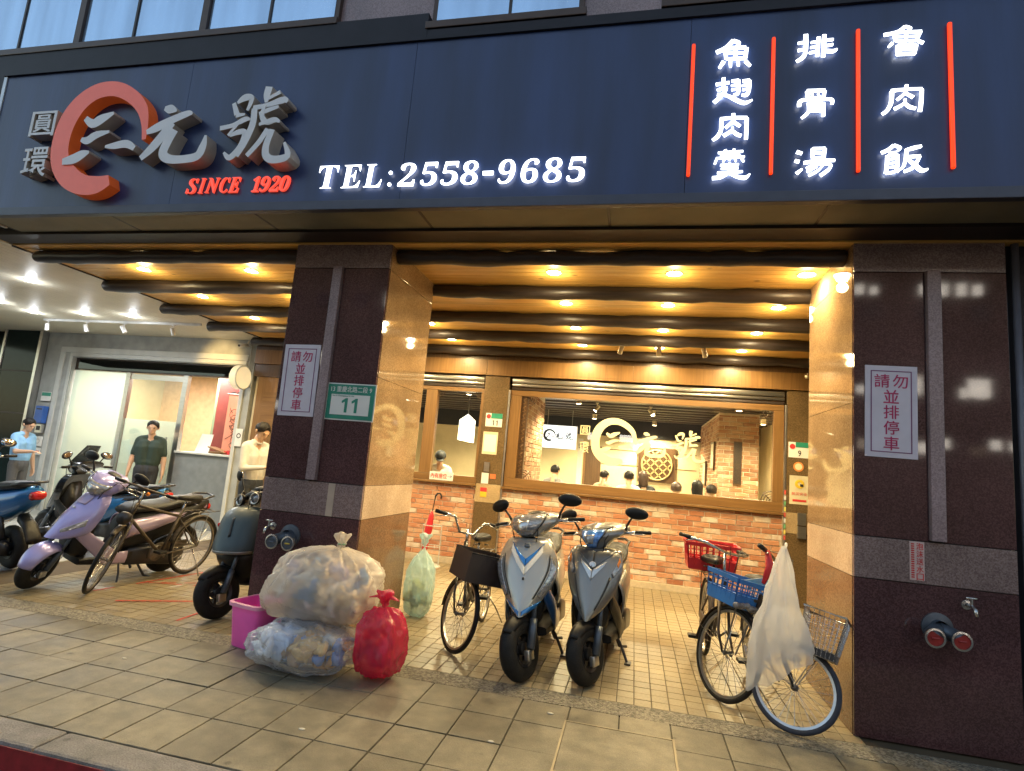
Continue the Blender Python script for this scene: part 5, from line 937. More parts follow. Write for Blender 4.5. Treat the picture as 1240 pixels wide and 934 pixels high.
        pt('top_inset', [(-0.55, .06), (0.55, .06), (0.4, .26), (-0.4, .26)], paint2, 0.004); pt('badge', [(-0.12, .34), (0.12, .34), (0.12, .365), (-0.12, .365)], M_steel, 0.005, (4, 3))
    elif style == 'G':
        pt('slot', [(-0.10, .30), (-0.02, .27), (0.10, .58), (0.02, .60)], M_blk, 0.003); pt('lower_band', [(-0.97, .985), (0.97, .985), (0.97, .885), (-0.97, .885)], paint2, 0.005, (16, 4))
    elif style in 'LK':
        for s in (-1, 1): pt('side_lens', [(s*0.96, .36), (s*0.9, .15), (s*0.5, .46), (s*0.6, .52)], M_lens, 0.006)
    if style == 'G': MB().rings([[Vector((x_+0.02*math.cos(6.283*i/24) if False else x_+0.10*math.cos(2*PI*i/24), w_*math.sin(2*PI*i/24), z_)) for i in range(24)] for z_, w_, x_ in ((0.545, 0.20, -0.19), (0.46, 0.185, -0.21), (0.36, 0.15, -0.25), (0.27, 0.12, -0.30))]).build('chin_fairing', dark, t, True)
    # wheel-well fairing below the panel, both sides
    low = paint2 if style in 'P' else (dark if style != 'A' else mat('blue_lower_fairing', (0.02, 0.09, 0.28), 0.3, 0.3, coat=0.5))
    for s in (-1, 1):
        def side(a, b):
            x = -0.17-0.52*a; zt = 0.66-0.31*min(1, a*1.25)**0.9; zl = 0.52-0.29*min(1, a*1.7); z = zl+(zt-zl)*b; y = s*(0.128+0.045*min(1, a*2.2)-0.02*abs(b-0.5)); return Vector((x, y, z))
        MB().grid(side, 12, 6, 0.012*(1 if s < 0 else -1)).build('lower_fairing', low, t, True)
    # inner wheel well
    MB().rings([oval(-0.17, 0.34, 0.62, 0.115), oval(-0.26, 0.28, 0.78, 0.125), oval(-0.33, 0.26, 0.88, 0.12)]).build('inner_shield', dark, t, True)
    MB().rings([oval(-0.26, 0.235, 0.30, 0.14, 20, 5), oval(-0.42, 0.225, 0.31, 0.165, 20, 5), oval(-0.68, 0.235, 0.32, 0.165, 20, 5), oval(-0.78, 0.25, 0.36, 0.15, 20, 5)]).build('floorboard', dark, t, 40)
    MB().rings([oval(-0.58, 0.30, 0.62, 0.09), oval(-0.64, 0.30, 0.70, 0.125), oval(-0.78, 0.33, 0.745, 0.15), oval(-1.0, 0.40, 0.765, 0.168), oval(-1.2, 0.47, 0.785, 0.158), oval(-1.42, 0.58, 0.81, 0.115), oval(-1.60, 0.70, 0.83, 0.05)]).build('rear_body', paint if style != 'P' else M_seat, t, True)
    for s in (-1, 1):
        def cowl(a, b):
            x = -0.64-0.92*a; zc = (0.46 if style != 'P' else 0.56)+(0.30 if style != 'P' else 0.20)*a; h = (0.15 if style != 'P' else 0.075)*(1-0.6*a)+0.02; z = zc-h+2*h*b; y = s*(0.155+0.03*math.sin(PI*min(1, a+0.1))-0.095*a*a-0.05*(2*b-1)**2); return Vector((x, y, z))
        MB().grid(cowl, 14, 6, 0.01*(1 if s < 0 else -1)).build('side_cowl', paint2, t, True)
    MB().rings([oval(-0.60, 0.70, 0.76, 0.09), oval(-0.70, 0.72, 0.805, 0.125), oval(-0.86, 0.735, 0.81, 0.14), oval(-1.04, 0.745, 0.825, 0.142), oval(-1.14, 0.76, 0.86, 0.14), oval(-1.36, 0.79, 0.875, 0.115), oval(-1.47, 0.81, 0.865, 0.08)]).build('seat', M_seat, t, True)
    MB().tube([(-1.28, 0.10, 0.83), (-1.50, 0.11, 0.875), (-1.62, 0.06, 0.885), (-1.62, -0.06, 0.885), (-1.50, -0.11, 0.875), (-1.28, -0.10, 0.83)], 0.012, 8).build('grab_rail', M_rimdark, t, True)
    MB().rings([oval(-1.585, 0.70, 0.80, 0.075), oval(-1.615, 0.715, 0.795, 0.065), oval(-1.625, 0.73, 0.785, 0.05)]).build('tail_light', M_redlens, t, True)
    MB().rings([oval(-1.40, 0.46, 0.56, 0.06), oval(-1.52, 0.40, 0.48, 0.065), oval(-1.60, 0.28, 0.34, 0.07)]).build('rear_fender', dark, t, True)
    MB().rings([oval(-0.72, 0.18, 0.36, 0.05, 16, 4, 0.10), oval(-0.95, 0.17, 0.38, 0.06, 16, 4, 0.11), oval(-1.25, 0.13, 0.31, 0.06, 16, 4, 0.11), oval(-1.36, 0.16, 0.28, 0.04, 16, 4, 0.11)]).build('engine_case', M_rimdark, t, True)
    MB().tube([(-0.80, -0.12, 0.26), (-1.0, -0.16, 0.26), (-1.1, -0.17, 0.28), (-1.5, -0.175, 0.36), (-1.54, -0.175, 0.37)], [0.02, 0.024, 0.055, 0.06, 0.03], 14).build('exhaust', M_rimdark, t, True)
    MB().tube([(-1.27, 0.10, 0.30), (-1.20, 0.11, 0.58)], 0.026, 10).build('shock_absorber', M_rimdark, t, True)
    mb = MB().tube([(-0.66, 0.12, 0.22), (-0.66, 0.17, 0.12), (-0.64, 0.215, 0.015)], 0.010, 8); mb.box((-0.68, 0.20, 0.002), (-0.60, 0.245, 0.014)); mb.build('side_stand', M_rimdark, t)
    mb = MB(); 
    for s in (-1, 1): mb.tube([(-0.86, s*0.07, 0.22), (-0.98, s*0.12, 0.035), (-1.02, s*0.17, 0.03)], 0.012, 8)
    tag(mb.build('centre_stand', M_rimdark, t), kind='stuff')
    # handlebar cowl, lamp, bars
    CT = {'A': [(0, 1.10, -.36, .07, .05), (.25, 1.085, -.29, .165, .12), (.5, 1.04, -.235, .185, .14), (.75, .985, -.225, .135, .11), (1, .935, -.27, .06, .04)],
          'B': [(0, 1.12, -.37, .05, .05), (.2, 1.095, -.30, .16, .14), (.45, 1.04, -.235, .195, .16), (.7, .99, -.215, .115, .10), (1, .93, -.25, .05, .04)]}
    CT['P'] = [(0, 1.10, -.38, .08, .05), (.25, 1.075, -.30, .15, .10), (.55, 1.01, -.235, .165, .12), (.8, .955, -.225, .13, .09), (1, .915, -.26, .08, .04)]; CT['L'] = CT['K'] = CT['B']
    if style != 'G':
        C, cring = shell(CT[style], 0.10, 1.7, 0.008); MB().rings([cring(i/12) for i in range(13)]).xf(SM).build('handlebar_cowl', paint, t, 50)
        def cp(nm, cs, m, off=0.004, n=(8, 6)): return MB().grid(patch(C, cs, n, off), n[0], n[1], 0.006).xf(SM).build(nm, m, t, True)
        if style == 'A': cp('lamp_surround', [(-0.80, .14), (0.80, .14), (0.56, .93), (-0.56, .93)], M_black, 0.003, (12, 8)); cp('headlight', [(-0.74, .18), (0.74, .18), (0.50, .90), (-0.50, .90)], M_lens, 0.007, (12, 8)); cp('lamp_bulb', [(-0.22, .45), (0.22, .45), (0.18, .74), (-0.18, .74)], M_steel, 0.008, (6, 6))
        elif style == 'B': cp('lamp_surround', [(-0.50, .31), (0.50, .31), (0.50, .97), (-0.50, .97)], M_black, 0.003, (12, 8)); cp('headlight', [(-0.44, .35), (0.44, .35), (0.44, .94), (-0.44, .94)], M_bluelens, 0.007, (12, 8)); cp('lamp_brow', [(-0.70, .28), (0.0, .40), (0.0, .30), (-0.66, .20)], M_black, 0.004); cp('lamp_brow', [(0.70, .28), (0.0, .40), (0.0, .30), (0.66, .20)], M_black, 0.004); cp('lamp_bulb', [(-0.2, .5), (0.2, .5), (0.2, .78), (-0.2, .78)], M_lens, 0.009, (6, 6))
        else: cp('headlight', [(-0.72, .42), (0.72, .42), (0.50, .93), (-0.50, .93)], M_lens, 0.006, (12, 8)); cp('lamp_bulb', [(-0.25, .55), (0.25, .55), (0.2, .8), (-0.2, .8)], M_steel, 0.008, (6, 6))
    else:
        MB().tube([(-0.40, -0.15, 1.02), (-0.36, 0, 1.035), (-0.40, 0.15, 1.02)], [0.03, 0.045, 0.03], 14).xf(SM).build('handlebar_cowl', dark, t, True)
        for s in (-1, 1):
            q = Matrix.Translation((-0.305, s*0.10, 1.0)) @ Vector((1, s*0.15, 0.1)).to_track_quat('Z', 'Y').to_matrix().to_4x4(); h = MB().lathe([(0.001, -0.06), (0.04, -0.05), (0.058, 0.0), (0.056, 0.012), (0.045, 0.012)], 24, q).xf(SM).build('headlight', dark, t, True)
            MB().lathe([(0.046, 0.008), (0.055, 0.016), (0.05, 0.02), (0.042, 0.012)], 24, q).xf(SM).build('chrome_ring', M_steel, h, True); MB().lathe([(0.001, 0.012), (0.045, 0.008), (0.045, 0.004), (0.001, 0.0)], 24, q).xf(SM).build('lens', M_lens, h, True)
    for s in (-1, 1):
        MB().tube([(-0.40, s*0.12, 1.03), (-0.44, s*0.22, 1.035), (-0.455, s*0.25, 1.035)], 0.012, 8).xf(SM).build('handlebar', M_chrome, t, True); MB().tube([(-0.453, s*0.245, 1.035), (-0.457, s*0.25, 1.035), (-0.475, s*0.355, 1.03), (-0.477, s*0.362, 1.03)], [0.012, 0.017, 0.0165, 0.010], 10).xf(SM).build('grip', M_blackplastic, t, True)
        MB().tube([(-0.43, s*0.20, 1.03), (-0.40, s*0.24, 1.025), (-0.42, s*0.34, 1.018)], [0.008, 0.006, 0.005], 6).xf(SM).build('brake_lever', M_chrome, t, True)
        tall = 0.06 if style in 'G' else 0.0
        mr = MB().tube([(-0.42, s*0.19, 1.05), (-0.42, s*0.205, 1.09), (-0.425, s*0.235, 1.135+tall), (-0.43, s*0.255, 1.155+tall)], [0.010, 0.009, 0.008, 0.008], 8).xf(SM).build('mirror_stem', M_blackplastic, t, True)
        q = SM @ Matrix.Translation((-0.435, s*0.285, 1.182+tall)) @ Matrix.Rotation(s*R(-14), 4, 'X') @ Matrix.Rotation(s*R(12), 4, 'Z')
        if style == 'G': MB().ell((0, 0, 0), (0.016, 0.052, 0.052), 20, 10, q).build('mirror_head', M_blackplastic, mr, True)
        else: MB().ell((0, 0, 0), (0.026, 0.086, 0.049), 20, 10, q).build('mirror_head', M_blackplastic, mr, True)
        MB().ell((-0.012, 0, 0), (0.014, 0.072 if style != 'G' else 0.045, 0.040 if style != 'G' else 0.045), 16, 8, q).build('mirror_glass', M_mirror, mr, True)
    for s in (-1, 1): MB().tube([(-0.43, s*0.19, 1.03), (-0.36, s*0.13, 1.09), (-0.25, s*0.10, 0.99), (-0.24, s*0.08, 0.90)], 0.004, 6).xf(SM).build('brake_cable', M_blackplastic, t, True)
    MB().rings([oval(-0.40, 1.06, 1.10, 0.07), oval(-0.46, 1.05, 1.12, 0.08), oval(-0.50, 1.05, 1.10, 0.06)]).xf(SM).build('dash_pod', M_blackplastic, t, True)
    if topbox: b = MB().rings([oval(-1.36, 0.92, 1.02, 0.15, 20, 4), oval(-1.40, 0.90, 1.15, 0.20, 20, 4), oval(-1.60, 0.90, 1.20, 0.215, 20, 4), oval(-1.76, 0.90, 1.15, 0.20, 20, 4), oval(-1.80, 0.92, 1.05, 0.16, 20, 4)]).build('top_box', dark, t, True)
    if screen: MB().grid(lambda a, b: Vector((-0.30-0.16*b-0.05*(2*a-1)**2, (2*a-1)*0.17*(1-0.4*b), 1.08+0.24*b)), 10, 8, 0.004).xf(SM).build('wind_screen', glassmat('smoked_screen', (0.25, 0.25, 0.26)), t, True)
    return t
def paintm(name, c, metal=0.5, rough=0.28): return mat(name, c, rough, metal, 0.05, 3, coat=0.8)
scooter('silver scooter with blue V accent on its front panel, left of the parked pair', (-0.02, -0.03, 0), R(-89.5), R(2.5), R(-20), paintm('champagne_silver', (0.40, 0.385, 0.35)), paintm('champagne_silver', (0.4, 0.385, 0.35)), style='A', scale=1.04)
scooter('graphite grey scooter with blue headlight and round badge, right of the parked pair', (0.435, 0.10, 0), R(-96), R(0.5), R(-20), paintm('graphite_grey', (0.205, 0.205, 0.20)), paintm('graphite_grey', (0.205, 0.205, 0.20)), style='B')
scooter('dark teal rounded scooter with twin round lamps beside the middle column', (-2.75, 0.20, 0), R(-90), R(3), R(-16), mat('matt_teal', (0.018, 0.043, 0.06), 0.5, 0, 0.08, coat=0.2), mat('dull_silver_band', (0.22, 0.225, 0.23), 0.4, 0.5), style='G')
scooter('lilac scooter with wide headlight parked slantwise behind the old bicycle', (-4.72, 0.18, 0), R(-101), R(-11), R(26), paintm('lilac_paint', (0.33, 0.31, 0.64), 0.25), paintm('pink_lilac_paint', (0.42, 0.34, 0.52), 0.2), style='P', fender=paintm('lilac_paint', (0.33, 0.31, 0.64), 0.25))
scooter('black scooter with blue side panel and top box behind the lilac scooter', (-6.80, 1.95, 0), R(-170), R(-5), R(-10), mat('black_gloss', (0.015, 0.016, 0.018), 0.25, 0.2, coat=0.6), paintm('deep_blue_paint', (0.015, 0.13, 0.36), 0.3), style='K', screen=True)
scooter('blue and black scooter with its tail to the street at the far left edge', (-6.98, 0.92, 0), R(170), R(-5), R(5), paintm('deep_blue_paint', (0.015, 0.13, 0.36), 0.3), paintm('deep_blue_paint', (0.015, 0.13, 0.36), 0.3), style='L', scale=1.06)

# ------------------------------------------------------------------ bicycles
M_bikeblack = mat('black_bike_paint', (0.02, 0.02, 0.021), 0.35, 0.2, 0.15, 20, coat=0.3)
M_chain = mat('oily_steel', (0.16, 0.15, 0.14), 0.45, 0.8, 0.2, 40)
def bike_wheel(root, x, Rw, M, tyre_m, rim_m, tw=0.036, nm='front_wheel'):
    T = Matrix.Translation((x, 0, Rw)) @ Matrix.Rotation(PI/2, 4, 'X'); T = M @ T
    w = MB().lathe([(0.010, -0.045), (0.022, -0.03), (0.014, -0.02), (0.014, 0.02), (0.022, 0.03), (0.010, 0.045)], 12, T, True).build(nm, M_chain, root, True)
    rt = Rw-tw/2; q = []
    mb = MB(); rs = []
    for i in range(49):
        a = 2*PI*i/48; rs.append([T @ Vector(((rt+tw/2*math.cos(b))*math.cos(a), (rt+tw/2*math.cos(b))*math.sin(a), tw/2*math.sin(b))) for b in [2*PI*k/10 for k in range(10)]])
    mb.rings(rs, True, False).build('tyre', tyre_m, w, True); ri = rt-tw*0.42
    MB().lathe([(ri-0.014, -0.009), (ri+0.002, -0.012), (ri+0.002, 0.012), (ri-0.014, 0.009), (ri-0.014, -0.009)], 48, T).build('rim', rim_m, w, 40)
    mb = MB()
    for k in range(28):
        a = 2*PI*k/28; s = 1 if k % 2 else -1; b = a+s*0.28*(1 if (k//2) % 2 else -1); mb.tube([T @ Vector((0.018*math.cos(b), 0.018*math.sin(b), s*0.025)), T @ Vector(((ri-0.01)*math.cos(a), (ri-0.01)*math.sin(a), 0))], 0.0014, 4)
    tag(mb.build('spokes', M_chrome, w), kind='stuff'); return w
def mudguard(root, x, Rw, M, m, a0, a1, w=0.026):
    def fn(s, q):
        a = a0+(a1-a0)*q; u = -1+2*s; r = Rw+0.018-0.012*u*u; return Vector((x+r*math.cos(a), u*w, Rw+r*math.sin(a)))
    MB().grid(fn, 6, 24, 0.002).xf(M).build('mudguard', m, root, True)
def bicycle(label, pos, heading, lean=0.0, steer=0.0, Rw=0.325, WB=1.04, frame_m=None, basket=None, stepthru=True, bar='swept', rim_m=None, saddle_z=0.86, tyre_m=None, guard_m=None, rack=True, bar_z=1.0, stand=True):
    t = thing('bicycle', label, 'bicycle', pos, (lean, 0, heading), 'bicycles parked under the arcade'); fm = frame_m or M_bikeblack; rim_m = rim_m or M_rimlight; tyre_m = tyre_m or M_rubber; gm = guard_m or fm
    rk = 0.36; ax = Vector((-rk, 0, 1)).normalized(); P0 = Vector((-0.045, 0, Rw)); SM = Matrix.Translation(P0) @ Matrix.Rotation(steer, 4, ax) @ Matrix.Translation(-P0); I = Matrix.Identity(4)
    def A(z): return Vector((-0.045-(z-Rw)*rk, 0, z))
    bike_wheel(t, 0, Rw, SM, tyre_m, rim_m, nm='front_wheel'); bike_wheel(t, -WB, Rw, I, tyre_m, rim_m, nm='rear_wheel')
    ht, hb = A(0.84), A(0.70 if Rw > 0.3 else 0.62); bb = Vector((-WB+0.44, 0, 0.28)); stp = Vector((-WB+0.30, 0, 0.70)); rx = Vector((-WB, 0, Rw))
    mb = MB().tube([hb, ht], 0.019, 10); mb.tube([hb, bb], 0.0165, 10)
    if stepthru: mb.tube([ht-Vector((0, 0, 0.03)), ht.lerp(bb, 0.45)+Vector((-0.02, 0, -0.06)), stp.lerp(bb, 0.55)], 0.014, 10)
    else: mb.tube([ht-Vector((0, 0, 0.02)), stp-Vector((0, 0, 0.03))], 0.015, 10)
    mb.tube([bb, stp], 0.015, 10)
    for s in (-1, 1): mb.tube([bb+Vector((0, s*0.03, 0)), rx+Vector((0, s*0.055, 0))], 0.009, 8); mb.tube([stp-Vector((0, 0, 0.05)), rx+Vector((0, s*0.055, 0))], 0.008, 8)
    mb.build('frame', fm, t, True)
    for s in (-1, 1): MB().tube([A(hb.z-0.03)+Vector((0, s*0.04, 0)), A(Rw+0.12)+Vector((0, s*0.05, 0)), Vector((0, s*0.05, Rw))], [0.012, 0.010, 0.007], 8).xf(SM).build('fork_blade', fm, t, True)
    MB().tube([A(hb.z-0.03)+Vector((0, -0.045, 0)), A(hb.z-0.02), A(hb.z-0.03)+Vector((0, 0.045, 0))], 0.013, 8).xf(SM).build('fork_crown', fm, t, True)
    mudguard(t, 0, Rw, SM, gm, R(60), R(185)); mudguard(t, -WB, Rw, I, gm, R(10), R(175))
    for s in (-1, 1): MB().tube([(0, s*0.045, Rw), (-(Rw+0.018)*math.cos(R(15)), s*0.022, Rw+(Rw+0.018)*math.sin(R(15)))], 0.0025, 5).xf(SM).build('guard_stay', M_chain, t)
    MB().tube([ht, A(bar_z-0.03)], 0.011, 8).xf(SM).build('stem', M_chrome, t, True)
    h = A(bar_z)
    if bar == 'swept': pts = [(-0.17, -0.29, 0.0), (-0.08, -0.27, 0.0), (0.03, -0.20, 0.0), (0.07, -0.08, -0.02), (0.03, 0, -0.03), (0.07, 0.08, -0.02), (0.03, 0.20, 0.0), (-0.08, 0.27, 0.0), (-0.17, 0.29, 0.0)]
    elif bar == 'high': pts = [(-0.05, -0.31, 0.06), (-0.02, -0.22, 0.06), (0.0, -0.15, 0.06), (0.0, -0.07, -0.06), (0.0, 0.07, -0.06), (0.0, 0.15, 0.06), (-0.02, 0.22, 0.06), (-0.05, 0.31, 0.06)]
    else: pts = [(-0.03, -0.29, 0.0), (-0.01, -0.15, 0), (0, 0, 0), (-0.01, 0.15, 0), (-0.03, 0.29, 0)]
    pts = [h+Vector(p) for p in pts]; MB().tube(pts, 0.011, 10).xf(SM).build('handlebar', M_chrome if bar != 'flat' else fm, t, True)
    for e, k in ((0, 1), (-1, -2)):
        d = (pts[e]-pts[k]).normalized(); MB().tube([pts[e]-d*0.10, pts[e]-d*0.098, pts[e]+d*0.012], [0.012, 0.017, 0.017], 10).xf(SM).build('grip', M_blackplastic, t, True)
        MB().tube([pts[e]-d*0.11, pts[e]-d*0.10+Vector((0.03, 0, -0.01)), pts[e]-d*0.02+Vector((0.045, 0, -0.03))], 0.005, 6).xf(SM).build('brake_lever', M_chrome, t, True)
        MB().tube([pts[e]-d*0.11, h+Vector((0.12, (0.05 if e else -0.05), 0.03)), A(hb.z)+Vector((0.03, 0, 0.0))], 0.003, 5).xf(SM).build('brake_cable', M_blackplastic, t, True)
    MB().tube([stp, stp+Vector((-0.035, 0, saddle_z-0.05-0.70))], 0.012, 8).build('seat_post', M_chrome, t, True)
    sp = stp+Vector((-0.05, 0, saddle_z-0.70)); MB().rings([oval(sp.x+0.15, sp.z-0.02, sp.z+0.015, 0.015), oval(sp.x+0.10, sp.z-0.03, sp.z+0.02, 0.028), oval(sp.x, sp.z-0.04, sp.z+0.02, 0.065), oval(sp.x-0.08, sp.z-0.05, sp.z+0.03, 0.10), oval(sp.x-0.13, sp.z-0.045, sp.z+0.028, 0.08)]).build('saddle', M_seat, t, True)
    for s in (-1, 1): MB().torus((sp.x-0.08, s*0.05, sp.z-0.075), 0.018, 0.005, (0, 0, 1), 14, 6).build('saddle_spring', M_chain, t, True)
    cr = MB().lathe([(0.001, -0.004), (0.085, -0.003), (0.085, 0.003), (0.001, 0.004)], 28, Matrix.Translation((bb.x, -0.045, bb.z)) @ Matrix.Rotation(PI/2, 4, 'X')).build('crank_set', M_chain, t, True)
    for s in (-1, 1):
        a = R(25) if s > 0 else R(205); e = bb+Vector((0.16*math.cos(a), s*0.075, 0.16*math.sin(a))); MB().tube([bb+Vector((0, s*0.06, 0)), e], 0.009, 8).build('crank_arm', M_chain, cr, True)
        MB().bbox((e.x-0.045, e.y+(0.01 if s > 0 else -0.10), e.z-0.012), (e.x+0.045, e.y+(0.10 if s > 0 else -0.01), e.z+0.012), 0.006).build('pedal', M_blackplastic, t)
    MB().rings([oval(bb.x+0.10, bb.z-0.05, bb.z+0.06, 0.012, 16, 3, -0.055), oval(bb.x, bb.z-0.02, bb.z+0.105, 0.014, 16, 3, -0.055), oval(rx.x+0.05, rx.z+0.0, rx.z+0.06, 0.012, 16, 3, -0.055)]).build('chain_guard', gm, t, True)
    if rack:
        mb = MB(); rz = 2*Rw+0.06
        for s in (-1, 1): mb.tube([(stp.x-0.02, s*0.03, 0.66), (-WB+0.18, s*0.06, rz), (-WB-0.22, s*0.06, rz)], 0.005, 6); mb.tube([(-WB-0.05, s*0.06, rz), (-WB, s*0.06, Rw)], 0.004, 6)
        for k in range(4): mb.tube([(-WB+0.15-0.1*k, -0.06, rz), (-WB+0.15-0.1*k, 0.06, rz)], 0.004, 6)
        mb.build('rear_rack', M_chain, t, True)
    if stand: MB().tube([(-WB+0.05, 0.05, Rw-0.03), (-WB+0.02, 0.13, 0.14), (-WB+0.02, 0.20, 0.004)], 0.007, 6).build('kickstand', M_chrome, t, True)
    MB().ell((-WB-Rw-0.02, 0, Rw+0.20), (0.012, 0.025, 0.025)).build('rear_reflector', M_redlens, t, True)
    t['_dummy'] = 0; del t['_dummy']
    return t, SM, A, h
def slat_crate(parent, c0, size, m, M, nm, rows=4, cols=9, t=0.005, flare=0.12):
    """plastic crate with slotted walls: rims, ribs and floor; c0 = centre of floor, size = (dx,dy,dz)"""
    dx, dy, dz = size; c = Vector(c0); b = MB()
    def cor(k, z): f = 1-flare*(1-z/dz); s = ((-1, -1), (1, -1), (1, 1), (-1, 1))[k % 4]; return c+Vector((s[0]*dx/2*f, s[1]*dy/2*f, z))
    root = MB()
    vs = [cor(k, 0.0) for k in range(4)]+[cor(k, 0.008) for k in range(4)]; root.add(vs, [(3, 2, 1, 0), (4, 5, 6, 7)]+[(k, (k+1) % 4, (k+1) % 4+4, k+4) for k in range(4)]); base = root.xf(M).build(nm, m, parent)
    for nm2, z0, z1, ex in (('rim', dz-0.03, dz, 0.012), ('lower_wall', 0.004, dz*0.42, 0.0)):
        mb = MB()
        for k in range(4):
            p, q, p1, q1 = cor(k, z0), cor(k+1, z0), cor(k, z1), cor(k+1, z1); n = (q-p).cross(Vector((0, 0, 1))).normalized()*(t+ex)
            mb.add([p, q, q1, p1, p+n, q+n, q1+n, p1+n], [(0, 1, 2, 3), (7, 6, 5, 4), (0, 4, 5, 1), (3, 2, 6, 7), (1, 5, 6, 2), (0, 3, 7, 4)])
        mb.xf(M).build(nm2, m, base)
    mb = MB()
    for k in range(4):
        n_ = cols if k % 2 else max(4, int(cols*dx/dy))
        for i in range(n_+1):
            f = i/n_; p = cor(k, dz*0.2).lerp(cor(k+1, dz*0.2), f); q = cor(k, dz-0.02).lerp(cor(k+1, dz-0.02), f); mb.tube([p, q], 0.0065, 4)
        for r in range(1, rows): z = dz*0.2+(dz*0.8)*r/rows; mb.tube([cor(k, z), cor(k+1, z)], 0.005, 4)
    tag(mb.xf(M).build('lattice', m, base), kind='stuff'); return base
def wire_basket(parent, c0, size, M, m, nm='basket'):
    dx, dy, dz = size; c = Vector(c0)
    def cor(k, z): f = 0.72+0.28*z/dz; s = ((-1, -1), (1, -1), (1, 1), (-1, 1))[k % 4]; return c+Vector((s[0]*dx/2*(0.8+0.2*z/dz), s[1]*dy/2*f, z))
    mb = MB().tube([cor(k, dz) for k in range(4)], 0.008, 8, closed=True); base = mb.xf(M).build(nm, m, parent, True); mb = MB()
    for k in range(4):
        n = 11 if k % 2 else 8
        for i in range(n+1): mb.tube([cor(k, 0).lerp(cor(k+1, 0), i/n), cor(k, dz).lerp(cor(k+1, dz), i/n)], 0.0022, 5)
        for j in range(6): mb.tube([cor(k, dz*j/6), cor(k+1, dz*j/6)], 0.0022, 5)
    for i in range(9): mb.tube([cor(0, 0).lerp(cor(1, 0), i/8), cor(3, 0).lerp(cor(2, 0), i/8)], 0.0022, 5)
    tag(mb.xf(M).build('wire_mesh', m, base), kind='stuff'); mb = MB()
    vs = [cor(k, 0.0)*1 for k in range(4)]+[cor(k, 0.05) for k in range(4)]; mb.add(vs, [(0, 1, 2, 3)]+[(k, (k+1) % 4, (k+1) % 4+4, k+4) for k in range(4)]); mb.xf(M).build('base_tray', M_rimdark, base); return base
# bicycle with the box basket
t, SM, A, h = bicycle('black bicycle with a dark box basket beside the blue-accented scooter', (-0.62, 0.335, 0), R(-88), R(3), R(43), bar='high', bar_z=0.96, saddle_z=0.82, Rw=0.30, WB=1.0, rim_m=M_rimlight)
M_boxbk = mat('brown_black_board', (0.045, 0.032, 0.028), 0.45, 0, 0.12, 4)
bx = MB(); x0, x1, w, z0, z1 = -0.02, 0.27, 0.19, 0.60, 0.82
for a, b in (((x0, -w, z0), (x1, w, z0+0.006)), ((x1-0.006, -w, z0+0.006), (x1, w, z1)), ((x0, -w, z0+0.006), (x0+0.006, w, z1)), ((x0+0.006, -w, z0+0.006), (x1-0.006, -w+0.006, z1)), ((x0+0.006, w-0.006, z0+0.006), (x1-0.006, w, z1))): B_ = MB().box(a, b).xf(SM).build('basket_wall', M_boxbk, t)
MB().tube([(x0, -w, z1), (x1, -w, z1), (x1, w, z1), (x0, w, z1)], 0.006, 6, closed=True).xf(SM).build('basket_rim', M_bikeblack, t); MB().tube([(0, 0.05, 0.30), (0.12, 0.09, 0.60)], 0.004, 6).xf(SM).build('basket_stay', M_chain, t); MB().tube([(0, -0.05, 0.30), (0.12, -0.09, 0.60)], 0.004, 6).xf(SM).build('basket_stay', M_chain, t)
# bicycle with blue crate in front and red basket behind
t, SM, A, h = bicycle('old bicycle carrying a blue plastic crate in front and a red basket behind', (1.40, 0.25, 0), R(-90), R(-2), R(33), bar='swept', bar_z=1.02, WB=1.08, frame_m=mat('rusty_bike_paint', (0.05, 0.035, 0.03), 0.5, 0.2, 0.4, 30))
M_bluecrate = mat('blue_crate_plastic', (0.03, 0.16, 0.48), 0.4, 0, 0.1, 8); M_redbk = mat('red_basket_plastic', (0.50, 0.02, 0.03), 0.4, 0, 0.1, 8)
cr = slat_crate(t, (0.03, 0.0, 0.665), (0.32, 0.46, 0.20), M_bluecrate, SM, 'blue_crate', 3, 10); slat_crate(t, (-1.08, 0, 0.74), (0.34, 0.44, 0.24), M_redbk, Matrix.Identity(4), 'red_basket', 3, 8)
MB().tube([(0.02, 0.05, 0.33), (0.06, 0.08, 0.66)], 0.006, 6).xf(SM).build('crate_stay', M_chain, t); MB().tube([(0.02, -0.05, 0.33), (0.06, -0.08, 0.66)], 0.006, 6).xf(SM).build('crate_stay', M_chain, t)
mb = MB().box((0.16, -0.06, 0.74), (0.196, 0.02, 0.76)); mb.box((0.185, -0.035, 0.69), (0.2, 0.0, 0.80)); tag(mb.xf(SM).build('crate_strap', M_darkmetal, t), kind='stuff')
mb = MB(); rnd = random.Random(4)
for k in range(9): mb.ell((0.185+0.01*rnd.random(), -0.20+0.028*k, 0.685+0.02*rnd.random()), (0.022, 0.026, 0.022), 8, 6)
mb.xf(SM).build('crumpled_rag', mat('grey_tape', (0.20, 0.20, 0.21), 0.35, 0.4, 0.4, 30, 0.6, 40), t, True)
pp = MB().grid(lambda a, b: Vector((-0.02+0.16*a+0.03*b, 0.0+0.2*b, 0.85+0.06*a-0.05*b*b)), 4, 4, 0.002).xf(SM).build('newspaper', M_paper, t)
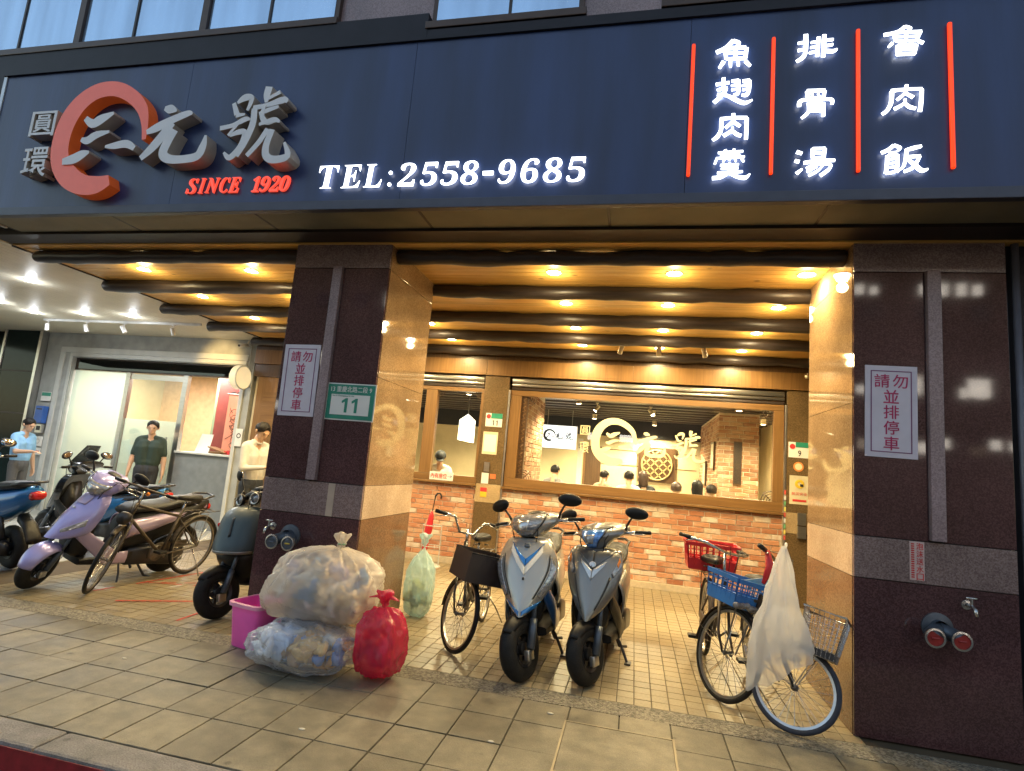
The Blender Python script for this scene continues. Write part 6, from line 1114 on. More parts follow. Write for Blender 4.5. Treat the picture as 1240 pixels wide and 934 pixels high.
# small-wheeled bicycle by the right column
t, SM, A, h = bicycle('small-wheeled bicycle with wire front basket against the right column', (1.765, -0.105, 0), R(-87), R(2), R(66), Rw=0.268, WB=0.95, bar='flat', bar_z=1.03, saddle_z=0.80, rack=True, rim_m=M_rimlight, tyre_m=mat('blue_black_tyre', (0.03, 0.034, 0.05), 0.7, 0, 0.2, 20))
wire_basket(t, (0.09, 0, 0.50), (0.24, 0.33, 0.27), SM, M_chrome, 'wire_basket'); MB().tube([(0.0, 0.05, 0.27), (0.08, 0.08, 0.50)], 0.004, 6).xf(SM).build('basket_stay', M_chrome, t); MB().tube([(0.0, -0.05, 0.27), (0.08, -0.08, 0.50)], 0.004, 6).xf(SM).build('basket_stay', M_chrome, t)
MB().tube([h+Vector((0.0, -0.2, 0)), h+Vector((0.04, -0.18, -0.1)), h+Vector((0.02, -0.16, -0.22))], [0.016, 0.03, 0.012], 10).xf(SM).build('red_strap', M_redbk, t, True)
# old bicycle on the left
t, SM, A, h = bicycle('worn black bicycle with sprung saddle and bare rack in front of the lilac scooter', (-4.20, 0.34, 0), R(-91), R(-7), R(34), bar='flat', bar_z=0.98, WB=1.12, stepthru=False, saddle_z=0.88, frame_m=mat('bronze_bike_paint', (0.06, 0.046, 0.032), 0.5, 0.3, 0.4, 30), rim_m=M_chain)
MB().rings([oval(0.0, 0.70, 0.80, 0.06), oval(0.06, 0.69, 0.81, 0.055)]).xf(SM).build('head_lamp', M_rimdark, t, True); MB().ell((-0.27, 0.05, 0.94), (0.02, 0.02, 0.02)).build('amber_reflector', M_amber, t, True)

# ================================================================== neighbouring shop on the left
YL = 4.2
ns = thing('neighbour_shopfront', 'grey stucco shopfront with pale trim and glass doors at the left', 'shopfront')
B('wall', (-10.36, YL, 2.845), (-5.80, YL+0.2, 3.30), M_greywall, ns); B('wall', (-10.36, YL, 0), (-9.69, YL+0.2, 2.843), M_greywall, ns); B('wall', (-5.965, YL, 0), (-5.80, YL+0.2, 2.843), M_greywall, ns)
B('trim_head', (-9.98, YL-0.03, 2.93), (-5.92, YL-0.001, 3.03), M_greytrim, ns, 0.006); B('trim_head', (-9.76, YL-0.018, 2.86), (-5.95, YL-0.001, 2.928), M_greytrim, ns, 0.006)
B('trim_post', (-9.98, YL-0.03, 0), (-9.88, YL-0.001, 2.928), M_greytrim, ns, 0.006); B('trim_post', (-9.76, YL-0.018, 0), (-9.70, YL-0.001, 2.858), M_greytrim, ns, 0.006); B('trim_post', (-6.0, YL-0.03, 0), (-5.93, YL-0.001, 2.85), M_greytrim, ns, 0.006)
B('transom', (-9.68, YL+0.06, 2.62), (-5.97, YL+0.14, 2.84), M_darkmetal, ns); B('transom_glass', (-9.6, YL+0.052, 2.64), (-6.0, YL+0.058, 2.82), glassmat('dark_transom_glass', (0.3, 0.3, 0.3)), ns)
for a, b in ((-8.47, -8.38), (-7.235, -7.13)): B('steel_post', (a, YL+0.04, 0), (b, YL+0.12, 2.618), M_steel, ns, 0.006)
B('frosted_pane', (-9.67, YL+0.075, 0.02), (-8.475, YL+0.085, 2.615), M_frost, ns)
d = B('door_pane', (-8.375, YL+0.075, 0.02), (-7.24, YL+0.083, 2.50), M_glass, ns); B('door_rail', (-8.375, YL+0.06, 2.502), (-7.24, YL+0.10, 2.60), M_steel, d); MB().tube([(-7.36, YL+0.02, 0.8), (-7.36, YL+0.02, 1.5)], 0.014, 8).build('door_handle', M_steel, d, True)
B('frost_film', (-8.37, YL+0.088, 0.02), (-7.245, YL+0.091, 1.78), M_frost, d)
B('counter_front', (-7.125, YL+0.03, 0), (-5.97, YL+0.10, 1.25), mat('grey_counter', (0.22, 0.24, 0.25), 0.35, 0.2), ns); B('counter_top', (-7.125, YL-0.02, 1.252), (-5.97, YL+0.6, 1.285), M_greytrim, ns, 0.004)
at_base(ns, (-8.0, YL, 0))
lr = struct(thing('neighbour_room', None, None))
B('room_floor', (-10.3, YL+0.2, -0.1), (-5.8, 7.5, 0.0), M_floorgrey, lr); B('back_wall', (-10.3, 7.0, 0), (-7.6, 7.1, 3.3), mat('peach_wall', (0.60, 0.38, 0.22), 0.7), lr); B('back_wall', (-7.6, 5.6, 0), (-5.8, 5.7, 3.3), mat('oxblood_wall', (0.16, 0.025, 0.02), 0.45), lr); B('return_wall', (-7.66, 5.6, 0), (-7.601, 7.0, 3.3), mat('olive_wall', (0.16, 0.20, 0.12), 0.6), lr)
B('side_wall', (-10.4, YL+0.21, 0), (-10.3, 7.1, 3.3), M_plaster, lr); B('side_wall', (-5.95, YL+0.21, 0), (-5.80, 5.6, 3.3), M_plaster, lr); B('room_ceiling', (-10.3, YL+0.2, 2.95), (-5.8, 7.1, 3.2), M_white, lr)
for k in range(5): B('shelf_line', (-7.3, 5.585, 0.9+0.4*k), (-6.9, 5.599, 0.915+0.4*k), M_darkmetal, lr)
for q, (x, y) in enumerate([(-9.0, 5.4), (-7.9, 5.2), (-6.6, 4.9)]):
    t = thing('ceiling_panel_light', ['white panel light behind the frosted pane', 'white panel light behind the glass door', 'white panel light above the counter'][q], 'ceiling light', (x, y, 2.945), (0, 0, 0), 'panel lights in the neighbouring shop'); B('lit_panel', (-0.25, -0.12, -0.012), (0.25, 0.12, -0.002), emis('panel_light', (1.0, 0.96, 0.88), 1.2), t)
    B('panel_frame', (-0.27, -0.14, -0.0015), (0.27, 0.14, 0.003), M_lampring, t); ld = bpy.data.lights.new('panel_lamp', 'AREA'); ld.shape = 'RECTANGLE'; ld.size = 0.5; ld.size_y = 0.24; ld.energy = (26, 26, 7)[q]; ld.color = (1, 0.92, 0.78); lo = bpy.data.objects.new('panel_lamp', ld); COL.objects.link(lo); lo.parent = t; lo.location = (0, 0, -0.02)
sc = thing('hanging_scroll', 'salmon pink hanging scroll with ink drawing in the neighbouring shop', 'scroll')
M_scroll = mat('salmon_paper', (0.72, 0.27, 0.18), 0.7, 0, 0.06); sx0, sx1, sz0, sz1, sy = -7.02, -6.36, 1.30, 2.42, 5.20
B('paper', (sx0, sy, sz0), (sx1, sy+0.006, sz1), M_scroll, sc); MB().tube([(sx0-0.03, sy, sz1+0.01), (sx1+0.03, sy, sz1+0.01)], 0.014, 8).build('top_rod', M_darkwood, sc, True); MB().tube([(sx0-0.03, sy, sz0-0.01), (sx1+0.03, sy, sz0-0.01)], 0.014, 8).build('bottom_rod', M_darkwood, sc, True); MB().tube([(sx0+0.1, sy, sz1+0.02), ((sx0+sx1)/2, sy+0.01, sz1+0.16), (sx1-0.1, sy, sz1+0.02)], 0.004, 5).build('cord', M_redink, sc)
mb = MB(); rnd = random.Random(11)
for k in range(16):
    cx, cz, r = rnd.uniform(sx0+0.16, sx1-0.16), rnd.uniform(sz0+0.2, sz0+0.75), rnd.uniform(0.04, 0.10); mb.torus((cx, sy-0.003, cz), r, 0.006, (0, 1, 0), 18, 4, 0.25)
for k in range(14): cx, cz = rnd.uniform(sx0+0.12, sx1-0.12), rnd.uniform(sz0+0.1, sz0+0.8); mb.tube([(cx, sy-0.004, cz), (cx+rnd.uniform(-.1, .1), sy-0.004, cz+rnd.uniform(-.1, .1)), (cx+rnd.uniform(-.14, .14), sy-0.004, cz+rnd.uniform(-.14, .14))], 0.006, 4)
tag(mb.build('ink_drawing', mat('brown_ink', (0.14, 0.05, 0.03), 0.7), sc), kind='stuff'); at_base(sc, (-6.7, sy, sz0))
mb_ = thing('menu_stand', 'white card leaning on the grey counter of the neighbouring shop', 'card', (-6.85, 4.5, 1.287)); MB().add([(-0.14, 0, 0), (0.14, 0, 0), (0.12, 0.1, 0.33), (-0.12, 0.1, 0.33), (-0.14, 0.008, 0), (0.14, 0.008, 0), (0.12, 0.108, 0.33), (-0.12, 0.108, 0.33)], [(0, 1, 2, 3), (7, 6, 5, 4), (0, 4, 5, 1), (1, 5, 6, 2), (2, 6, 7, 3), (3, 7, 4, 0)]).build('card', M_paper, mb_); MB().tube([(0, 0.05, 0.15), (0, 0.16, 0.0)], 0.006, 5).build('prop', M_steel, mb_)
tr_ = thing('wooden_tray', 'slanted wooden tray with red packets on the grey counter', 'tray', (-6.45, 4.45, 1.287)); MB().bbox((-0.18, -0.10, 0.06), (0.18, 0.10, 0.08), 0.004).xf(Matrix.Rotation(R(14), 4, 'Y')).build('board', M_oakx, tr_); MB().bbox((-0.14, -0.08, 0), (0.12, 0.08, 0.04), 0.004).build('stand', M_oakx, tr_)
for q in range(4): B('red_packet', (0.14+0.07*q, -0.05, 0.0), (0.19+0.07*q, 0.03, 0.06+0.015*(q % 2)), M_redink, tr_, 0.004)
bs = thing('blade_sign', 'round cream blank sign projecting from the neighbouring wall', 'sign', (-5.83, 3.93, 2.60)); MB().lathe([(0.001, -0.07), (0.185, -0.07), (0.20, -0.055), (0.20, 0.055), (0.185, 0.07), (0.17, 0.066), (0.001, 0.066)], 40, Matrix.Rotation(PI/2, 4, 'Y')).build('drum', mat('cream_drum', (0.72, 0.62, 0.42), 0.5, 0, 0.05, emit=(1, 0.85, 0.55), es=0.12), bs, 40)
MB().torus((0.06, 0, 0), 0.192, 0.012, (1, 0, 0), 40, 8).build('rim', M_greytrim, bs, True)
for z in (-0.12, 0.12): MB().tube([(0, 0.14, z), (0, 0.265, z)], 0.014, 8).build('bracket', M_steel, bs, True)
cc = thing('security_camera', 'small white security camera under the ceiling with a conduit', 'camera', (-5.98, 4.1, 3.18)); MB().tube([(0.02, 0.06, 0.02), (-0.02, -0.10, -0.02)], [0.03, 0.034], 12).build('camera_body', M_spotwhite, cc, True); MB().tube([(-0.021, -0.103, -0.0205), (-0.023, -0.11, -0.022)], 0.022, 12).build('lens', M_black, cc); MB().tube([(0.05, 0.07, 0.03), (0.10, 0.07, 0.0), (0.10, 0.07, -0.45)], 0.01, 8).build('conduit', M_greytrim, cc, True); MB().tube([(0.02, 0.05, 0.02), (0.03, 0.06, 0.11)], 0.012, 8).build('bracket', M_spotwhite, cc)
cc = thing('security_camera', 'tiny cream security camera beside the right column under the last log', 'camera', (2.95, 3.9, 3.05)); MB().tube([(0, 0.06, 0.0), (-0.05, -0.05, -0.02)], [0.022, 0.026], 12).build('camera_body', M_spotcream, cc, True); MB().tube([(0, 0.06, 0), (0, 0.1, 0.05)], 0.01, 8).build('bracket', M_spotcream, cc)
XW = -10.02
def wallbox(nm, lab, cat, x0, x1, z0, z1, m, th=0.01, extra=None):
    t = thing(nm, lab, cat, ((x0+x1)/2, YL-0.031, z0)); w = (x1-x0)/2; MB().bbox((-w, -th, 0), (w, 0, z1-z0), min(0.006, th/3)).build('body', m, t)
    if extra: extra(t, w, z1-z0, th)
    return t
wallbox('address_plate', 'green and white address plate on the grey wall at the left', 'sign', -10.22, -9.99, 1.98, 2.15, M_paper, 0.006, lambda t, w, h, th: B('green_header', (-w+0.01, -th-0.003, h*0.55), (w-0.01, -th-0.0005, h-0.01), M_greenink, t))
wallbox('letter_box', 'blue letter box on the grey wall at the left', 'letter box', -10.17, -9.99, 1.56, 1.88, mat('blue_box_paint', (0.03, 0.10, 0.36), 0.4), 0.10, lambda t, w, h, th: B('slot', (-w+0.03, -th-0.003, h-0.07), (w-0.03, -th-0.0005, h-0.05), M_black, t))
wallbox('meter_box', 'grey meter box under the blue letter box', 'meter', -10.15, -10.0, 1.38, 1.54, M_steel, 0.06, lambda t, w, h, th: B('dial', (-w+0.03, -th-0.003, 0.05), (w-0.03, -th-0.0005, h-0.03), M_black, t))
wallbox('wall_sticker', 'white sticker with grey emblem low on the left grey wall', 'sticker', -10.20, -9.99, 1.14, 1.32, M_paper, 0.004, lambda t, w, h, th: MB().torus((0, -th-0.002, h/2), 0.04, 0.01, (0, 1, 0), 20, 6, 0.2).build('emblem', M_steel, t))
wallbox('wall_sticker', 'white sticker with a red bar lowest on the left grey wall', 'sticker', -10.20, -9.99, 0.98, 1.11, M_paper, 0.004, lambda t, w, h, th: B('red_bar', (-w+0.03, -th-0.003, 0.045), (w-0.03, -th-0.0005, 0.075), M_redink, t))
wallbox('wall_sticker', 'pale round-emblem poster on the wall behind the man in white', 'sticker', -5.94, -5.81, 1.45, 1.75, M_paper, 0.004, lambda t, w, h, th: MB().torus((0, -th-0.002, h*0.6), 0.035, 0.008, (0, 1, 0), 20, 6, 0.2).build('emblem', M_blackink, t))
dg = thing('dark_glass_corner', 'dark reflective glass corner with steel edges at the far left', 'glass wall')
B('dark_pane', (-11.25, YL-0.1, 0), (-10.42, YL-0.08, 3.30), mat('dark_green_glass', (0.012, 0.022, 0.020), 0.10, 0.0, spec=0.15), dg); B('dark_pane', (-14, YL+0.3, 0), (-11.3, YL+0.32, 3.3), mat('dark_green_glass', (0.012, 0.022, 0.020), 0.10, spec=0.15), dg); B('steel_edge', (-10.44, YL-0.12, 0), (-10.37, YL+0.1, 3.3), M_steel, dg, 0.005); B('steel_edge', (-11.30, YL-0.12, 0), (-11.25, YL+0.35, 3.3), M_steel, dg, 0.005); B('back_board', (-14, YL+0.4, 0), (-10.4, YL+0.6, 3.3), M_core, dg)
for k in range(3): B('cross_rail', (-11.245, YL-0.11, 0.9+0.8*k), (-10.445, YL-0.101, 0.925+0.8*k), M_darkmetal, dg)
at_base(dg, (-11, YL, 0))
bk = thing('building_mass', 'dark flank and rear walls of the building behind the shops', 'building'); B('rear_wall', (-14, 9.72, 0), (9, 9.9, 4.6), M_core, bk); B('flank_wall', (-14.2, 4.8, 0), (-14.0, 9.7, 9), M_core, bk); B('flank_wall', (3.75, 1.05, 0), (9, 9.7, 3.35), M_core, bk); at_base(bk, (0, 9.7, 0))

# ================================================================== bags, bucket, umbrella
from mathutils import noise
def bag_mesh(c, r, knot, pleats=9, lump=0.06, flat=0.0, nu=128, nv=72, seed=0.0, skew=0.0, fold=0.035):
    """film pulled to a knot: sphere whose upper part runs into pleats towards the knot point"""
    c = Vector(c); k = Vector(knot)
    mb = MB(); rs = []
    for j in range(nv+1):
        t = j/nv; ph = PI*(0.02+0.98*t)  # 0 = top
        ring = []
        for i in range(nu):
            th = 2*PI*i/nu; d = Vector((math.sin(ph)*math.cos(th), math.sin(ph)*math.sin(th), math.cos(ph)))
            e = 0.72; q = Vector((r[0]*math.copysign(abs(d.x)**e, d.x), r[1]*math.copysign(abs(d.y)**e, d.y), r[2]*math.copysign(abs(d.z)**0.8, d.z)))
            n1 = noise.noise(Vector((d.x*1.6+seed, d.y*1.6, d.z*1.6))); n2 = noise.noise(Vector((d.x*4+seed, d.y*4+7, d.z*4))); n3 = abs(noise.noise(Vector((d.x*9+seed, d.y*9, d.z*9+3))))
            n4 = abs(noise.noise(Vector((d.x*17+seed, d.y*17, d.z*17-5)))); f = 1+lump*1.6*n1+lump*0.9*n2-lump*0.9*n3-lump*0.45*n4
            up = max(0.0, d.z); pl = math.sin(pleats*th+3*n1+seed); f += fold*pl*(0.3+up)*min(1, math.sin(ph)*2.5)
            p = c+q*f
            w = max(0, 1-ph/1.1)**1.6; p = p.lerp(Vector((k.x+(p.x-k.x)*0.12, k.y+(p.y-k.y)*0.12, k.z-0.03)), w)
            p.z = max(p.z, c.z-r[2]+flat+0.004+0.004*(1+n2))
            if skew: p.x += skew*max(0.0, 0.75-(p.z-c.z+r[2])/(2*r[2]))*(1 if p.x < c.x else 0.3)
            ring.append(p)
        rs.append(ring)
    # neck and frill above the knot
    neck = []
    for h, rr in ((-0.005, 0.028), (0.012, 0.022), (0.03, 0.034), (0.06, 0.05), (0.075, 0.046)):
        neck.append([k+Vector((rr*(1+0.35*math.sin(5*2*PI*i/nu+seed))*math.cos(2*PI*i/nu), rr*(1+0.35*math.sin(5*2*PI*i/nu+seed))*math.sin(2*PI*i/nu), h+0.012*math.sin(3*2*PI*i/nu+seed))) for i in range(nu)])
    mb.rings(list(reversed(neck))+rs, True, True); return mb
def contents(parent, c, r, cols, n, seed, size=(0.05, 0.11)):
    rnd = random.Random(seed); mb = MB(); ms = [mat('scrap_%d_%d' % (seed, i), q, 0.6, 0, 0.25, 14, 0.5, 25) for i, q in enumerate(cols)]
    for k in range(n):
        while True:
            d = Vector((rnd.uniform(-1, 1), rnd.uniform(-1, 1), rnd.uniform(-1, 1)))
            if d.length < 1: break
        s = [rnd.uniform(*size), rnd.uniform(*size), rnd.uniform(*size)*0.4]; q = Matrix.Translation(Vector(c)+Vector((d.x*r[0], d.y*r[1], d.z*r[2]))) @ Euler((rnd.uniform(0, 6), rnd.uniform(0, 6), rnd.uniform(0, 6))).to_matrix().to_4x4()
        mb.cur = rnd.randrange(len(cols)); o = len(mb.v); mb.ell((0, 0, 0), s, 11, 8)
        for i in range(o, len(mb.v)):
            p = Vector(mb.v[i]); f = 1+0.9*noise.noise(p*26+Vector((k, k*2, seed))); mb.v[i] = tuple(q @ (p*f))
    tag(mb.build('contents', ms, parent, True), kind='stuff')
M_clear = bagmat('clear_film', (0.97, 0.90, 0.80), 0.40, 0.7, 8, 0.14); M_clear2 = bagmat('clear_blue_film', (0.84, 0.89, 0.98), 0.15, 0.9, 9, 0.18); M_redfilm = bagmat('red_film', (0.80, 0.03, 0.14), 0.45, 0.6, 9, 0.22); M_greenfilm = bagmat('pale_green_film', (0.66, 0.86, 0.86), 0.5, 0.5, 8, 0.3); M_whitefilm = bagmat('milky_white_film', (0.98, 0.98, 0.98), 0.46, 1.0, 6, 0.22)
g = thing('rubbish_bag', 'big knotted clear rubbish bag lying on top of the pile by the middle column', 'bag', (-1.42, -0.30, 0.265)); bag_mesh((-0.03, 0, 0.27), (0.43, 0.235, 0.27), (0.07, -0.05, 0.575), 15, 0.07, 0.02, seed=1.3, skew=-0.16, fold=0.05).build('film', M_clear, g, True); contents(g, (-0.03, 0.0, 0.25), (0.33, 0.16, 0.17), [(0.8, 0.76, 0.70), (0.75, 0.62, 0.45), (0.85, 0.84, 0.82), (0.45, 0.32, 0.2), (0.7, 0.62, 0.75), (0.8, 0.7, 0.58), (0.85, 0.8, 0.75), (0.10, 0.28, 0.6)], 95, 3, (0.05, 0.12))
MB().torus((0.07, -0.05, 0.58), 0.026, 0.006, (0, 0, 1), 18, 6).build('tie', mat('green_tie', (0.2, 0.35, 0.2), 0.5), g, True)
g = thing('rubbish_bag', 'clear rubbish bag with blue and orange refuse under the big bag', 'bag', (-1.46, -0.47, 0.0)); bag_mesh((0, 0, 0.165), (0.38, 0.27, 0.165), (-0.12, 0.05, 0.33), 8, 0.09, 0.0, seed=5.1).build('film', M_clear2, g, True); contents(g, (-0.2, -0.02, 0.16), (0.12, 0.14, 0.08), [(0.6, 0.7, 0.95), (0.8, 0.84, 0.95)], 16, 5, (0.06, 0.1)); contents(g, (0.10, -0.02, 0.15), (0.2, 0.16, 0.09), [(0.6, 0.30, 0.06), (0.7, 0.45, 0.15), (0.15, 0.25, 0.5), (0.45, 0.28, 0.12), (0.75, 0.68, 0.55)], 70, 6, (0.03, 0.08))
g = thing('rubbish_bag', 'upright red plastic rubbish bag on the pavement beside the clear bags', 'bag', (-0.93, -0.42, 0.0)); bag_mesh((0, 0, 0.24), (0.165, 0.155, 0.245), (0.0, -0.01, 0.50), 8, 0.09, 0.0, seed=9.7, fold=0.05).build('film', M_redfilm, g, True); contents(g, (0, 0, 0.22), (0.07, 0.065, 0.12), [(0.6, 0.1, 0.12), (0.5, 0.25, 0.15), (0.65, 0.3, 0.4)], 22, 8, (0.04, 0.08))
for s in (-1, 1): MB().tube([(0, -0.01, 0.50), (s*0.05, -0.02, 0.545), (s*0.11, -0.03, 0.53)], [0.012, 0.03, 0.008], 8, flat=0.4).build('tied_ear', M_redfilm, g, True)
g = thing('carrier_bag', 'tall pale green carrier bag standing behind the middle column', 'bag', (-1.27, 1.17, 0.0)); bag_mesh((0, 0, 0.27), (0.15, 0.12, 0.275), (0.01, 0, 0.70), 7, 0.08, 0.0, seed=14.0, fold=0.05).build('film', M_greenfilm, g, True); contents(g, (0, 0, 0.2), (0.08, 0.07, 0.12), [(0.6, 0.6, 0.55), (0.6, 0.5, 0.2), (0.5, 0.65, 0.6)], 14, 12, (0.04, 0.07))
# white bag on the small-wheeled bicycle
g = thing('carrier_bag', 'long milky white plastic bag hanging from the small-wheeled bicycle handlebar', 'bag', (1.70, -0.15, 0.36))
def hang(s, q):
    th = 2*PI*s; z = 0.785*(1-q); w = 0.012+0.17*min(1, q*1.25)**0.9; fold = 1+0.13*math.sin(3*th+2.0*q+0.6)+0.09*math.sin(5*th-4*q)+0.10*noise.noise(Vector((math.cos(th)*3, math.sin(th)*3, q*7)))-0.10*abs(noise.noise(Vector((math.cos(th)*5+3, math.sin(th)*5, q*5)))); n = noise.noise(Vector((math.cos(th)*2, math.sin(th)*2, q*4)))
    x = w*fold*math.cos(th)*(1+0.15*n)-0.045*q; y = w*0.30*fold*math.sin(th)*(1+0.3*n)-0.03*q
    if q > 0.8: z += 0.11*math.cos(th-0.3)*(q-0.8)/0.2+0.05*n*(q-0.8)/0.2
    return Vector((x, y, z))
MB().grid(hang, 72, 40).build('film', M_whitefilm, g, True)
mb = MB().grid(lambda s, q: Vector(((-0.10+0.2*s), -0.012*math.sin(s*8), 0.36-0.3*q+0.05*math.sin(s*4))), 12, 10); mb.build('inner_fold', M_whitefilm, g, True)
MB().tube([(0.0, 0, 0.755), (0.02, 0.03, 0.80), (0.03, 0.07, 0.785), (0.02, 0.08, 0.755)], 0.009, 6).build('handle_loop', M_whitefilm, g, True)
bu = thing('pink_bucket', 'square bright pink plastic bucket beside the rubbish bags', 'bucket', (-2.06, -0.20, 0.0)); M_pinkp = mat('pink_plastic', (0.92, 0.13, 0.52), 0.35, 0, 0.05)
def sq(hw, z, n=32, p=6): return [Vector((hw*math.copysign(abs(math.cos(a))**(2/p), math.cos(a)), hw*math.copysign(abs(math.sin(a))**(2/p), math.sin(a)), z)) for a in [2*PI*i/n for i in range(n)]]
MB().rings([sq(0.125, 0.006), sq(0.13, 0.0), sq(0.135, 0.01), sq(0.165, 0.33), sq(0.158, 0.33), sq(0.13, 0.02), sq(0.02, 0.018)], True, True).build('body', M_pinkp, bu, 50); MB().rings([sq(0.166, 0.305), sq(0.18, 0.308), sq(0.182, 0.335), sq(0.160, 0.338), sq(0.159, 0.331)], True, False).build('rim', mat('pale_pink_rim', (0.85, 0.35, 0.55), 0.35), bu, 40); bu.rotation_euler = (0, 0, R(-12)); bu.scale = (0.93, 0.93, 0.96)
um = thing('umbrella', 'folded red umbrella with hooked black handle in the wire rack', 'umbrella', (-2.20, 3.72, 0.12), (R(4), R(8), 0)); MB().tube([(0, 0, 0), (0, 0, 0.03), (0, 0, 0.12), (0, 0, 0.4), (0, 0, 0.6), (0, 0, 0.66)], [0.006, 0.018, 0.04, 0.055, 0.035, 0.012], 14).build('canopy', mat('red_umbrella_cloth', (0.55, 0.02, 0.03), 0.5, 0, 0.15, 12, 0.4, 20), um, True)
MB().tube([(0, 0, 0.62), (0, 0, 0.84), (0.0, 0, 0.88), (0.02, 0, 0.925), (0.06, 0, 0.935), (0.09, 0, 0.90), (0.088, 0, 0.86)], [0.006, 0.008, 0.013, 0.013, 0.013, 0.013, 0.011], 10).build('handle', M_blackplastic, um, True); MB().tube([(0, 0, 0.0), (0, 0, -0.06)], [0.005, 0.003], 6).build('tip', M_steel, um)
ur = thing('umbrella_rack', 'pale wire umbrella rack with round base by the left brick wall', 'rack', (-2.10, 3.72, 0.0)); MB().lathe([(0.001, 0.02), (0.15, 0.016), (0.17, 0.0), (0.001, 0.0)], 28).build('base', M_greytrim, ur, 40)
for s in (-1, 1): MB().tube([(s*0.14, 0, 0.01), (s*0.14, 0, 0.58)], 0.007, 6).build('upright', M_greytrim, ur)
for z in (0.28, 0.57): MB().tube([(0.14*math.cos(a), 0.12*math.sin(a), z) for a in [2*PI*i/24 for i in range(24)]], 0.006, 6, closed=True).build('hoop', M_greytrim, ur, True)

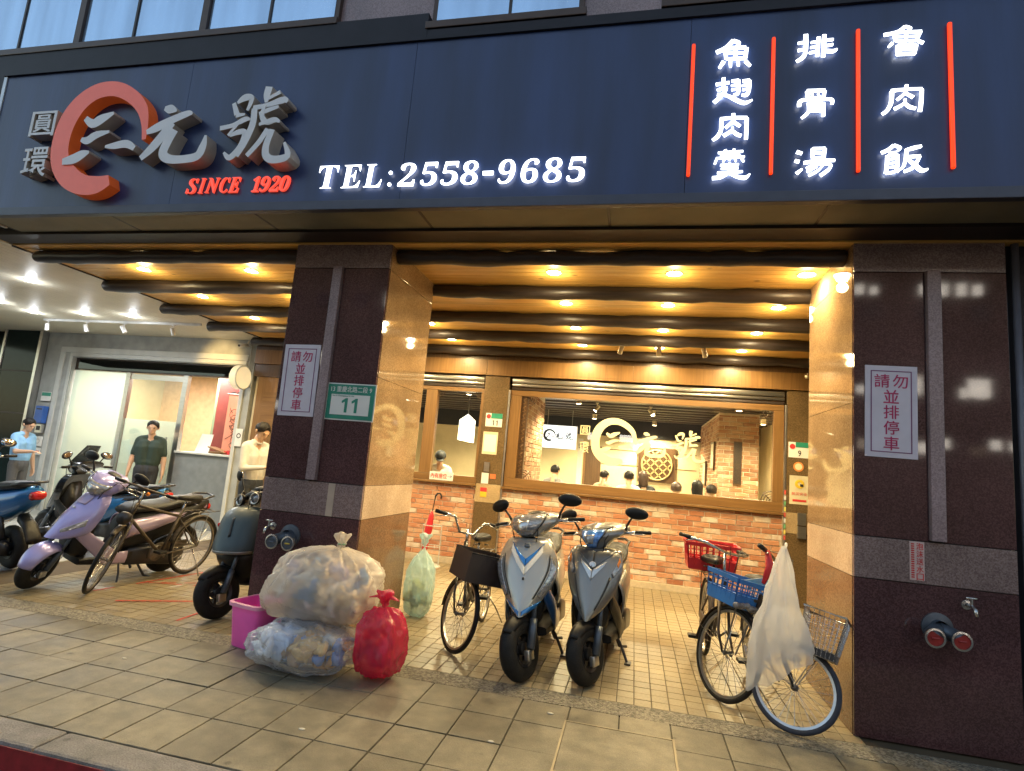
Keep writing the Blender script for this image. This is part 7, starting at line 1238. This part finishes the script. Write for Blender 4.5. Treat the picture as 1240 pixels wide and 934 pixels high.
# ================================================================== people
import numpy as np
M_skin = mat('skin', (0.52, 0.32, 0.21), 0.5, 0, 0.06, 10); M_hair = mat('black_hair', (0.012, 0.010, 0.009), 0.5, 0, 0.3, 60, 0.4, 90, spec=0.2); M_hairb = mat('brown_hair', (0.05, 0.025, 0.014), 0.5, 0, 0.3, 60, 0.4, 90)
def cloth(name, c, r=0.75): return mat(name, c, r, 0, 0.06, 9, 0.25, 22)
def person(label, pos, heading, shirt, trousers, arms, head_pitch=0.0, head_yaw=0.0, sit=False, height=1.72, hair=None, cap=None, longhair=False, sleeve='long', bend=0.0, group=None, fat=1.0):
    """one continuous remeshed body; arms = per side (shoulder-relative elbow, wrist, hand direction)"""
    t = thing('person', label, 'person', pos, (0, 0, heading), group); k = height/1.72; t.scale = (k, k, k)
    seg = []  # (p, q, rp, rq, region)
    def add(p, q, a, b, reg): seg.append((Vector(p), Vector(q), a, b, reg))
    hz = 0.92 if not sit else 0.62
    BM = Matrix.Translation((0, 0, hz)) @ Matrix.Rotation(bend, 4, 'Y') @ Matrix.Translation((0, 0, -0.92))
    def U(p): return BM @ Vector(p)
    f = fat
    for s in (-1, 1):
        hip = Vector((0, s*0.09, hz))
        if sit: kn = hip+Vector((0.42, s*0.05, 0.0)); an = kn+Vector((-0.02, 0, -0.44))
        else: kn = Vector((0.02, s*0.10, 0.50)); an = Vector((-0.01, s*0.11, 0.09))
        add(hip, kn, 0.088*f, 0.062, 'T'); add(kn, an, 0.060, 0.044, 'T'); add(an+Vector((-0.05, 0, -0.045)), an+Vector((0.14, s*0.02, -0.055)), 0.042, 0.034, 'S'); add(an, an+Vector((0, 0, -0.04)), 0.042, 0.04, 'S')
        add(U((0, s*0.05, 0.89)), U((0, s*0.055, 0.955)), 0.112*f, 0.108*f, 'T'); add(U((0, s*0.055, 1.03)), U((0, s*0.07, 1.08)), 0.107*f, 0.105*f, 'B'); add(U((0, s*0.07, 1.08)), U((0.005, s*0.085, 1.30)), 0.105*f, 0.112*f, 'B'); add(U((0.0, s*0.085, 1.32)), U((-0.005, s*0.155, 1.405)), 0.105, 0.072, 'B'); add(U((0, s*0.05, 1.46)), U((-0.005, s*0.15, 1.425)), 0.045, 0.058, 'B')
        sh = U((-0.005, s*0.175, 1.40)); e, w, hd = arms[0 if s < 0 else 1]; el = sh+Vector((e[0], s*e[1], e[2])); wr = el+Vector((w[0], s*w[1], w[2]))
        add(sh, el, 0.058, 0.046, 'B' if sleeve == 'long' else 'B'); 
        if sleeve == 'short': seg[-1] = (sh, sh.lerp(el, 0.75), 0.062, 0.056, 'B'); add(sh.lerp(el, 0.7), el, 0.044, 0.040, 'K')
        add(el, wr, 0.042, 0.029, 'B' if sleeve == 'long' else 'K')
        h = Vector((hd[0], s*hd[1], hd[2])).normalized(); sd = h.cross(Vector((0, 0, 1))); sd = sd.normalized() if sd.length > 0.2 else Vector((1, 0, 0)); pm_ = wr+h*0.085; nrm = h.cross(sd)
        for i in range(4): add(wr+h*0.015+sd*(i-1.5)*0.010, pm_+sd*(i-1.5)*0.019, 0.018, 0.013, 'K')
        for i, L in enumerate((0.066, 0.078, 0.073, 0.056)): b0 = pm_+sd*(i-1.5)*0.0195; b1 = b0+h*L*0.55+nrm*0.008; add(b0, b1, 0.0095, 0.009, 'K'); add(b1, b1+h*L*0.4+nrm*0.022, 0.009, 0.0075, 'K')
        th = wr+h*0.03+sd*0.028*(1 if s < 0 else -1); add(wr+h*0.02, th, 0.014, 0.013, 'K'); add(th, th+h*0.035+sd*0.022*(1 if s < 0 else -1), 0.0115, 0.010, 'K')
    add(U((-0.005, 0, 1.42)), U((0.012, 0, 1.53)), 0.058, 0.054, 'K')
    HM = BM @ Matrix.Translation((0.015, 0, 1.53)) @ Matrix.Rotation(head_yaw, 4, 'Z') @ Matrix.Rotation(head_pitch, 4, 'Y')
    def H(p): return HM @ Vector(p)
    add(H((-0.012, 0, 0.125)), H((0.012, 0, 0.125)), 0.086, 0.084, 'K'); add(H((0.028, 0, 0.045)), H((0.030, 0, 0.09)), 0.058, 0.068, 'K'); add(H((0.072, 0, 0.012)), H((0.05, 0, 0.03)), 0.026, 0.045, 'K')
    add(H((0.094, 0, 0.10)), H((0.106, 0, 0.072)), 0.008, 0.014, 'K'); add(H((0.088, -0.03, 0.118)), H((0.088, 0.03, 0.118)), 0.014, 0.014, 'K'); add(H((0.088, -0.014, 0.038)), H((0.088, 0.014, 0.038)), 0.011, 0.011, 'K')
    for s in (-1, 1): add(H((-0.005, s*0.082, 0.07)), H((-0.012, s*0.088, 0.11)), 0.012, 0.016, 'K')
    mb = MB()
    for p, q, a, b, reg in seg:
        d = (q-p); n = d.normalized() if d.length > 1e-6 else Vector((0, 0, 1)); mb.tube([p-n*a*0.92, p-n*a*0.65, p, q, q+n*b*0.65, q+n*b*0.92], [a*0.38, a*0.76, a, b, b*0.76, b*0.38], 12)
    me = mb.mesh('body_src', M_skin); o = bpy.data.objects.new('body_src', me); COL.objects.link(o); r = o.modifiers.new('r', 'REMESH'); r.mode = 'VOXEL'; r.voxel_size = 0.0105; sm_ = o.modifiers.new('s', 'SMOOTH'); sm_.factor = 0.5; sm_.iterations = 3
    dg = bpy.context.evaluated_depsgraph_get(); bm_ = bpy.data.meshes.new_from_object(o.evaluated_get(dg)); bpy.data.objects.remove(o); bpy.data.meshes.remove(me)
    n = len(bm_.polygons); ce = np.empty(n*3); bm_.polygons.foreach_get('center', ce); ce = ce.reshape(-1, 3); best = np.full(n, 9.0); idx = np.zeros(n, int); RG = {'K': 0, 'B': 1, 'T': 2, 'S': 3}
    for p, q, a, b, reg in seg:
        P_, Q_ = np.array(p), np.array(q); d = Q_-P_; L2 = max(d @ d, 1e-9); tt = np.clip(((ce-P_) @ d)/L2, 0, 1); ds = np.linalg.norm(ce-(P_+tt[:, None]*d), axis=1)-(a+(b-a)*tt); m = ds < best; best[m] = ds[m]; idx[m] = RG[reg]
    bm_.materials.clear()
    for m in (M_skin, shirt, trousers, M_blackplastic): bm_.materials.append(m)
    bm_.polygons.foreach_set('material_index', idx.astype('i')); bm_.polygons.foreach_set('use_smooth', [True]*n); bm_.update(); obj('body', bm_, t)
    # hair: cap over the skull
    hm = hair or M_hair
    def hairf(s, q):
        a = 2*PI*s; lim = R(136) if not longhair else R(150); fr = 0.5+0.5*math.cos(a); ph = lim*q*(1-0.50*fr**3)*(1-0.08*abs(math.sin(a))**4)+(0.10*noise.noise(Vector((math.cos(a)*5, math.sin(a)*5, 2.0)))+0.05*noise.noise(Vector((math.cos(a)*14, math.sin(a)*14, 7.0))))*q; rr = 0.0895+0.007*noise.noise(Vector((math.cos(a)*3*q, math.sin(a)*3*q, 4*q)))+0.004*noise.noise(Vector((math.cos(a)*11*q, math.sin(a)*11*q, 9*q))); dz = 0.0
        p = Vector((math.sin(ph)*math.cos(a)*rr*1.08-0.006, math.sin(ph)*math.sin(a)*rr*0.94, math.cos(ph)*rr*1.04+0.128)); 
        if longhair and fr < 0.6 and q > 0.6: p.z -= 0.14*(q-0.6)/0.4
        return HM @ p
    MB().grid(hairf, 32, 14, 0.008).build('hair', hm, t, True)
    for s in (-1, 1): MB().ell((0.091, s*0.032, 0.098), (0.006, 0.012, 0.006), 10, 6, HM).build('eye', M_black, t, True); MB().ell((0.092, s*0.033, 0.119), (0.006, 0.018, 0.004), 10, 6, HM).build('eyebrow', M_hair, t, True)
    if sleeve == 'long' and not sit: MB().tube([BM @ Vector((0.002+0.062*math.cos(a), 0.062*math.sin(a), 1.478-0.022*math.cos(a))) for a in [2*PI*i/20 for i in range(20)]], 0.014, 6, closed=True).build('collar', shirt, t, True)
    MB().ell((0.098, 0, 0.040), (0.004, 0.020, 0.0035), 10, 6, HM).build('mouth', mat('lip', (0.34, 0.13, 0.10), 0.5), t, True)
    if cap:
        MB().grid(lambda s, q: HM @ Vector((math.sin(R(88)*q)*math.cos(2*PI*s)*0.106*1.06-0.004, math.sin(R(88)*q)*math.sin(2*PI*s)*0.10, math.cos(R(88)*q)*0.10+0.132)), 28, 8, 0.004).build('cap', cap, t, True); MB().grid(lambda s, q: HM @ Vector((0.09+0.075*q-0.05*(2*s-1)**2, (2*s-1)*0.075, 0.135-0.02*q)), 8, 4, 0.004).build('cap_peak', cap, t, True)
    return t
HANG = ((0.0, 0.06, -0.29), (0.05, 0.02, -0.25), (0.1, 0, -1)); FOLD = ((0.05, 0.06, -0.27), (0.22, -0.13, 0.03), (0.6, -0.8, 0.05)); REACH = ((0.12, 0.06, -0.25), (0.24, -0.05, 0.02), (1, -0.2, 0))
person('man in a white shirt looking down with folded arms behind the middle column', (-4.36, 2.62, 0), R(-8), cloth('white_shirt', (0.52, 0.51, 0.48)), cloth('dark_jeans', (0.02, 0.025, 0.035)), (FOLD, FOLD), R(28), R(-6), height=1.80)
person('man in a dark green polo shirt standing at the glass door', (-7.43, 3.98, 0), R(-58), cloth('black_green_polo', (0.018, 0.035, 0.026)), cloth('charcoal_trousers', (0.02, 0.022, 0.028)), (HANG, HANG), R(8), R(4), height=1.74, sleeve='short', fat=1.18)
person('man in a light blue shirt at the far left edge', (-9.22, 3.25, 0), R(10), cloth('light_blue_shirt', (0.22, 0.42, 0.66)), cloth('grey_trousers', (0.08, 0.08, 0.085)), (REACH, HANG), R(18), R(-5), height=1.60, sleeve='short')
WH = cloth('white_shirt', (0.52, 0.51, 0.48)); BKT = cloth('black_shirt', (0.015, 0.015, 0.017)); DT = cloth('dark_jeans', (0.02, 0.025, 0.035))
person('cook in white with a dark cap behind the narrow left window', (-2.66, 5.35, 0), R(-70), WH, DT, (REACH, REACH), R(25), 0, height=1.66, cap=mat('dark_cap', (0.02, 0.024, 0.03), 0.7), sleeve='short', bend=R(6))
SITS = ((0.10, 0.05, -0.25), (0.22, -0.04, 0.02), (1, -0.1, 0))
for x, y, hd, sh, lab, hr, lg, zz in ((0.62, 6.5, 92, WH, 'seated diner with short black hair in a white top seen from behind', None, False, 0), (0.89, 6.75, 100, BKT, 'seated diner with long dark hair in a black top seen from behind', M_hairb, True, 0.02), (1.74, 5.6, 95, cloth('teal_top', (0.05, 0.35, 0.30)), 'seated diner with bobbed black hair in a teal top near the brick pier', None, True, -0.07), (1.42, 5.9, 80, cloth('grey_top', (0.2, 0.2, 0.2)), 'seated diner with brown hair low in the middle of the wide window', M_hairb, False, -0.13), (2.02, 6.05, 96, BKT, 'seated diner in a black top at the right foot of the wide window', None, False, -0.12), (0.10, 7.6, 60, cloth('tan_top', (0.4, 0.3, 0.2)), 'seated diner in a tan top by the kitchen door', None, False, -0.02), (-0.84, 7.0, 70, cloth('grey_top', (0.3, 0.32, 0.33)), 'seated diner in a grey top below the light box sign', None, False, 0.0)):
    p = person(lab, (x, y, zz+0.16), R(hd), sh, DT, (SITS, SITS), R(12), 0, sit=True, hair=hr, longhair=lg, height=1.72, sleeve='short')
    s = thing('stool', lab.replace('seated diner', 'stool under the diner').replace(' seen from behind', ''), 'stool', (x, y, 0), (0, 0, 0), 'stools under the diners'); MB().lathe([(0.001, 0.65+zz), (0.16, 0.65+zz), (0.17, 0.635+zz), (0.16, 0.615+zz), (0.001, 0.615+zz)], 20).build('seat', M_darkwood, s, 40)
    for a in range(4): q = PI/4+a*PI/2; MB().tube([(0.11*math.cos(q), 0.11*math.sin(q), 0.62+zz), (0.15*math.cos(q), 0.15*math.sin(q), 0)], 0.014, 6).build('leg', M_darkwood, s)

# ================================================================== across the street (seen only as reflections in the polished stone and glass)
ob = thing('opposite_building', 'dark row building across the street, mirrored faintly in the polished columns', 'building'); M_opp = mat('sooty_facade', (0.10, 0.085, 0.075), 0.8, 0, 0.2, 0.6)
B('wall', (-30, -34, -0.12), (40, -24, 13.0), M_opp, ob); M_litwinsign = emis('lit_window_sign', (1.0, 0.93, 0.82), 2.2); M_darkwin = mat('dark_window', (0.02, 0.022, 0.026), 0.15)
rnd = random.Random(21)
for r, z in enumerate((3.6, 6.2, 9.6)):
    for k in range(30):
        x = -26+2.15*k+rnd.uniform(-0.2, 0.2); lit_ = rnd.random() < (0.6 if r == 0 else 0.28); w = rnd.uniform(0.5, 0.9); B('window', (x, -24.0, z), (x+w, -23.96, z+(0.45 if r == 0 else 0.8)), M_litwinsign if lit_ else M_darkwin, ob)
for z, h in ((3.9, 0.5), (6.1, 0.55), (10.8, 0.6)):     # added glowing blocks, shaped so the columns mirror rows of sign lettering
    x = 9.0
    while x < 19:
        w = rnd.uniform(0.25, 0.5)
        if rnd.random() < 0.6: B('window', (x, -23.955, z+rnd.uniform(-.05, .05)), (x+w, -23.92, z+h*rnd.uniform(0.6, 1.0)), M_litwinsign, ob)
        x += w+rnd.uniform(0.12, 0.4)
at_base(ob, (5, -24, -0.12))
